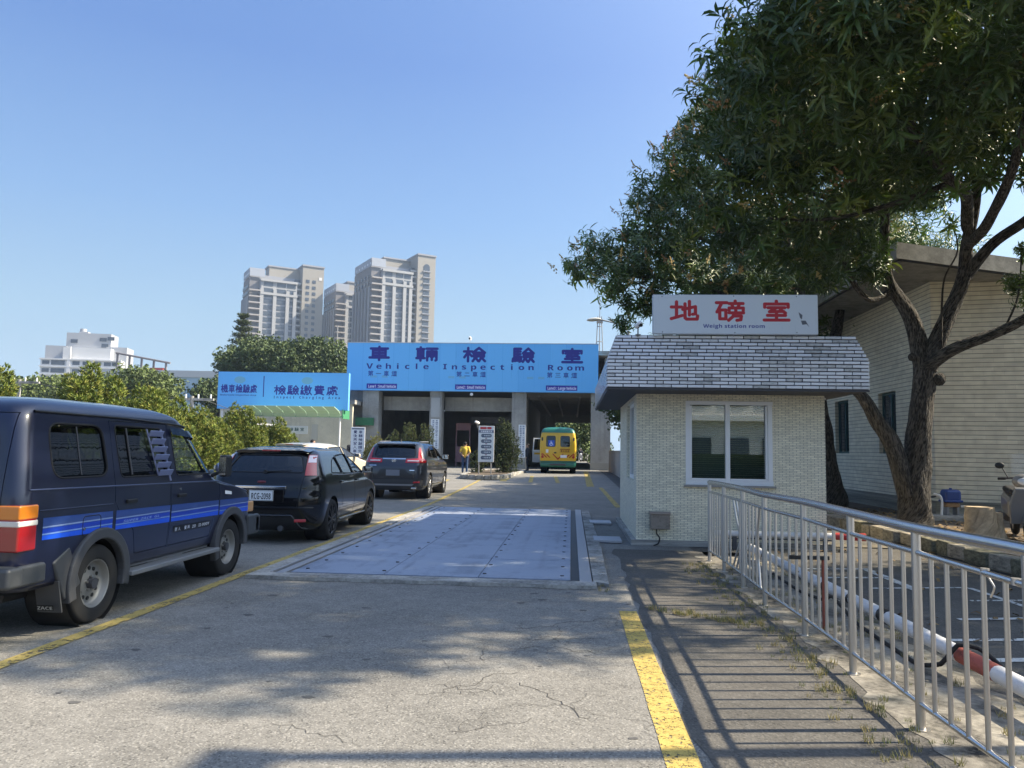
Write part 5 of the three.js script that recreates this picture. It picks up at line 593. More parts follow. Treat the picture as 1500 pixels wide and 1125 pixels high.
  const rs = [[-0.65, 0.9], [-0.08, 0.9], [-0.08, 0.735], [-0.65, 0.735]]; obj('rear_stripe', [panel(F, 'B', mirrored(rs).reverse(), 0.003), panel(F, 'B', rs, 0.003)], sm, t); obj('rear_emblem', panel(F, 'B', [[0.32, 1.02], [0.62, 1.09], [0.66, 1.06], [0.56, 1.03], [0.64, 1.02], [0.55, 0.99], [0.6, 0.97], [0.42, 0.96]], 0.004), S(0.6, 0.62, 0.65, { roughness: 0.4 }), t);
  obj('hood_badge', panel(F, 'R', [[-1.28, 0.985], [-1.45, 0.965], [-1.45, 0.93], [-1.28, 0.945]], 0.004), M.white, t);
  obj('belt_moulding', [edge(F, 'R', [[1.93, 1.145], [-1.1, 1.10], [-2.0, 0.93]], 0.007, 0.001, false), edge(F, 'L', [[1.93, 1.145], [-1.1, 1.10], [-2.0, 0.93]], 0.007, 0.001, false)], S(0.10, 0.12, 0.2, { roughness: 0.3, metalness: 0.4 }), t);
  obj('crease_line', [edge(F, 'R', [[1.82, 0.985], [0.89, 0.975]], 0.006, 0.0, false)], paint, t);
  obj('gutter', [edge(F, 'R', [[1.8, 1.735], [0.6, 1.728], [-0.3, 1.70], [-0.62, 1.66], [-1.13, 1.13]], 0.011, 0.004, false), edge(F, 'L', [[1.8, 1.735], [0.6, 1.728], [-0.3, 1.70], [-0.62, 1.66], [-1.13, 1.13]], 0.011, 0.004, false)], M.black, t);
  obj('rain_visor', [panel(F, 'R', [[-0.12, 1.67], [-0.62, 1.63], [-0.72, 1.53], [-0.6, 1.57], [-0.14, 1.60]], 0.03)], PH(0.03, 0.05, 0.09, { roughness: 0.1 }), t);
  // louvre shade in the middle window
  const lv = S(0.20, 0.23, 0.38, { roughness: 0.35, metalness: 0.3 }); for (let i = 0; i < 6; i++) { const y = 1.60 - i * 0.075, z = 0.16 - i * 0.02; obj('louvre', rbox(0.012, 0.06, 0.24, 0.004, F.sideX(z, y) + 0.032, y, z, 0, 0, -0.42), lv, t); } obj('louvre_frame', [rod([F.sideX(0.3, 1.64) + 0.01, 1.64, 0.29], [F.sideX(0.2, 1.2) + 0.01, 1.2, 0.16], 0.008), rod([F.sideX(0, 1.64) + 0.01, 1.64, 0.04], [F.sideX(0, 1.2) + 0.01, 1.14, -0.07], 0.012)], lv, t);
  // sliding window bar
  obj('window_bar', edge(F, 'R', [[0.61, 1.64], [0.58, 1.22]], 0.008, -0.004, false), M.darkgrey, t); obj('window_bar', edge(F, 'R', [[1.31, 1.63], [1.3, 1.24]], 0.006, -0.01, false), M.darkgrey, t);
  // flares, mud flaps, steps, bumpers
  const flareM = S(0.055, 0.057, 0.062, { roughness: 0.55 });
  const fl = (z, a0, a1, s) => { const pts = [], n = 22; for (let i = 0; i <= n; i++) { const a = lerp(a0, a1, i / n); pts.push([z + Math.cos(a) * 0.41, 0.37 + Math.sin(a) * 0.405]); } for (let i = n; i >= 0; i--) { const a = lerp(a0, a1, i / n); pts.push([z + Math.cos(a) * 0.345, 0.365 + Math.sin(a) * 0.345]); } const g = extr(pts.map(p => [-p[0], p[1]]), 0.05, [], 0.014); g.rotateY(Math.PI / 2); g.translate(s > 0 ? 0.805 : -0.86, 0, 0); return g; };
  for (const s of [1, -1]) { obj('wheel_flare', fl(1.04, -0.3, Math.PI + 0.25, s), flareM, t); obj('wheel_flare', fl(-1.47, -0.35, Math.PI + 0.1, s), flareM, t); obj('mud_flap', [rbox(0.2, 0.26, 0.015, 0.004, s * 0.74, 0.30, 1.52, 0, 0.25), rbox(0.05, 0.36, 0.22, 0.02, s * 0.815, 0.47, 1.45, 0, 0.5)], flareM, t); obj('running_board', [rbox(0.15, 0.045, 1.72, 0.012, s * 0.83, 0.345, -0.22), rbox(0.03, 0.09, 1.6, 0.01, s * 0.77, 0.42, -0.22)], S(0.22, 0.225, 0.23, { roughness: 0.5, metalness: 0.3 }), t); }
  obj('mud_lettering', T(new THREE.PlaneGeometry(0.14, 0.045), 0.74, 0.22, 1.552, 0, 0.25), printed(canvasTex(128, 40, (c, w, h) => { c.fillStyle = '#17181a'; c.fillRect(0, 0, w, h); fitText(c, 'ZACE', 6, 122, 22, 32, 'bold', '#a9a9a4'); })), t);
  const bumM = S(0.045, 0.05, 0.056, { roughness: 0.5 }); obj('rear_bumper', [rbox(1.76, 0.15, 0.16, 0.03, 0, 0.53, 2.08), rbox(0.06, 0.15, 0.34, 0.025, 0.845, 0.53, 1.92), rbox(0.06, 0.15, 0.34, 0.025, -0.845, 0.53, 1.92), rbox(1.0, 0.04, 0.2, 0.01, 0, 0.62, 2.1)], bumM, t); obj('front_bumper', [rbox(1.74, 0.22, 0.16, 0.03, 0, 0.53, -2.18), rbox(0.06, 0.24, 0.34, 0.025, 0.84, 0.53, -2.06), rbox(0.06, 0.24, 0.34, 0.025, -0.84, 0.53, -2.06)], bumM, t);
  for (const s of [1, -1]) { const k = obj('tail_lamp', [rbox(0.17, 0.34, 0.20, 0.02, s * 0.762, 0.87, 1.945)], PH(0.24, 0.008, 0.01, { roughness: 0.2, clearcoat: 1 }), t); obj('reverse_lens', rbox(0.175, 0.045, 0.205, 0.012, s * 0.763, 0.905, 1.947), PH(0.6, 0.58, 0.55, { roughness: 0.2 }), k); obj('indicator_lens', rbox(0.176, 0.105, 0.206, 0.015, s * 0.763, 0.985, 1.948), PH(0.55, 0.17, 0.01, { roughness: 0.2, clearcoat: 1 }), k); obj('indicator', rbox(0.05, 0.13, 0.22, 0.015, s * 0.81, 0.75, -2.0), PH(0.55, 0.3, 0.12, { roughness: 0.2 }), t); }
  obj('fuel_flap', edge(F, 'R', round([[1.30, 0.90], [1.06, 0.90], [1.06, 0.74], [1.30, 0.74]], 0.04), 0.004, 0.002), M.black, t); obj('fuel_lock', rod([0.838, 0.8, 1.28], [0.846, 0.8, 1.28], 0.013), M.steel, t);
  obj('door_lock', [rod([0.835, 1.05, -0.26], [0.843, 1.05, -0.26], 0.012)], M.steel, t);
  for (const s of [1, -1]) { const m = obj('mirror', [rbox(0.09, 0.24, 0.16, 0.03, s * 0.95, 1.27, -1.02), rod([s * 0.8, 1.16, -1.0], [s * 0.93, 1.22, -1.03], 0.02)], M.black, t); obj('mirror_glass', box(0.075, 0.2, 0.004, s * 0.95, 1.27, -0.937), PH(0.8, 0.8, 0.8, { metalness: 1, roughness: 0.03 }), m); }
  obj('headlamp', [rbox(0.3, 0.16, 0.08, 0.02, 0.6, 0.76, -2.1), rbox(0.3, 0.16, 0.08, 0.02, -0.6, 0.76, -2.1)], M.white, t);
  obj('floor_pan', box(1.14, 0.1, 4.0, 0, 0.4, 0), M.black, t); obj('underbody', [rod([0.45, 0.32, 1.7], [0.45, 0.32, 0.2], 0.06), rod([-0.6, 0.33, 1.04], [0.6, 0.33, 1.04], 0.05), rbox(0.5, 0.16, 0.7, 0.03, 0.3, 0.3, 0.1)], M.black, t);
  for (const [x, z] of [[0.38, -0.35], [-0.38, -0.35]]) seat(t, x, z, 0.78, seatM); for (const z of [0.5, 1.35]) obj('bench_seat', [rbox(1.4, 0.16, 0.5, 0.05, 0, 0.78, z), rbox(1.4, 0.56, 0.12, 0.05, 0, 1.08, z + 0.25, 0, 0.15)], seatM, t); obj('dashboard', rbox(1.4, 0.35, 0.4, 0.06, 0, 0.98, -1.05), M.black, t); obj('steering_wheel', T(new THREE.TorusGeometry(0.18, 0.014, 6, 24), -0.38, 1.1, -0.78, 0, -0.5), M.black, t);
}
const plateTex = (s) => canvasTex(256, 108, (c, w, h) => { c.fillStyle = '#dfe2e4'; c.fillRect(0, 0, w, h); c.strokeStyle = '#555'; c.lineWidth = 4; c.strokeRect(4, 4, w - 8, h - 8); fitText(c, s, 22, w - 22, h / 2 + 6, 88, 'bold', '#22262c'); });
// -------- hatchbacks
function hatchback(t, paint, glass, rim, plate, detail) {
  const rows = [[0.20, 2.02, -2.0, 0.80, 0.26, 0.3, 0.08], [0.32, 2.12, -2.12, 0.875, 0.30, 0.34, 0.1], [0.58, 2.17, -2.17, 0.915, 0.32, 0.4, 0.1], [0.72, 2.165, -2.12, 0.92, 0.32, 0.4, 0.1], [0.80, 2.13, -2.0, 0.915, 0.32, 0.4, 0.1], [0.90, 2.11, -1.55, 0.905, 0.30, 0.35, 0.09], [1.0, 2.07, -1.08, 0.885, 0.28, 0.28, 0.08], [1.06, 2.02, -0.92, 0.865, 0.26, 0.24, 0.08], [1.25, 1.86, -0.5, 0.775, 0.22, 0.2, 0.07], [1.39, 1.72, -0.14, 0.69, 0.2, 0.18, 0.07], [1.455, 1.6, 0.12, 0.6, 0.2, 0.2, 0.07], [1.495, 1.2, 0.5, 0.42, 0.2, 0.2, 0.06]];
  const F = carField(rows);
  carBody(t, F, { rows, paint, glass, handle: paint, axles: [1.32, -1.32], wheelY: 0.34, archR: 0.37, wheelR: 0.33, tyreW: 0.22, track: 0.80, rim,
    windows: [{ both: true, pts: round([[1.28, 1.08], [1.0, 1.27], [0.74, 1.34], [0.66, 1.06]], 0.04) }, { both: true, pts: round([[0.62, 1.06], [0.68, 1.345], [0.02, 1.385], [-0.02, 1.04]], 0.04) }, { both: true, pts: round([[-0.06, 1.04], [-0.03, 1.38], [-0.16, 1.37], [-0.72, 1.06]], 0.04) }, { face: 'B', pts: round([[-0.50, 1.36], [0.50, 1.36], [0.62, 1.09], [-0.62, 1.09]], 0.06), d0: 1.1 }, { face: 'F', pts: round([[-0.5, 1.4], [0.5, 1.4], [0.66, 1.07], [-0.66, 1.07]], 0.05), d0: -0.1, glass: clearG }],
    doors: detail ? [{ both: true, pts: [[0.99, 1.02], [0.74, 0.62], [0.74, 0.34], [-0.05, 0.34], [-0.04, 1.395], [0.7, 1.36]], handle: [0.82, 0.92] }, { both: true, pts: [[-0.055, 1.395], [-0.065, 0.34], [-0.86, 0.34], [-0.9, 1.03], [-0.2, 1.385]], handle: [-0.2, 0.92] }, { face: 'B', name: 'tailgate', d0: 1.2, pts: [[-0.58, 1.395], [0.58, 1.395], [0.64, 1.05], [0.58, 0.56], [-0.58, 0.56], [-0.64, 1.05]] }] : [] });
  const sp = extr([[-0.55, 0], [0.55, 0], [0.6, 0.03], [0.5, 0.06], [-0.5, 0.06], [-0.6, 0.03]], 0.24, [], 0.008); obj('spoiler', T(sp.scale(1, 0.7, 1), 0, 1.415, 1.48, 0, 0.1), paint, t); obj('brake_light', rbox(0.3, 0.02, 0.02, 0.005, 0, 1.43, 1.735), M.red, t);
  const red = PH(0.42, 0.012, 0.015, { roughness: 0.12, clearcoat: 1 }), clr = PH(0.75, 0.62, 0.62, { roughness: 0.15, clearcoat: 1 });
  for (const s of [1, -1]) { const P = [[0.64, 1.05], [0.80, 1.05], [0.70, 1.37], [0.60, 1.37]].map(p => [p[0] * s, p[1]]); const l = obj('tail_lamp', panel(F, 'B', s > 0 ? P : P.slice().reverse(), 0.012), red, t); const Q = [[0.63, 1.25], [0.735, 1.25], [0.70, 1.36], [0.612, 1.36]].map(p => [p[0] * s, p[1]]); obj('clear_lens', panel(F, 'B', s > 0 ? Q : Q.slice().reverse(), 0.016), clr, l); obj('reflector', rbox(0.18, 0.045, 0.03, 0.01, s * 0.62, 0.36, F.rearZ(0.62, 0.36) + 0.005, s * 0.5), red, t); const m = obj('mirror', [rbox(0.2, 0.14, 0.11, 0.045, s * 1.0, 1.09, -0.62), rod([s * 0.84, 1.04, -0.64], [s * 0.95, 1.06, -0.62], 0.025)], paint, t); obj('mirror_glass', box(0.17, 0.11, 0.004, s * 1.0, 1.09, -0.563), PH(0.8, 0.8, 0.8, { metalness: 1, roughness: 0.03 }), m); obj('exhaust', rod([s * 0.32, 0.24, 1.9], [s * 0.32, 0.24, 2.1], 0.045, 14), M.darkgrey, t); }
  obj('diffuser', [panel(F, 'B', [[-0.5, 0.42], [0.5, 0.42], [0.62, 0.22], [-0.62, 0.22]], 0.01)], M.black, t); obj('bumper_trim', [edge(F, 'B', [[-0.7, 0.23], [-0.62, 0.25], [-0.5, 0.44], [0.5, 0.44], [0.62, 0.25], [0.7, 0.23]], 0.016, 0.008, false)], PH(0.03, 0.03, 0.032, { roughness: 0.2, clearcoat: 1 }), t); obj('bumper_crease', edge(F, 'B', [[-0.8, 0.56], [0.8, 0.56]], 0.012, 0.0, false), paint, t);
  obj('chrome_strip', rbox(0.8, 0.045, 0.03, 0.008, 0.0, 0.865, 2.125), PH(0.75, 0.75, 0.76, { metalness: 1, roughness: 0.15 }), t); const ov = T(new THREE.SphereGeometry(0.06, 14, 8).scale(1.2, 0.4, 0.2), 0, 0.945, 2.1); obj('badge', ov, PH(0.2, 0.05, 0.06, { metalness: 0.6, roughness: 0.2 }), t);
  const pl = obj('number_plate', rbox(0.38, 0.16, 0.012, 0.004, 0.03, 0.74, 2.178), M.white, t); obj('plate_print', plane(0.375, 0.155, 0.03, 0.74, 2.1855), printed(plate, { roughness: 0.4 }), pl); obj('plate_recess', rbox(0.75, 0.2, 0.02, 0.008, 0, 0.74, 2.162), paint, t);
  obj('wiper', [rod([0.0, 1.1, F.rearZ(0, 1.1) + 0.02], [0.42, 1.12, F.rearZ(0.42, 1.12) + 0.02], 0.01), rod([0.02, 1.1, F.rearZ(0, 1.1)], [0.02, 1.1, F.rearZ(0, 1.1) + 0.03], 0.03)], M.black, t);
  obj('sill_trim', [rod([0.905, 0.3, 0.9], [0.905, 0.3, -0.85], 0.014, 8), rod([-0.905, 0.3, 0.9], [-0.905, 0.3, -0.85], 0.014, 8)], S(0.3, 0.3, 0.31, { metalness: 0.7, roughness: 0.3 }), t); obj('window_trim', [edge(F, 'R', [[1.3, 1.05], [0.6, 1.03], [-0.76, 1.035]], 0.008, 0.002, false), edge(F, 'L', [[1.3, 1.05], [0.6, 1.03], [-0.76, 1.035]], 0.008, 0.002, false)], S(0.25, 0.26, 0.28, { metalness: 0.7, roughness: 0.25 }), t);
  obj('floor_pan', box(1.28, 0.08, 3.7, 0, 0.26, 0), M.black, t); for (const [x, z] of [[0.38, -0.1], [-0.38, -0.1]]) seat(t, x, z, 0.5, seatM); obj('bench_seat', [rbox(1.3, 0.16, 0.5, 0.05, 0, 0.52, 0.8), rbox(1.3, 0.56, 0.12, 0.05, 0, 0.85, 1.05, 0, 0.2)], seatM, t); obj('dashboard', rbox(1.35, 0.25, 0.4, 0.06, 0, 0.86, -0.75), M.black, t); obj('steering_wheel', T(new THREE.TorusGeometry(0.18, 0.014, 6, 20), -0.38, 0.92, -0.45, 0, -0.4), M.black, t);
}
{
  const t = thing('hatchback_car', 'glossy black hatchback with white number plate right ahead of the van', 'car', [-4.83, 0, -13.77], 0.026);
  hatchback(t, PH(0.004, 0.004, 0.005, { roughness: 0.3, specularIntensity: 0.2, clearcoat: 1, clearcoatRoughness: 0.03 }), blackG, alloyB, plateTex('RCG-2098'), true);
  const c = thing('cream_car', 'cream coloured car mostly hidden beyond the black hatchback', 'car', [-9.0, gy(-26), -27.5], -0.35);
  hatchback(c, PH(0.55, 0.50, 0.38, { roughness: 0.3, clearcoat: 1 }), tintG, alloyG, plateTex('0000'), false); c.scale.setScalar(1.06);
}
// -------- grey SUV
{
  const t = thing('suv_car', 'dark grey SUV with red L shaped tail lamps waiting before the hall', 'car', [-5.13, 0.025, -24.3]);
  const rows = [[0.26, 2.10, -2.1, 0.82, 0.25, 0.3, 0.08], [0.40, 2.24, -2.22, 0.9, 0.3, 0.34, 0.1], [0.72, 2.28, -2.28, 0.925, 0.3, 0.4, 0.1], [0.95, 2.25, -2.2, 0.927, 0.3, 0.4, 0.1], [1.05, 2.21, -1.9, 0.918, 0.29, 0.36, 0.1], [1.12, 2.17, -1.3, 0.905, 0.28, 0.28, 0.09], [1.18, 2.12, -1.1, 0.89, 0.26, 0.24, 0.09], [1.44, 1.97, -0.55, 0.795, 0.22, 0.2, 0.08], [1.58, 1.87, -0.2, 0.715, 0.2, 0.2, 0.07], [1.645, 1.72, 0.15, 0.62, 0.2, 0.2, 0.07], [1.685, 1.3, 0.5, 0.42, 0.2, 0.2, 0.06]];
  const F = carField(rows), paint = PH(0.045, 0.046, 0.055, { roughness: 0.3, metalness: 0.45, clearcoat: 1, clearcoatRoughness: 0.05 });
  carBody(t, F, { rows, paint, glass: blackG, handle: paint, axles: [1.28, -1.38], wheelY: 0.37, archR: 0.41, wheelR: 0.355, tyreW: 0.23, track: 0.80, rim: alloyG,
    windows: [{ both: true, pts: round([[1.55, 1.25], [1.2, 1.44], [0.92, 1.5], [0.86, 1.2]], 0.05) }, { both: true, pts: round([[0.81, 1.2], [0.86, 1.52], [0.05, 1.56], [0.0, 1.17]], 0.04) }, { both: true, pts: round([[-0.05, 1.17], [0.0, 1.56], [-0.2, 1.54], [-0.9, 1.17]], 0.04) }, { face: 'B', pts: round([[-0.55, 1.55], [0.55, 1.55], [0.62, 1.22], [-0.62, 1.22]], 0.07), d0: 1.1 }, { face: 'F', pts: round([[-0.55, 1.57], [0.55, 1.57], [0.7, 1.2], [-0.7, 1.2]], 0.05), d0: -0.1, glass: clearG }],
    doors: [{ both: true, pts: [[1.05, 1.15], [0.86, 0.7], [0.8, 0.42], [-0.02, 0.42], [0.01, 1.575], [0.88, 1.545]], handle: [0.85, 1.02] }, { both: true, pts: [[-0.005, 1.575], [-0.035, 0.42], [-0.9, 0.42], [-1.0, 1.14], [-0.24, 1.56]], handle: [-0.2, 1.02] }, { face: 'B', name: 'tailgate', d0: 1.2, pts: [[-0.6, 1.6], [0.6, 1.6], [0.66, 1.18], [0.6, 0.62], [-0.6, 0.62], [-0.66, 1.18]] }] });
  const red = PH(0.45, 0.012, 0.018, { roughness: 0.12, clearcoat: 1 }), clr = PH(0.7, 0.6, 0.6, { roughness: 0.15 }); for (const s of [1, -1]) { const f = P => s > 0 ? P : mirrored(P).reverse(); const l = obj('tail_lamp', [panel(F, 'B', f([[0.34, 1.06], [0.9, 1.06], [0.9, 1.15], [0.80, 1.2], [0.72, 1.5], [0.665, 1.5], [0.69, 1.19], [0.36, 1.17]]), 0.014)], red, t); obj('clear_lens', panel(F, 'B', f([[0.4, 1.105], [0.72, 1.105], [0.72, 1.135], [0.4, 1.14]]), 0.018), clr, l); obj('reflector', rbox(0.2, 0.05, 0.03, 0.01, s * 0.68, 0.5, F.rearZ(0.68, 0.5) + 0.006, s * 0.45), red, t); const m = obj('mirror', [rbox(0.22, 0.16, 0.11, 0.045, s * 1.02, 1.22, -0.82), rod([s * 0.86, 1.16, -0.84], [s * 0.97, 1.18, -0.82], 0.025)], M.black, t); obj('mirror_glass', box(0.18, 0.12, 0.004, s * 1.02, 1.22, -0.763), PH(0.8, 0.8, 0.8, { metalness: 1, roughness: 0.03 }), m); obj('roof_rail', rod([s * 0.6, 1.67, 1.5], [s * 0.6, 1.69, 0.1], 0.016), M.steelD, t); obj('exhaust', rbox(0.16, 0.06, 0.1, 0.02, s * 0.6, 0.33, 2.16), M.steel, t); }
  obj('chrome_strip', panel(F, 'B', [[-0.34, 1.19], [0.34, 1.19], [0.34, 1.155], [-0.34, 1.155]], 0.012), PH(0.7, 0.7, 0.72, { metalness: 1, roughness: 0.15 }), t); obj('badge', [T(new THREE.TorusGeometry(0.045, 0.008, 6, 20).scale(1.2, 1, 1), 0, 1.11, F.rearZ(0, 1.11) + 0.01), box(0.012, 0.06, 0.01, -0.022, 1.11, F.rearZ(0, 1.11) + 0.01), box(0.012, 0.06, 0.01, 0.022, 1.11, F.rearZ(0, 1.11) + 0.01), box(0.04, 0.01, 0.01, 0, 1.11, F.rearZ(0, 1.11) + 0.01)], PH(0.75, 0.75, 0.76, { metalness: 1, roughness: 0.15 }), t);
  obj('plate_recess', panel(F, 'B', [[-0.36, 0.88], [0.36, 0.88], [0.52, 0.66], [-0.52, 0.66]], 0.008), PH(0.03, 0.03, 0.034, { roughness: 0.4 }), t); obj('number_plate', rbox(0.40, 0.17, 0.012, 0.005, 0, 0.77, F.rearZ(0, 0.77) + 0.016), S(0.2, 0.21, 0.25, { roughness: 0.4 }), t); obj('lower_bumper', panel(F, 'B', [[-0.86, 0.58], [0.86, 0.58], [0.8, 0.3], [-0.8, 0.3]], 0.01), M.darkgrey, t); obj('skid_plate', panel(F, 'B', [[-0.62, 0.45], [0.62, 0.45], [0.55, 0.4], [-0.55, 0.4]], 0.018), S(0.4, 0.4, 0.42, { metalness: 0.6, roughness: 0.4 }), t); obj('model_badge', [panel(F, 'B', [[-0.72, 0.99], [-0.5, 0.99], [-0.5, 0.965], [-0.72, 0.965]], 0.008), panel(F, 'B', [[0.48, 0.86], [0.62, 0.86], [0.62, 0.83], [0.48, 0.83]], 0.008)], PH(0.7, 0.7, 0.72, { metalness: 1, roughness: 0.2 }), t);
  obj('spoiler', rbox(1.14, 0.05, 0.28, 0.02, 0, 1.605, 1.84, 0, 0.12), paint, t); obj('antenna', T(new THREE.ConeGeometry(0.03, 0.09, 8), 0, 1.72, 1.3), M.black, t); obj('sill_trim', [rod([0.9, 0.42, 0.85], [0.9, 0.42, -0.9], 0.02), rod([-0.9, 0.42, 0.85], [-0.9, 0.42, -0.9], 0.02)], M.darkgrey, t);
  obj('floor_pan', box(1.28, 0.08, 3.8, 0, 0.32, 0), M.black, t); for (const x of [0.38, -0.38]) seat(t, x, -0.1, 0.62, seatM); obj('bench_seat', [rbox(1.3, 0.16, 0.5, 0.05, 0, 0.64, 0.8), rbox(1.3, 0.6, 0.12, 0.05, 0, 1.0, 1.05, 0, 0.2)], seatM, t); obj('dashboard', rbox(1.35, 0.25, 0.4, 0.06, 0, 1.0, -0.8), M.black, t);
}
// -------- yellow and green minibus
{
  const t = thing('minibus', 'yellow and green minibus entering the third lane of the hall', 'bus', [-0.75, 0.22, -47.45]);
  const rows = [[0.36, 3.36, -3.36, 0.98, 0.12, 0.2, 0.02], [0.5, 3.42, -3.44, 1.02, 0.14, 0.22, 0.02], [1.0, 3.45, -3.45, 1.04, 0.14, 0.25, 0.02], [1.6, 3.45, -3.42, 1.04, 0.14, 0.25, 0.02], [2.2, 3.38, -3.2, 0.985, 0.15, 0.24, 0.03], [2.45, 3.32, -2.95, 0.92, 0.18, 0.24, 0.04], [2.58, 3.22, -2.75, 0.80, 0.22, 0.26, 0.05], [2.64, 3.0, -2.4, 0.55, 0.25, 0.26, 0.05]];
  const F = carField(rows), yel = PH(0.72, 0.44, 0.02, { roughness: 0.35, clearcoat: 0.6 }), grn = PH(0.01, 0.14, 0.10, { roughness: 0.4, clearcoat: 0.5 });
  const wn = [[-0.66, 2.14], [-0.14, 2.14], [-0.14, 1.52], [-0.68, 1.52]];
  carBody(t, F, { rows, paint: yel, glass: tintG, axles: [1.9, -2.1], wheelY: 0.38, archR: 0.42, wheelR: 0.37, tyreW: 0.24, track: 0.9, rim: steelRim, ny: 40,
    windows: [{ face: 'B', pts: round(wn, 0.1), d0: 2.6 }, { face: 'B', pts: round(mirrored(wn).reverse(), 0.1), d0: 2.6 }, { both: true, pts: round([[2.9, 2.15], [1.5, 2.15], [1.5, 1.45], [2.9, 1.45]], 0.08) }, { both: true, pts: round([[1.4, 2.15], [0, 2.15], [0, 1.45], [1.4, 1.45]], 0.08) }, { both: true, pts: round([[-0.1, 2.15], [-1.5, 2.15], [-1.5, 1.45], [-0.1, 1.45]], 0.08) }, { face: 'F', pts: round([[-0.8, 2.2], [0.8, 2.2], [0.85, 1.4], [-0.85, 1.4]], 0.1), d0: 1.5, glass: clearG }],
    doors: [{ face: 'B', name: 'rear_door', d0: 2.5, pts: [[-0.78, 2.26], [-0.008, 2.26], [-0.008, 0.72], [-0.78, 0.72]] }, { face: 'B', name: 'rear_door', d0: 2.5, pts: [[0.008, 2.26], [0.78, 2.26], [0.78, 0.72], [0.008, 0.72]] }], split: null });
  const rim = loft(F, -0.006, 40); const roofB = cut(brush(rim), [prep(box(3, 1, 8, 0, 2.82, 0))], INTERSECTION), skirt = cut(cut(brush(rim), [prep(box(3, 0.8, 8, 0, 0.32, 0))], INTERSECTION), [1.9, -2.1].map(z => prep(rod([-1.2, 0.38, z], [1.2, 0.38, z], 0.42, 28)))); obj('green_roof', meshOf(roofB), grn, t); obj('green_skirt', meshOf(skirt), grn, t);
  const red = PH(0.42, 0.02, 0.02, { roughness: 0.25 }); for (const s of [-1, 1]) { for (const y of [1.08, 0.94]) obj('tail_lamp', [rod([s * 0.88, y, F.rearZ(0.88, y) - 0.01], [s * 0.88, y, F.rearZ(0.88, y) + 0.03], 0.075, 16)], y > 1 ? PH(0.5, 0.12, 0.02, { roughness: 0.25 }) : red, t); const fx = P => s > 0 ? P : mirrored(P).reverse(); obj('chevron', panel(F, 'B', fx([[0, 0.78], [0.3, 1.08], [0.3, 1.15], [0, 0.86]]), 0.016), red, t); for (const k of [0.42, 0.6]) obj('stripe', panel(F, 'B', fx([[k, 0.9], [k + 0.18, 1.08], [k + 0.26, 1.08], [k + 0.08, 0.9]]), 0.016), red, t); obj('marker_lamp', rbox(0.1, 0.2, 0.03, 0.01, s * 0.9, 1.95, F.rearZ(0.9, 1.95) + 0.004, s * 0.5), M.black, t); }
  obj('number_plate', rbox(0.36, 0.15, 0.012, 0.004, 0.32, 0.98, 3.478), M.white, t); obj('handle', rbox(0.14, 0.07, 0.03, 0.01, -0.16, 1.18, 3.46), M.black, t); obj('rear_bumper', rbox(1.96, 0.2, 0.14, 0.05, 0, 0.5, 3.44), grn, t); obj('bumper_step', rbox(0.9, 0.1, 0.12, 0.03, 0, 0.52, 3.5), M.darkgrey, t);
  const wc = canvasTex(128, 128, (c, w, h) => { c.fillStyle = '#2b55c0'; c.fillRect(0, 0, w, h); c.strokeStyle = '#f0f4ff'; c.fillStyle = '#f0f4ff'; c.lineWidth = 11; c.lineCap = 'round'; c.beginPath(); c.arc(56, 22, 9, 0, 7); c.fill(); c.beginPath(); c.moveTo(56, 38); c.lineTo(58, 72); c.lineTo(84, 72); c.lineTo(98, 104); c.stroke(); c.beginPath(); c.moveTo(58, 54); c.lineTo(80, 54); c.stroke(); c.beginPath(); c.arc(58, 84, 28, 1.0, 4.2); c.stroke(); });
  obj('wheelchair_sticker', T(new THREE.PlaneGeometry(0.34, 0.34), -0.38, 1.72, F.rearZ(0.38, 1.72) + 0.004, 0, -0.08), printed(wc), t); obj('white_sticker', rbox(0.14, 0.2, 0.008, 0.003, -0.62, 1.27, 3.455), M.white, t);
  const tx = canvasTex(256, 96, (c, w, h) => { c.fillStyle = '#c79a1a'; c.fillRect(0, 0, w, h); c.fillStyle = '#8a4a10'; c.fillRect(10, 8, 236, 16); c.strokeStyle = '#6d3a0c'; ['費', '先', '登', '處'].forEach((k, i) => glyph(c, k, 24 + i * 54, 36, 42, 44, 5)); }); obj('door_lettering', plane(0.6, 0.24, 0.4, 1.3, 3.468), printed(tx), t);
  // open driver's door on the left side
  const dr = new THREE.Group(); dr.name = 'driver_door'; dr.position.set(-1.0, 0, -2.4); dr.rotation.y = 0.25; t.add(dr);
  obj('door_panel', extr([[-0.75, 0.55], [-0.1, 0.55], [0, 0.9], [0, 1.25], [-0.75, 1.25]], 0.05, [], 0.01), S(0.72, 0.72, 0.7), dr); obj('door_frame', extr([[-0.76, 1.26], [0, 1.26], [0, 2.1], [-0.7, 2.1]], 0.04, [[[-0.69, 1.33], [-0.06, 1.33], [-0.06, 2.03], [-0.64, 2.03]]]), M.white, dr); obj('door_glass', box(0.62, 0.7, 0.006, -0.37, 1.68, 0.02), tintG, dr); obj('door_stripe', box(0.5, 0.12, 0.01, -0.4, 1.1, 0.066), yel, dr);
  for (const [x, z] of [[0.5, 2.3], [-0.5, 2.3], [0.5, 1], [-0.5, 1], [0.5, -0.3], [-0.5, -0.3]]) seat(t, x, z, 0.95, seatM); obj('floor_pan', box(1.45, 0.1, 6.5, 0, 0.5, 0), M.black, t); obj('underbody', [rod([-0.8, 0.37, 1.9], [0.8, 0.37, 1.9], 0.09), rbox(0.9, 0.2, 1.2, 0.05, 0, 0.32, 0.6)], M.black, t);
}
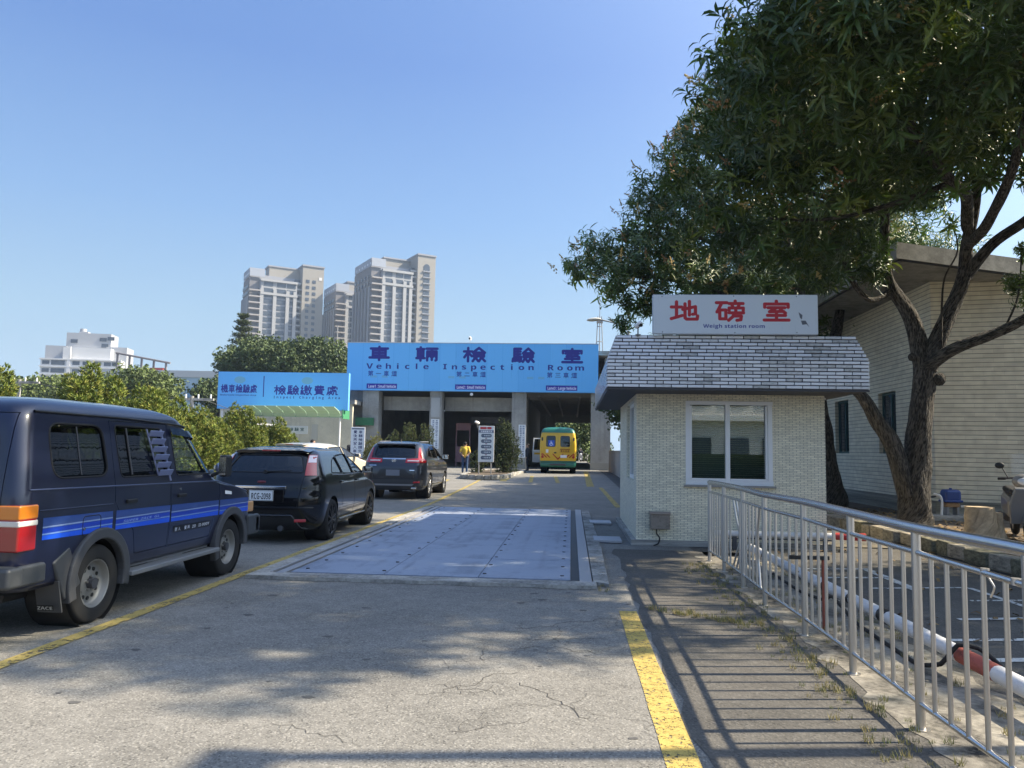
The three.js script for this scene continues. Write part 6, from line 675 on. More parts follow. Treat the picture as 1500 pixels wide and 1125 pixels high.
// ---------------------------------------------------------------- foliage beyond
function spray(seed, n, l, w) { const R = rng(seed), pos = []; for (let i = 0; i < n; i++) { const a = R() * 6.28, b = 0.25 + R() * 0.7, h = l * (0.6 + R() * 0.5), dx = Math.cos(a) * Math.sin(b) * h, dz = Math.sin(a) * Math.sin(b) * h, dy = Math.cos(b) * h, px = -Math.sin(a) * w, pz = Math.cos(a) * w; pos.push(-px, 0, -pz, px, 0, pz, dx * 0.6 + px * 0.8, dy * 0.6, dz * 0.6 + pz * 0.8, dx * 0.6 + px * 0.8, dy * 0.6, dz * 0.6 + pz * 0.8, dx, dy, dz, -px, 0, -pz); } const g = new THREE.BufferGeometry(); g.setAttribute('position', new THREE.Float32BufferAttribute(pos, 3)); g.computeVertexNormals(); return g; }
const juniSpray = spray(3, 9, 0.11, 0.013), leafTuft = (() => { const R = rng(8), pos = []; for (let i = 0; i < 9; i++) { const c = V(R() - 0.5, R() - 0.5, R() - 0.5).multiplyScalar(0.55), u = V(R() - 0.5, R() - 0.5, R() - 0.5).normalize(), v = V(R() - 0.5, R() * 0.4, R() - 0.5).cross(u).normalize(), s = 0.13 + R() * 0.09; for (const [a, b] of [[-1, 0], [0, -0.5], [1, 0], [-1, 0], [1, 0], [0, 0.5]]) { const p = c.clone().addScaledVector(u, a * s).addScaledVector(v, b * s); pos.push(p.x, p.y, p.z); } } const g = new THREE.BufferGeometry(); g.setAttribute('position', new THREE.Float32BufferAttribute(pos, 3)); g.computeVertexNormals(); return g; })();
const juni = [[0.17, 0.225, 0.03], [0.21, 0.25, 0.035], [0.12, 0.17, 0.028], [0.26, 0.265, 0.05]], darkJ = [[0.04, 0.065, 0.022], [0.055, 0.085, 0.028], [0.09, 0.11, 0.03]];
function juniper(name, label, x, z, h, w, nl, seed, cols, group, o = {}) {
  const R = rng(seed), y0 = o.y ?? gy(z), t = thing(name, label, o.cat || 'shrub', [x, y0, z], 0, group), L = [], th = o.trunk ?? 0.9;
  obj('trunk', limb([[0, -0.05, 0, 0.16], [0.06, th * 0.6, 0.03, 0.12], [-0.04, th * 1.2, 0, 0.1], [0, h * 0.7, 0, 0.04]], 9, 4, 0.1, seed), M.bark, t);
  for (let i = 0; i < nl; i++) { const a = i * 2.4 + R(), q = Math.sqrt((i + 0.5) / nl), rr = w * 0.5 * q * (0.7 + 0.4 * R()), top = h - (h - th) * (o.cone ? 0.85 : 0.55) * q * q - R() * h * 0.12, lr = (o.lobe || 0.3) * (0.8 + R() * 0.5), lx = Math.cos(a) * rr, lz = Math.sin(a) * rr, ly = top - lr * 1.5; obj('branch', limb([[0, th * 0.8, 0, 0.045], [lx * 0.7, (th + ly) / 2, lz * 0.7, 0.03], [lx, ly, lz, 0.015]], 5, 3), M.bark, t); L.push([x + lx, y0 + ly, z + lz, lr]); if (ly > th + lr * 2.4) L.push([x + lx * 0.85, y0 + ly - lr * 1.7, z + lz * 0.85, lr * 1.1]); if (ly > th + lr * 5) L.push([x + lx * 0.6, y0 + ly - lr * 3.4, z + lz * 0.6, lr * 1.2]); }
  foliage(t, 'foliage', juniSpray, M.leafM, L, o.per || 1500, [x, y0, z], cols, seed + 1, { flat: 1.75, up: 0.9, jit: 0.6, spread: 0.9, shell: true, size: o.size || 1 }); return t;
}
const JG = 'junipers behind the van';
[['lumpy yellow green juniper at the far left edge above the van roof', -13.2, -16.6, 3.0, 2.2], ['broad lumpy juniper above the rear half of the van roof', -11.3, -17.2, 3.15, 2.4], ['juniper rising above the middle of the van roof', -10.2, -17.8, 2.95, 1.9], ['wide juniper above the front of the van roof', -11.4, -20.4, 3.2, 2.7], ['juniper standing above the windscreen of the van', -10.9, -21.6, 2.75, 2.0], ['slender juniper between the van and the fee office sign', -11.6, -24.2, 2.6, 1.6], ['juniper with bare trunk in front of the fee office sign', -11.7, -26.6, 3.0, 2.0], ['small juniper with offset top under the green awning', -11.75, -30, 2.55, 1.7]].forEach(([l, x, z, h, w], i) => juniper('juniper', l, x, z, h * [1.12, 1.1, 1.0, 1.06, 1.0, 1.0, 1.0, 1.0][i], w * 1.0, 13, 500 + i * 7, juni, JG, { trunk: i > 5 ? 1.0 : 0.6, lobe: 0.25, per: 3600 }));
const CG = 'conifers before the hall';
[[-9.6, 2.5], [-9.05, 3.3], [-8.6, 3.05], [-8.15, 3.1], [-7.65, 3.0], [-10.1, 2.2]].forEach(([x, h], i) => juniper('cypress', ['short cypress next to the yellowish bush', 'tallest pointed cypress above the SUV', 'second tallest cypress in the clump above the SUV', 'pointed cypress at the middle of the clump', 'rightmost cypress of the clump by the hall column', 'small cypress at the left end of the clump'][i], x, -41 - (i % 2) * 0.7, h, 0.7, 4, 600 + i * 5, [[0.07, 0.10, 0.03], [0.1, 0.13, 0.035], [0.13, 0.14, 0.04]], CG, { cone: true, lobe: 0.2, trunk: 0.3, per: 1500, cat: 'conifer' }));
juniper('yellow_bush', 'yellowish round bush beside the tall white payment sign', -9.6, -37.2, 2.2, 1.0, 7, 640, [[0.2, 0.2, 0.04], [0.16, 0.16, 0.04]], null, { lobe: 0.28, trunk: 0.3, cat: 'bush' });
juniper('dark_juniper', 'tall dark green juniper behind the procedure board on the island', -3.55, -41.2, 3.2, 1.7, 14, 650, darkJ, null, { cone: true, lobe: 0.3, trunk: 0.3, y: gy(-41) + 0.1, cat: 'conifer' });
juniper('dark_juniper', 'low dark green juniper left of the procedure board', -4.75, -40.2, 1.3, 0.8, 5, 660, darkJ, null, { lobe: 0.26, trunk: 0.15, y: gy(-41) + 0.1, cat: 'conifer' });
function broad(name, label, x, z, h, r, seed, cols, group, o = {}) {
  const R = rng(seed), y0 = 0, t = thing(name, label, 'tree', [x, y0, z], 0, group), L = []; obj('trunk', limb([[0, -0.2, 0, r * 0.09], [0.1, h * 0.3, 0, r * 0.07], [0, h * 0.7, 0, r * 0.035]], 8, 4, 0.08, seed), M.bark, t);
  const n = o.n || 16; for (let i = 0; i < n; i++) { const a = i * 2.4 + R(), q = Math.sqrt((i + 0.5) / n), lr = r * (0.26 + R() * 0.16), lx = Math.cos(a) * r * 0.8 * q, lz = Math.sin(a) * r * 0.8 * q, ly = h - lr - (h - (o.low || h * 0.45)) * (0.85 * q * q * R() + 0.1 * R() + 0.12 * q); obj('limb', limb([[0, h * 0.35, 0, r * 0.04], [lx * 0.6, (h * 0.4 + ly) / 2, lz * 0.6, r * 0.025], [lx, ly, lz, r * 0.012]], 5, 3), M.bark, t); L.push([x + lx, y0 + ly, z + lz, lr]); }
  foliage(t, 'crown', leafTuft, M.leafM, L, (o.per || 75) / (o.size || 1) / (o.size || 1), [x, y0, z], cols, seed + 1, { flat: 0.85, jit: 1.4, size: o.size || 1, spread: 1.15 }); return t;
}
const gr = [[0.045, 0.075, 0.02], [0.06, 0.095, 0.025], [0.085, 0.12, 0.03]], gl = [[0.12, 0.16, 0.035], [0.09, 0.13, 0.03], [0.07, 0.1, 0.025]];
const BT = 'broadleaf trees beyond the yard';
broad('broadleaf_tree', 'tall dark broadleaf tree behind the left end of the fee office sign', -32, -78, 13.4, 5.0, 701, gr, BT, { size: 0.9, n: 20 }); broad('broadleaf_tree', 'rounded broadleaf tree before the left tower', -26.5, -76, 13.0, 5.0, 705, gr, BT, { size: 0.9, n: 20 }); broad('broadleaf_tree', 'lower broadleaf tree left of the hall sign with light foliage', -22.2, -74, 9.8, 2.8, 709, gl, BT, { size: 0.85 }); broad('broadleaf_tree', 'dark shrubby tree below the tall pine at the left of the fee office', -34, -72, 8.4, 3.4, 713, gr, BT, { size: 0.85, low: 1 });
broad('broadleaf_tree', 'green tree right of the steel roof frame', -37.5, -64, 8.6, 3.8, 717, gl, BT, { size: 0.85 }); broad('broadleaf_tree', 'light green tree below the steel roof frame', -43.5, -66, 8.2, 3.0, 721, gl, BT, { size: 0.85 }); broad('broadleaf_tree', 'flat topped tree at the left edge of the photo', -60, -74, 9.0, 5.5, 725, gl, BT, { size: 0.9 }); broad('broadleaf_tree', 'green tree left of the white apartment block', -52.5, -72, 8.3, 4.5, 729, gl, BT, { size: 0.9 }); broad('broadleaf_tree', 'green tree in front of the white apartment block', -46.5, -75, 7.6, 4.0, 733, gr, BT, { size: 0.9 });
broad('broadleaf_tree', 'dark tree in the gap between hall and booth', 5.2, -48, 8, 3.4, 741, gr, BT, { size: 0.75, low: 1.2 }); broad('broadleaf_tree', 'leafy tree beyond the low grey wall near the hall column', 5.0, -38, 6.2, 2.6, 745, gl, BT, { size: 0.7, low: 1.4 }); broad('broadleaf_tree', 'tree seen through the far exit of the third lane', 1.6, -108, 7.5, 4.2, 749, gl, BT, { size: 1.0, low: 1 }); broad('broadleaf_tree', 'second tree seen through the far exit of the third lane', -3.5, -112, 8, 4.2, 753, gr, BT, { size: 1.0, low: 1 }); broad('broadleaf_tree', 'shade tree right of the hall behind the crown of the mango', 8.5, -31, 8.5, 3.6, 757, gr, BT, { size: 0.8 });
{ // columnar pine
  const t = thing('norfolk_pine', 'tall pointed pine rising left of the towers', 'tree', [-36.5, 0, -82]), L = [], R = rng(760); obj('trunk', limb([[0, 0, 0, 0.35], [0, 9, 0, 0.2], [0, 16, 0, 0.04]], 8, 4), M.bark, t); for (let k = 0; k < 15; k++) { const y = 5.5 + k * 0.72, r = lerp(3.6, 0.35, k / 14); for (let i = 0; i < 7; i++) { const a = i / 7 * 6.28 + k * 0.6; obj('branch', limb([[0, y - 0.2, 0, 0.05], [Math.cos(a) * r * 0.6, y, Math.sin(a) * r * 0.6, 0.03], [Math.cos(a) * r, y + 0.35, Math.sin(a) * r, 0.015]], 4, 2), M.bark, t); for (let q = 0.35; q <= 1; q += 0.3) L.push([-36.5 + Math.cos(a) * r * q, y + 0.3 * q, -82 + Math.sin(a) * r * q, 0.26]); } }
  foliage(t, 'foliage', juniSpray, M.leafM, L, 190, [-36.5, 0, -82], darkJ, 761, { up: 1, size: 2.2, flat: 0.6 });
}
// ---------------------------------------------------------------- far buildings
const bw = S(0.33, 0.335, 0.345, { roughness: 0.9 }), bb = S(0.28, 0.265, 0.24, { roughness: 0.9 }), bd = S(0.16, 0.155, 0.165, { roughness: 0.9 }), bg2 = S(0.06, 0.075, 0.1, { roughness: 0.25 }), bs = S(0.26, 0.27, 0.30, { roughness: 0.8 });
function tower(label, x, z, ry, w, d, h, wing, arch) {
  const t = thing('apartment_tower', label, 'tower', [x, 0, z], ry, 'apartment towers'), fl = 3.2, y0 = 36, nF = Math.floor((h - 7 - y0) / fl), f = i => y0 + i * fl; // corner at the origin, front to +z, left side to -x
  const a = 5.5, b = w * 0.5, rec = w * 0.64, cut0 = 3.2;
  obj('wall', [box(w * 0.7, h, d - 4, w * 0.35 + 1, h / 2, -d / 2 - 2), box(rec - a, h - 3, 4, (rec + a) / 2, (h - 3) / 2, -2.2)], bs, t); const wg = obj('wing_wall', box(w - rec - 2.5, h + wing, d - 1, (w + rec + 2.5) / 2, (h + wing) / 2, -d / 2 + 1.0), bb, t); obj('wing_cap', box(w - rec - 1.9, 0.8, d, (w + rec + 2.5) / 2, h + wing + 0.4, -d / 2 + 1), bs, wg);
  obj('corner_core', box(a - 0.6, h - 2, d - 2, a / 2 + 0.2, (h - 2) / 2, -d / 2 - 0.8), bd, t); obj('upper_block', [box(w * 0.42, 9, d * 0.5, w * 0.5, h + 1.0, -d * 0.6)], bb, t); obj('upper_cap', box(w * 0.45, 0.7, d * 0.55, w * 0.5, h + 5.8, -d * 0.6), bs, t);
  for (let i = 0; i <= nF; i++) { obj('balcony', box(a, 0.7, 2.2, a / 2, f(i), 0.2), S(0.30, 0.28, 0.27), t); }
  const px = [a + 0.8, (a + b) / 2 + 0.6, b + 0.4, rec - 1.2]; for (const p of px) obj('pier', box(1.7, h - 8, 1.2, p, (h - 8) / 2, 0.4), bw, t); for (const y of [h - 3.4, h - 10.4]) obj('cornice', box(rec - a, 1.2, 1.5, (rec + a) / 2, y, 0.5), bw, t);
  const gw = px[1] - px[0] - 2.0, geo = box(gw, 2.1, 0.3), slab = box(gw, 0.5, 0.35); for (let k = 0; k < 3; k++) { const gx = (px[k] + px[k + 1]) / 2; for (let i = 0; i <= nF; i++) { const m = obj('window', geo, bg2, t); m.position.set(gx, f(i) + 1.5, -0.1); } }
  obj('infill', box(rec - a - 1, 6.5, 0.6, (rec + a) / 2, h - 6.9, -0.15), bw, t); for (let k = 0; k < 3; k++) for (let i = 0; i < 2; i++) { const m = obj('window', geo, bg2, t); m.position.set((px[k] + px[k + 1]) / 2, h - 8.4 + i * 3.2, 0.2); }
  const rb = box(3.2, 0.9, 1.4), rw = box(3, 1.8, 0.3); for (let i = 0; i <= nF + 2; i++) { const m = obj('balcony', rb, bw, t); m.position.set(rec + 0.9, f(i), -1.8); const q = obj('window', rw, bg2, t); q.position.set(rec + 0.9, f(i) + 1.5, -3.9); }
  const cols = arch ? [0.5] : [0.25, 0.55], wz = -d / 2 + 1 + (d - 1) / 2 + 0.05, ww = arch ? box(3.4, 2.2, 0.3) : box(1.7, 1.6, 0.3), sl = box(arch ? 4.4 : 2.1, 0.5, 0.8); for (const c of cols) for (let i = 0; i <= nF + 2; i++) { const wx = lerp(rec + 2.5, w, c); const m = obj('window', ww, bg2, t); m.position.set(wx, f(i) + 1.4, wz); if (arch) { const s = obj('sill', sl, bs, t); s.position.set(wx, f(i) + 0.1, wz + 0.3); } } if (arch) obj('arched_window', T(new THREE.CylinderGeometry(1.7, 1.7, 0.3, 20, 1, false, -Math.PI / 2, Math.PI).rotateX(-Math.PI / 2), lerp(rec + 2.5, w, 0.5), h + wing - 6, wz), bg2, t); else obj('opening', box(1.6, 1.6, 0.2, lerp(rec + 2.5, w, 0.84), h + wing - 6, wz), S(0.6, 0.6, 0.6), t);
  const fin = box(0.8, h - 12, 0.7); for (let k = 0; k < 6; k++) { const m = obj('fin', fin, bs, t); m.position.set(-0.1, (h - 12) / 2, -3 - k * (d - 4) / 5); m.rotation.y = Math.PI / 2; } const lw = box(0.3, 1.7, 2); for (let i = 0; i < 2; i++) for (let k = 0; k < 5; k++) { const m = obj('window', lw, bg2, t); m.position.set(0.1, h - 10 + i * 3.2, -3 - (k + 0.5) * (d - 4) / 5); }
  obj('roof_screen', [box(0.3, 4.2, d - 3, 0.3, h + 0.4, -d / 2), box(a + 2, 4.2, 0.3, a / 2 + 1.2, h + 0.4, -0.8)], S(0.28, 0.31, 0.37), t); for (let k = 0; k < 6; k++) obj('screen_opening', box(0.4, 1.0, 1.6, 0.3, h - 0.2, -2.4 - k * (d - 5) / 5.5), S(0.55, 0.6, 0.66), t);
}
const TR = 34 * Math.PI / 180; tower('left apartment tower with two rows of small windows on its beige wing', -164.6, -375, TR, 38, 18.6, 90, 6.5, false); tower('middle and lowest of the three apartment towers', -131, -412, TR, 32, 26, 90, 4, false); tower('right apartment tower with single column of bay windows on its beige wing', -101.3, -375, TR, 34.7, 29, 95, 7, true);
{
  const t = thing('apartment_block', 'white stepped apartment block at the far left above the junipers', 'building', [-199, 0, -300], 0.25); const wm = S(0.62, 0.62, 0.62), gm = S(0.36, 0.37, 0.39);
  obj('wall', [box(30, 35, 12, 0, 17.5, 0), box(18, 5, 10, 1.5, 37.4, -0.5)], wm, t); obj('upper_wall', [box(17, 11.5, 9, 0.5, 40.7, -4), box(8, 41, 9, 11.5, 20.5, -3.5), box(8, 6, 8, -11.5, 37.8, -3)], gm, t); obj('roof_tank', [rod([-3, 46.4, -3], [-3, 48.6, -3], 1.3, 12), box(3.5, 1, 3, -2.4, 46.8, -3)], gm, t); obj('pier', box(1.2, 40, 0.8, -4.5, 20, 6.2), wm, t); for (const y of [25.4, 28.6, 31.8, 34.8]) obj('ledge', box(30.6, 0.5, 0.9, 0, y, 6.2), wm, t);
  const g = box(2.6, 1.5, 0.3), g2 = box(5, 1.8, 0.3); for (const y of [27, 30.2, 33.4]) for (const [x, gg] of [[-13, g], [-8.5, g2], [-1.8, g], [2, g], [6.3, g], [10, g], [13, g]]) { const m = obj('window', gg, bg2, t); m.position.set(x, y, 6.05); } for (const [x, y] of [[6, 44], [9, 44.5], [6.8, 41.5], [7, 38.5], [-5, 43]]) { const m = obj('window', g, bg2, t); m.position.set(x, y, 0.6); }
  const o = thing('blue_factory', 'low pale blue industrial building behind the trees on the left', 'building', [-76, 0, -140], 0.1); obj('wall', box(24, 14, 10, 0, 7, 0), S(0.30, 0.42, 0.52), o); obj('parapet', box(24.6, 1.2, 10.4, 0, 14.4, 0), S(0.45, 0.47, 0.48), o); for (let k = 0; k < 7; k++) obj('window', box(2, 2.2, 0.2, -10 + k * 3.3, 10.5, 5.05), S(0.10, 0.22, 0.36, { roughness: 0.25 }), o);
  const p = thing('steel_roof_frame', 'sloping rusty steel roof frame on the blue industrial building', 'frame', [-80.5, 15, -138]); for (let k = 0; k < 5; k++) obj('post', box(0.3, 3.4 - k * 0.42, 0.3, -5 + k * 2.4, (3.4 - k * 0.42) / 2, 0), S(0.14, 0.13, 0.14), p); obj('beam', [rod([-5.3, 3.5, 0], [5.4, 1.65, 0], 0.22, 6)], S(0.16, 0.15, 0.16), p); obj('roof_vent', box(2.6, 0.7, 1, 3, 0.35, 0), S(0.3, 0.06, 0.05), p);
  const hs = thing('white_house', 'small white buildings below the middle tower', 'house', [-42.5, 0, -142], 0.2); obj('wall', [box(5, 18, 6, 0, 9, 0), box(3, 20.5, 4, -1, 10.2, -1)], wm, hs); obj('roof', box(5.6, 0.5, 6.6, 0, 18.3, 0), gm, hs); obj('window', box(1, 1.2, 0.2, 0.6, 16, 3.05), bg2, hs); obj('window', box(1, 1.2, 0.2, -1.2, 16, 3.05), bg2, hs); obj('antenna', rod([-2, 20, 0], [-2, 24.5, 0], 0.1), M.grey, hs);
  const h2 = thing('tiled_house', 'house with brown tiled roof left of the tall pine', 'house', [-50, 0, -112], 0.2); obj('wall', box(6, 10, 6, 0, 5, 0), S(0.5, 0.47, 0.42), h2); obj('roof', T(new THREE.ConeGeometry(5.2, 2.2, 4), 0, 11.1, 0, 0.78), S(0.22, 0.12, 0.08), h2); obj('window', box(1.4, 1.5, 0.2, 0, 7.5, 3.05), bg2, h2);
  const lowb = thing('brick_shed', 'low white and red brick shed beyond the motorcycles', 'shed', [-22.5, 0, -44]); obj('wall', box(9, 1.2, 3, 0, 0.6, 0), S(0.26, 0.10, 0.07), lowb); obj('upper_wall', box(9, 1.3, 2.9, 0, 1.85, 0), S(0.6, 0.58, 0.54), lowb); obj('roof', T(box(9.6, 0.1, 3.8, 0, 2.75, 0), 0, 0, 0), S(0.35, 0.36, 0.38), lowb); obj('window', box(1.5, 0.7, 0.1, -1, 1.95, 1.5), bg2, lowb); obj('window', box(1.5, 0.7, 0.1, 2.5, 1.95, 1.5), bg2, lowb);
  // utility poles and wires
  for (const [x, z, l, hh] of [[-36.4, -48, 'concrete utility pole at the left above the van roof with crossarm', 5.4], [-23.5, -46, 'concrete utility pole near the left end of the fee office sign', 4.3]]) { const u = thing('utility_pole', l, 'pole', [x, 0.2, z], 0, 'utility poles'); obj('pole', rod([0, 0, 0], [0, hh, 0], 0.16, 10, 0.11), M.conc, u); obj('crossarm', box(2.0, 0.14, 0.14, 0.4, hh - 0.2, 0), M.conc, u); for (const k of [-0.4, 0.4, 1.2]) obj('insulator', rod([k, hh - 0.13, 0], [k, hh + 0.12, 0], 0.05), M.white, u); }
  [[-36, 5.5, -48, -23.1, 4.4, -46], [-36.4, 5.5, -48, -62, 5.6, -52], [-35.6, 5.5, -48, -62, 4.8, -50], [-23.1, 4.4, -46, -19, 3.6, -52]].forEach(([a, b, c, d, e, f2], i) => { const w = obj('overhead_wire', tube([[a, b, c], [(a + d) / 2, (b + e) / 2 - 0.5, (c + f2) / 2], [d, e, f2]], 0.018, 16, 4), M.darkgrey); tag(w, ['thin overhead wire between the two utility poles', 'upper overhead wire running left out of the photo', 'lower overhead wire running left out of the photo', 'thin wire from the right utility pole to the fee office'][i], 'wire', 'overhead wires'); });
  // behind the camera, mirrored in the booth window: a lawn and a white office block
  struct('lawn', T(new THREE.PlaneGeometry(16, 8, 1, 1).rotateX(-Math.PI / 2 + 0.2), 13, 0.7, 12), S(0.09, 0.15, 0.03, { roughness: 1 }));
  const ob = thing('office_block', 'white office block behind the viewer mirrored in the booth window', 'building', [12, 0, 24], Math.PI); obj('wall', box(16, 7, 6, 0, 3.5, 0), S(0.6, 0.6, 0.57), ob); for (const y of [1.8, 5]) for (let k = -3; k <= 3; k++) obj('window', box(1.4, 1.3, 0.1, k * 2.2, y, 3.02), M.glassD, ob); obj('ledge', box(16.4, 0.3, 0.8, 0, 3.6, 3.2), M.white, ob); obj('cooling_unit', [box(1.1, 0.8, 0.5, 2.2, 0.9, 3.5)], M.white, ob);
}
// ---------------------------------------------------------------- people: one continuous skin meshed from tapered capsules
function figure(J, bones, box0, box1, cell) {
  const seg = bones.map(([a, b, ra, rb]) => [J[a], J[b], ra, rb]), size = Math.max(box1[0] - box0[0], box1[1] - box0[1], box1[2] - box0[2]), n = Math.min(100, Math.ceil(size / cell)), mc = new MarchingCubes(n, new THREE.MeshBasicMaterial(), false, false, 200000), c = [0, 1, 2].map(k => (box0[k] + box1[k]) / 2), hs = size / 2 * 1.08;
  for (let k = 0; k < n; k++) for (let j = 0; j < n; j++) for (let i = 0; i < n; i++) { const x = c[0] + (i / (n / 2) - 1) * hs, y = c[1] + (j / (n / 2) - 1) * hs, z = c[2] + (k / (n / 2) - 1) * hs; let d = 9; for (const [A, B, ra, rb] of seg) { const bx = B[0] - A[0], by = B[1] - A[1], bz = B[2] - A[2], px = x - A[0], py = y - A[1], pz = z - A[2], t = clamp((px * bx + py * by + pz * bz) / (bx * bx + by * by + bz * bz + 1e-9), 0, 1), q = Math.hypot(px - bx * t, py - by * t, pz - bz * t) - lerp(ra, rb, t), h = clamp(0.5 + 0.5 * (d - q) / 0.035, 0, 1); d = lerp(d, q, h) - 0.035 * h * (1 - h); } mc.field[k * n * n + j * n + i] = -d; }
  mc.isolation = 0; mc.update(); const g = new THREE.BufferGeometry(); g.setAttribute('position', new THREE.BufferAttribute(mc.positionArray.slice(0, mc.count * 3), 3)); g.setAttribute('normal', new THREE.BufferAttribute(mc.normalArray.slice(0, mc.count * 3), 3)); g.scale(hs, hs, hs); g.translate(...c); return g;
}
function person(label, pos, turn, o) {
  const t = thing('person', label, 'person', pos, turn); // faces -z
  const h = o.h || 1.7, k = h / 1.7, sit = o.sit, s = v => v.map(a => a * k);
  const J = { pelvis: [0, 0.95, 0], chest: [0, 1.27, 0], neck: [0, 1.43, 0.01], head0: [0, 1.53, -0.02], head1: [0, 1.61, -0.01], sl: [-0.18, 1.38, 0], sr: [0.18, 1.38, 0], el: [-0.25, 1.1, 0.02], er: [0.25, 1.1, 0.02], wl: [-0.24, 0.88, -0.06], wr: [0.24, 0.88, -0.06], hl: [-0.1, 0.92, 0], hr: [0.1, 0.92, 0], kl: [-0.11, 0.5, -0.02], kr: [0.11, 0.5, -0.02], al: [-0.115, 0.08, 0.03], ar: [0.115, 0.08, 0.03], tl: [-0.125, 0.035, -0.14], tr: [0.125, 0.035, -0.14], ...(o.J || {}) };
  for (const key in J) J[key] = s(J[key]);
  const mk = (bones, b0, b1, cell) => figure(J, bones.map(([a, b, c, d]) => [a, b, c * k, d * k]), s(b0), s(b1), cell);
  const all = [[-0.45, 0, -0.5], [0.45, 1.75, 0.3]];
  const skin = S(0.42, 0.26, 0.18, { roughness: 0.6 });
  const fingers = [], F = (w, e, side) => { const W = V(...J[w]), D = V(...J[w]).sub(V(...J[e])).normalize(), up = V(0, 0, -1); const pal = W.clone().addScaledVector(D, 0.05 * k); for (let f = 0; f < 4; f++) { const b = pal.clone().add(V((f - 1.5) * 0.008, 0, (f - 1.5) * 0.02).multiplyScalar(k)), m = b.clone().addScaledVector(D, 0.05 * k * [0.85, 1, 0.95, 0.75][f]), e2 = m.clone().addScaledVector(D, 0.03 * k).add(V(-side * 0.012, 0, -0.008)); fingers.push(rod(b.toArray(), m.toArray(), 0.0095 * k, 6), rod(m.toArray(), e2.toArray(), 0.008 * k, 6, 0.006 * k)); } const tb = W.clone().addScaledVector(D, 0.015 * k).addScaledVector(up, 0.03 * k); fingers.push(rod(tb.toArray(), tb.clone().addScaledVector(D, 0.045 * k).addScaledVector(up, 0.02 * k).toArray(), 0.01 * k, 6)); };
  J.pl = V(...J.wl).add(V(...J.wl).sub(V(...J.el)).normalize().multiplyScalar(0.055 * k)).toArray(); J.pr = V(...J.wr).add(V(...J.wr).sub(V(...J.er)).normalize().multiplyScalar(0.055 * k)).toArray(); F('wl', 'el', -1); F('wr', 'er', 1);
  J.n1 = [J.head0[0], J.head0[1] + 0.02 * k, J.head0[2] - 0.1 * k]; J.n0 = [J.head0[0], J.head0[1] + 0.04 * k, J.head0[2] - 0.06 * k]; J.ear1 = [J.head0[0] - 0.08 * k, J.head0[1] + 0.03 * k, J.head0[2] + 0.02 * k]; J.ear2 = [J.head0[0] + 0.08 * k, J.head0[1] + 0.03 * k, J.head0[2] + 0.02 * k];
  const body = mk([['pelvis', 'chest', 0.12, 0.13], ['chest', 'neck', 0.1, 0.055], ['neck', 'head0', 0.05, 0.07], ['head0', 'head1', 0.078, 0.095], ['n0', 'n1', 0.02, 0.014], ['ear1', 'ear1', 0.02, 0.02], ['ear2', 'ear2', 0.02, 0.02], ['sl', 'el', 0.045, 0.038], ['sr', 'er', 0.045, 0.038], ['el', 'wl', 0.038, 0.026], ['er', 'wr', 0.038, 0.026], ['wl', 'pl', 0.028, 0.032], ['wr', 'pr', 0.028, 0.032], ['hl', 'kl', 0.075, 0.05], ['hr', 'kr', 0.075, 0.05], ['kl', 'al', 0.05, 0.036], ['kr', 'ar', 0.05, 0.036], ['al', 'tl', 0.04, 0.03], ['ar', 'tr', 0.04, 0.03]], ...all, 0.02);
  obj('body', [body, ...fingers], skin, t);
  const upper = [['pelvis', 'chest', 0.15, 0.165], ['sl', 'sr', 0.085, 0.085], ['chest', 'neck', 0.14, 0.06]]; if (o.sleeve === 'long') upper.push(['sl', 'el', 0.07, 0.055], ['sr', 'er', 0.07, 0.055], ['el', 'wl', 0.055, 0.04], ['er', 'wr', 0.055, 0.04]); else { J.ml = V(...J.sl).lerp(V(...J.el), 0.75).toArray(); J.mr = V(...J.sr).lerp(V(...J.er), 0.75).toArray(); upper.push(['sl', 'ml', 0.075, 0.068], ['sr', 'mr', 0.075, 0.068]); }
  obj('shirt', mk(upper, ...all, 0.02), S(...o.shirt, { roughness: 0.9 }), t); obj('trousers', mk([['hl', 'hr', 0.115, 0.115], ['pelvis', 'hl', 0.13, 0.1], ['pelvis', 'hr', 0.13, 0.1], ['hl', 'kl', 0.1, 0.072], ['hr', 'kr', 0.1, 0.072], ['kl', 'al', 0.07, 0.058], ['kr', 'ar', 0.07, 0.058]], ...all, 0.02), S(...o.legs, { roughness: 0.95 }), t);
  obj('shoe', mk([['al', 'tl', 0.045, 0.038]], ...all, 0.018), S(...o.shoes, { roughness: 0.7 }), t); obj('shoe', mk([['ar', 'tr', 0.045, 0.038]], ...all, 0.018), S(...o.shoes, { roughness: 0.7 }), t);
  const H = J.head1, hg = new THREE.SphereGeometry((o.helmet ? 0.135 : 0.107) * k, 16, 12).scale(0.92, 0.95, 1.08); hg.translate(H[0], H[1] + 0.012 * k, H[2] + 0.022 * k); obj(o.helmet ? 'helmet' : 'hair', hg, S(...(o.hair || [0.015, 0.013, 0.012]), { roughness: o.helmet ? 0.3 : 0.9 }), t);
  for (const e of [-1, 1]) obj('eye', T(new THREE.SphereGeometry(0.012 * k, 8, 6), J.head0[0] + e * 0.033 * k, J.head0[1] + 0.045 * k, J.head0[2] - 0.075 * k), M.black, t); obj('mouth', rbox(0.045 * k, 0.01 * k, 0.01 * k, 0.003, J.head0[0], J.head0[1] - 0.03 * k, J.head0[2] - 0.075 * k), S(0.3, 0.1, 0.08), t);
  return t;
}
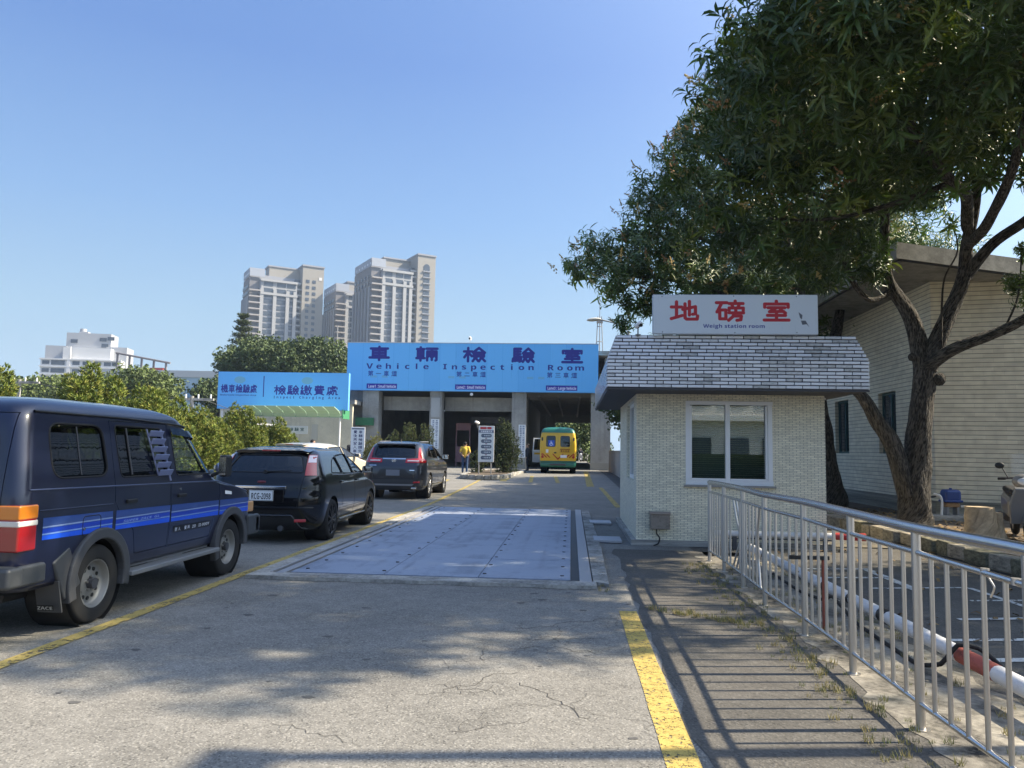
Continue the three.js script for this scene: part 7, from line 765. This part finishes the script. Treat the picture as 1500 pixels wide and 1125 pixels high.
person('man in yellow shirt and blue jeans standing with his back turned', [-5.88, gy(-42.6), -42.6], 0.1, { shirt: [0.62, 0.43, 0.06], legs: [0.04, 0.075, 0.16], shoes: [0.4, 0.42, 0.46], J: { el: [-0.27, 1.12, 0.08], er: [0.27, 1.12, 0.08], wl: [-0.13, 0.97, 0.15], wr: [0.13, 0.97, 0.15] } });
person('person in dark clothes standing beside the hall column by the minibus', [-2.75, gy(-48), -49], 1.6, { shirt: [0.03, 0.035, 0.045], sleeve: 'long', legs: [0.03, 0.035, 0.045], shoes: [0.02, 0.02, 0.02] });
person('person with dark hair beyond the cream car', [-12.3, gy(-36), -36], -1.2, { shirt: [0.04, 0.04, 0.05], legs: [0.03, 0.03, 0.04], shoes: [0.02, 0.02, 0.02], h: 1.68 });
person('person in dark jacket half hidden behind the payment sign', [-11.25, gy(-39), -39], 0.5, { shirt: [0.02, 0.022, 0.03], sleeve: 'long', legs: [0.02, 0.02, 0.03], shoes: [0.02, 0.02, 0.02] });
// ---------------------------------------------------------------- scooters and bicycle
function scooter(label, pos, turn, col, o = {}) { // front towards -z
  const t = thing('scooter', label, 'scooter', pos, turn, o.group), p = PH(...col, { roughness: 0.35, clearcoat: 0.7 }), bk = M.black;
  for (const z of [-0.62, 0.6]) { const w = new THREE.Group(); w.name = 'wheel'; w.position.set(0, 0.23, z); t.add(w); obj('tyre', T(new THREE.TorusGeometry(0.18, 0.05, 10, 26), 0, 0, 0, Math.PI / 2), M.rubber, w); obj('rim', [rod([-0.03, 0, 0], [0.03, 0, 0], 0.14, 18), rod([-0.05, 0, 0], [0.05, 0, 0], 0.035, 10)], M.steelD, w); }
  obj('front_apron', (() => { const g = extr([[-0.22, 0.30], [0.22, 0.30], [0.24, 0.6], [0.17, 0.86], [-0.17, 0.86], [-0.24, 0.6]], 0.05, [], 0.02); g.rotateX(-0.28); return T(g, 0, 0.0, -0.62 + 0.1); })(), p, t); obj('front_fender', T(new THREE.SphereGeometry(0.25, 14, 8, 0, 6.3, 0, 1.3).scale(0.42, 1, 1.05), 0, 0.23, -0.62), p, t); obj('fork', [rod([-0.08, 0.24, -0.62], [-0.07, 0.6, -0.5], 0.018), rod([0.08, 0.24, -0.62], [0.07, 0.6, -0.5], 0.018)], M.grey, t);
  obj('floorboard', rbox(0.34, 0.07, 0.5, 0.02, 0, 0.3, -0.15), bk, t); obj('rear_body', [rbox(0.36, 0.38, 0.8, 0.1, 0, 0.52, 0.42, 0, -0.12), rbox(0.24, 0.16, 0.3, 0.05, 0, 0.66, 0.82, 0, -0.2)], p, t); obj('seat', rbox(0.3, 0.11, 0.78, 0.05, 0, 0.77, 0.4, 0, -0.06), bk, t); obj('engine', [rbox(0.18, 0.2, 0.5, 0.05, -0.12, 0.28, 0.5), rod([0.16, 0.3, 0.3], [0.18, 0.34, 0.85], 0.05)], M.darkgrey, t);
  obj('handlebar', tube([[-0.33, 0.98, -0.3], [-0.15, 1.0, -0.4], [0, 0.98, -0.43], [0.15, 1.0, -0.4], [0.33, 0.98, -0.3]], 0.016), M.darkgrey, t); obj('grip', rod([-0.35, 0.98, -0.29], [-0.25, 0.985, -0.34], 0.022), bk, t); obj('grip', rod([0.35, 0.98, -0.29], [0.25, 0.985, -0.34], 0.022), bk, t); obj('headlamp_cowl', [T(new THREE.SphereGeometry(0.16, 16, 10).scale(1.15, 0.75, 0.7), 0, 0.95, -0.46)], p, t); obj('headlamp', T(new THREE.SphereGeometry(0.11, 14, 8).scale(1.1, 0.6, 0.5), 0, 0.95, -0.54), PH(0.7, 0.72, 0.74, { roughness: 0.08, clearcoat: 1 }), t); for (const s of [-1, 1]) { const m = obj('mirror', [rod([s * 0.22, 1.0, -0.38], [s * 0.3, 1.17, -0.36], 0.008), T(new THREE.SphereGeometry(0.07, 12, 8).scale(1, 0.75, 0.3), s * 0.33, 1.2, -0.36)], bk, t); }
  obj('tail_lamp', rbox(0.16, 0.07, 0.06, 0.02, 0, 0.66, 0.97), M.red, t); obj('stand', rod([-0.1, 0.2, 0.25], [-0.2, 0.0, 0.32], 0.012), M.grey, t); if (o.screen) obj('windscreen', T(new THREE.CylinderGeometry(0.35, 0.35, 0.34, 16, 1, true, Math.PI - 0.6, 1.2), 0, 1.18, -0.18, 0, 0.15), PH(0.9, 0.9, 0.88, { transmission: 0.9, roughness: 0.1, thickness: 0 }), t);
  return t;
}
scooter('grey scooter parked beside the tree stump at the right edge', [7.5, 0.19, -13.6], Math.PI - 0.35, [0.2, 0.2, 0.2], { screen: true });
const SG = 'scooters parked under the junipers';
[[-8.2, -18.6, 1.9, [0.03, 0.05, 0.12], 'dark blue scooter parked beyond the van mirror'], [-8.7, -19.7, 1.7, [0.02, 0.02, 0.02], 'black scooter behind the van mirror'], [-8.9, -20.9, 1.8, [0.4, 0.42, 0.42], 'silver scooter parked between van and hatchback'], [-9.4, -22.2, 1.6, [0.02, 0.02, 0.025], 'black scooter behind the left tail lamp of the hatchback'], [-9.7, -23.6, 1.7, [0.3, 0.04, 0.04], 'red scooter under the junipers'], [-12.6, -38.5, 0.4, [0.02, 0.02, 0.02], 'black scooter left of the payment sign'], [-13.4, -39.2, 0.3, [0.3, 0.31, 0.32], 'silver scooter by the fee office wall'], [-9.2, -24.8, 1.5, [0.02, 0.02, 0.02], 'last black scooter of the row under the junipers']].forEach(([x, z, a, c, l]) => scooter(l, [x, gy(z), z], a, c, { group: SG }));
{ const z = -96, t = scooter('white scooter ridden beyond the far exit of the third lane', [1.15, gy(z), z], Math.PI, [0.4, 0.4, 0.42]); person('helmeted rider on the scooter beyond the far exit', [1.15, gy(z), z - 0.25], Math.PI, { shirt: [0.03, 0.035, 0.05], sleeve: 'long', legs: [0.05, 0.05, 0.06], shoes: [0.02, 0.02, 0.02], helmet: true, hair: [0.05, 0.05, 0.06], J: { pelvis: [0, 0.9, 0.15], chest: [0, 1.22, 0.08], neck: [0, 1.4, 0.05], head0: [0, 1.5, 0.02], head1: [0, 1.58, 0.03], sl: [-0.18, 1.33, 0.08], sr: [0.18, 1.33, 0.08], el: [-0.28, 1.12, -0.08], er: [0.28, 1.12, -0.08], wl: [-0.28, 1.0, -0.28], wr: [0.28, 1.0, -0.28], hl: [-0.1, 0.86, 0.12], hr: [0.1, 0.86, 0.12], kl: [-0.16, 0.72, -0.28], kr: [0.16, 0.72, -0.28], al: [-0.16, 0.36, -0.18], ar: [0.16, 0.36, -0.18], tl: [-0.16, 0.33, -0.34], tr: [0.16, 0.33, -0.34] } }); }
// thin haze over the distance
scene.fog = new THREE.FogExp2(new THREE.Color().setRGB(0.62, 0.78, 1.0), 0.00035);
renderer.render(scene, camera);
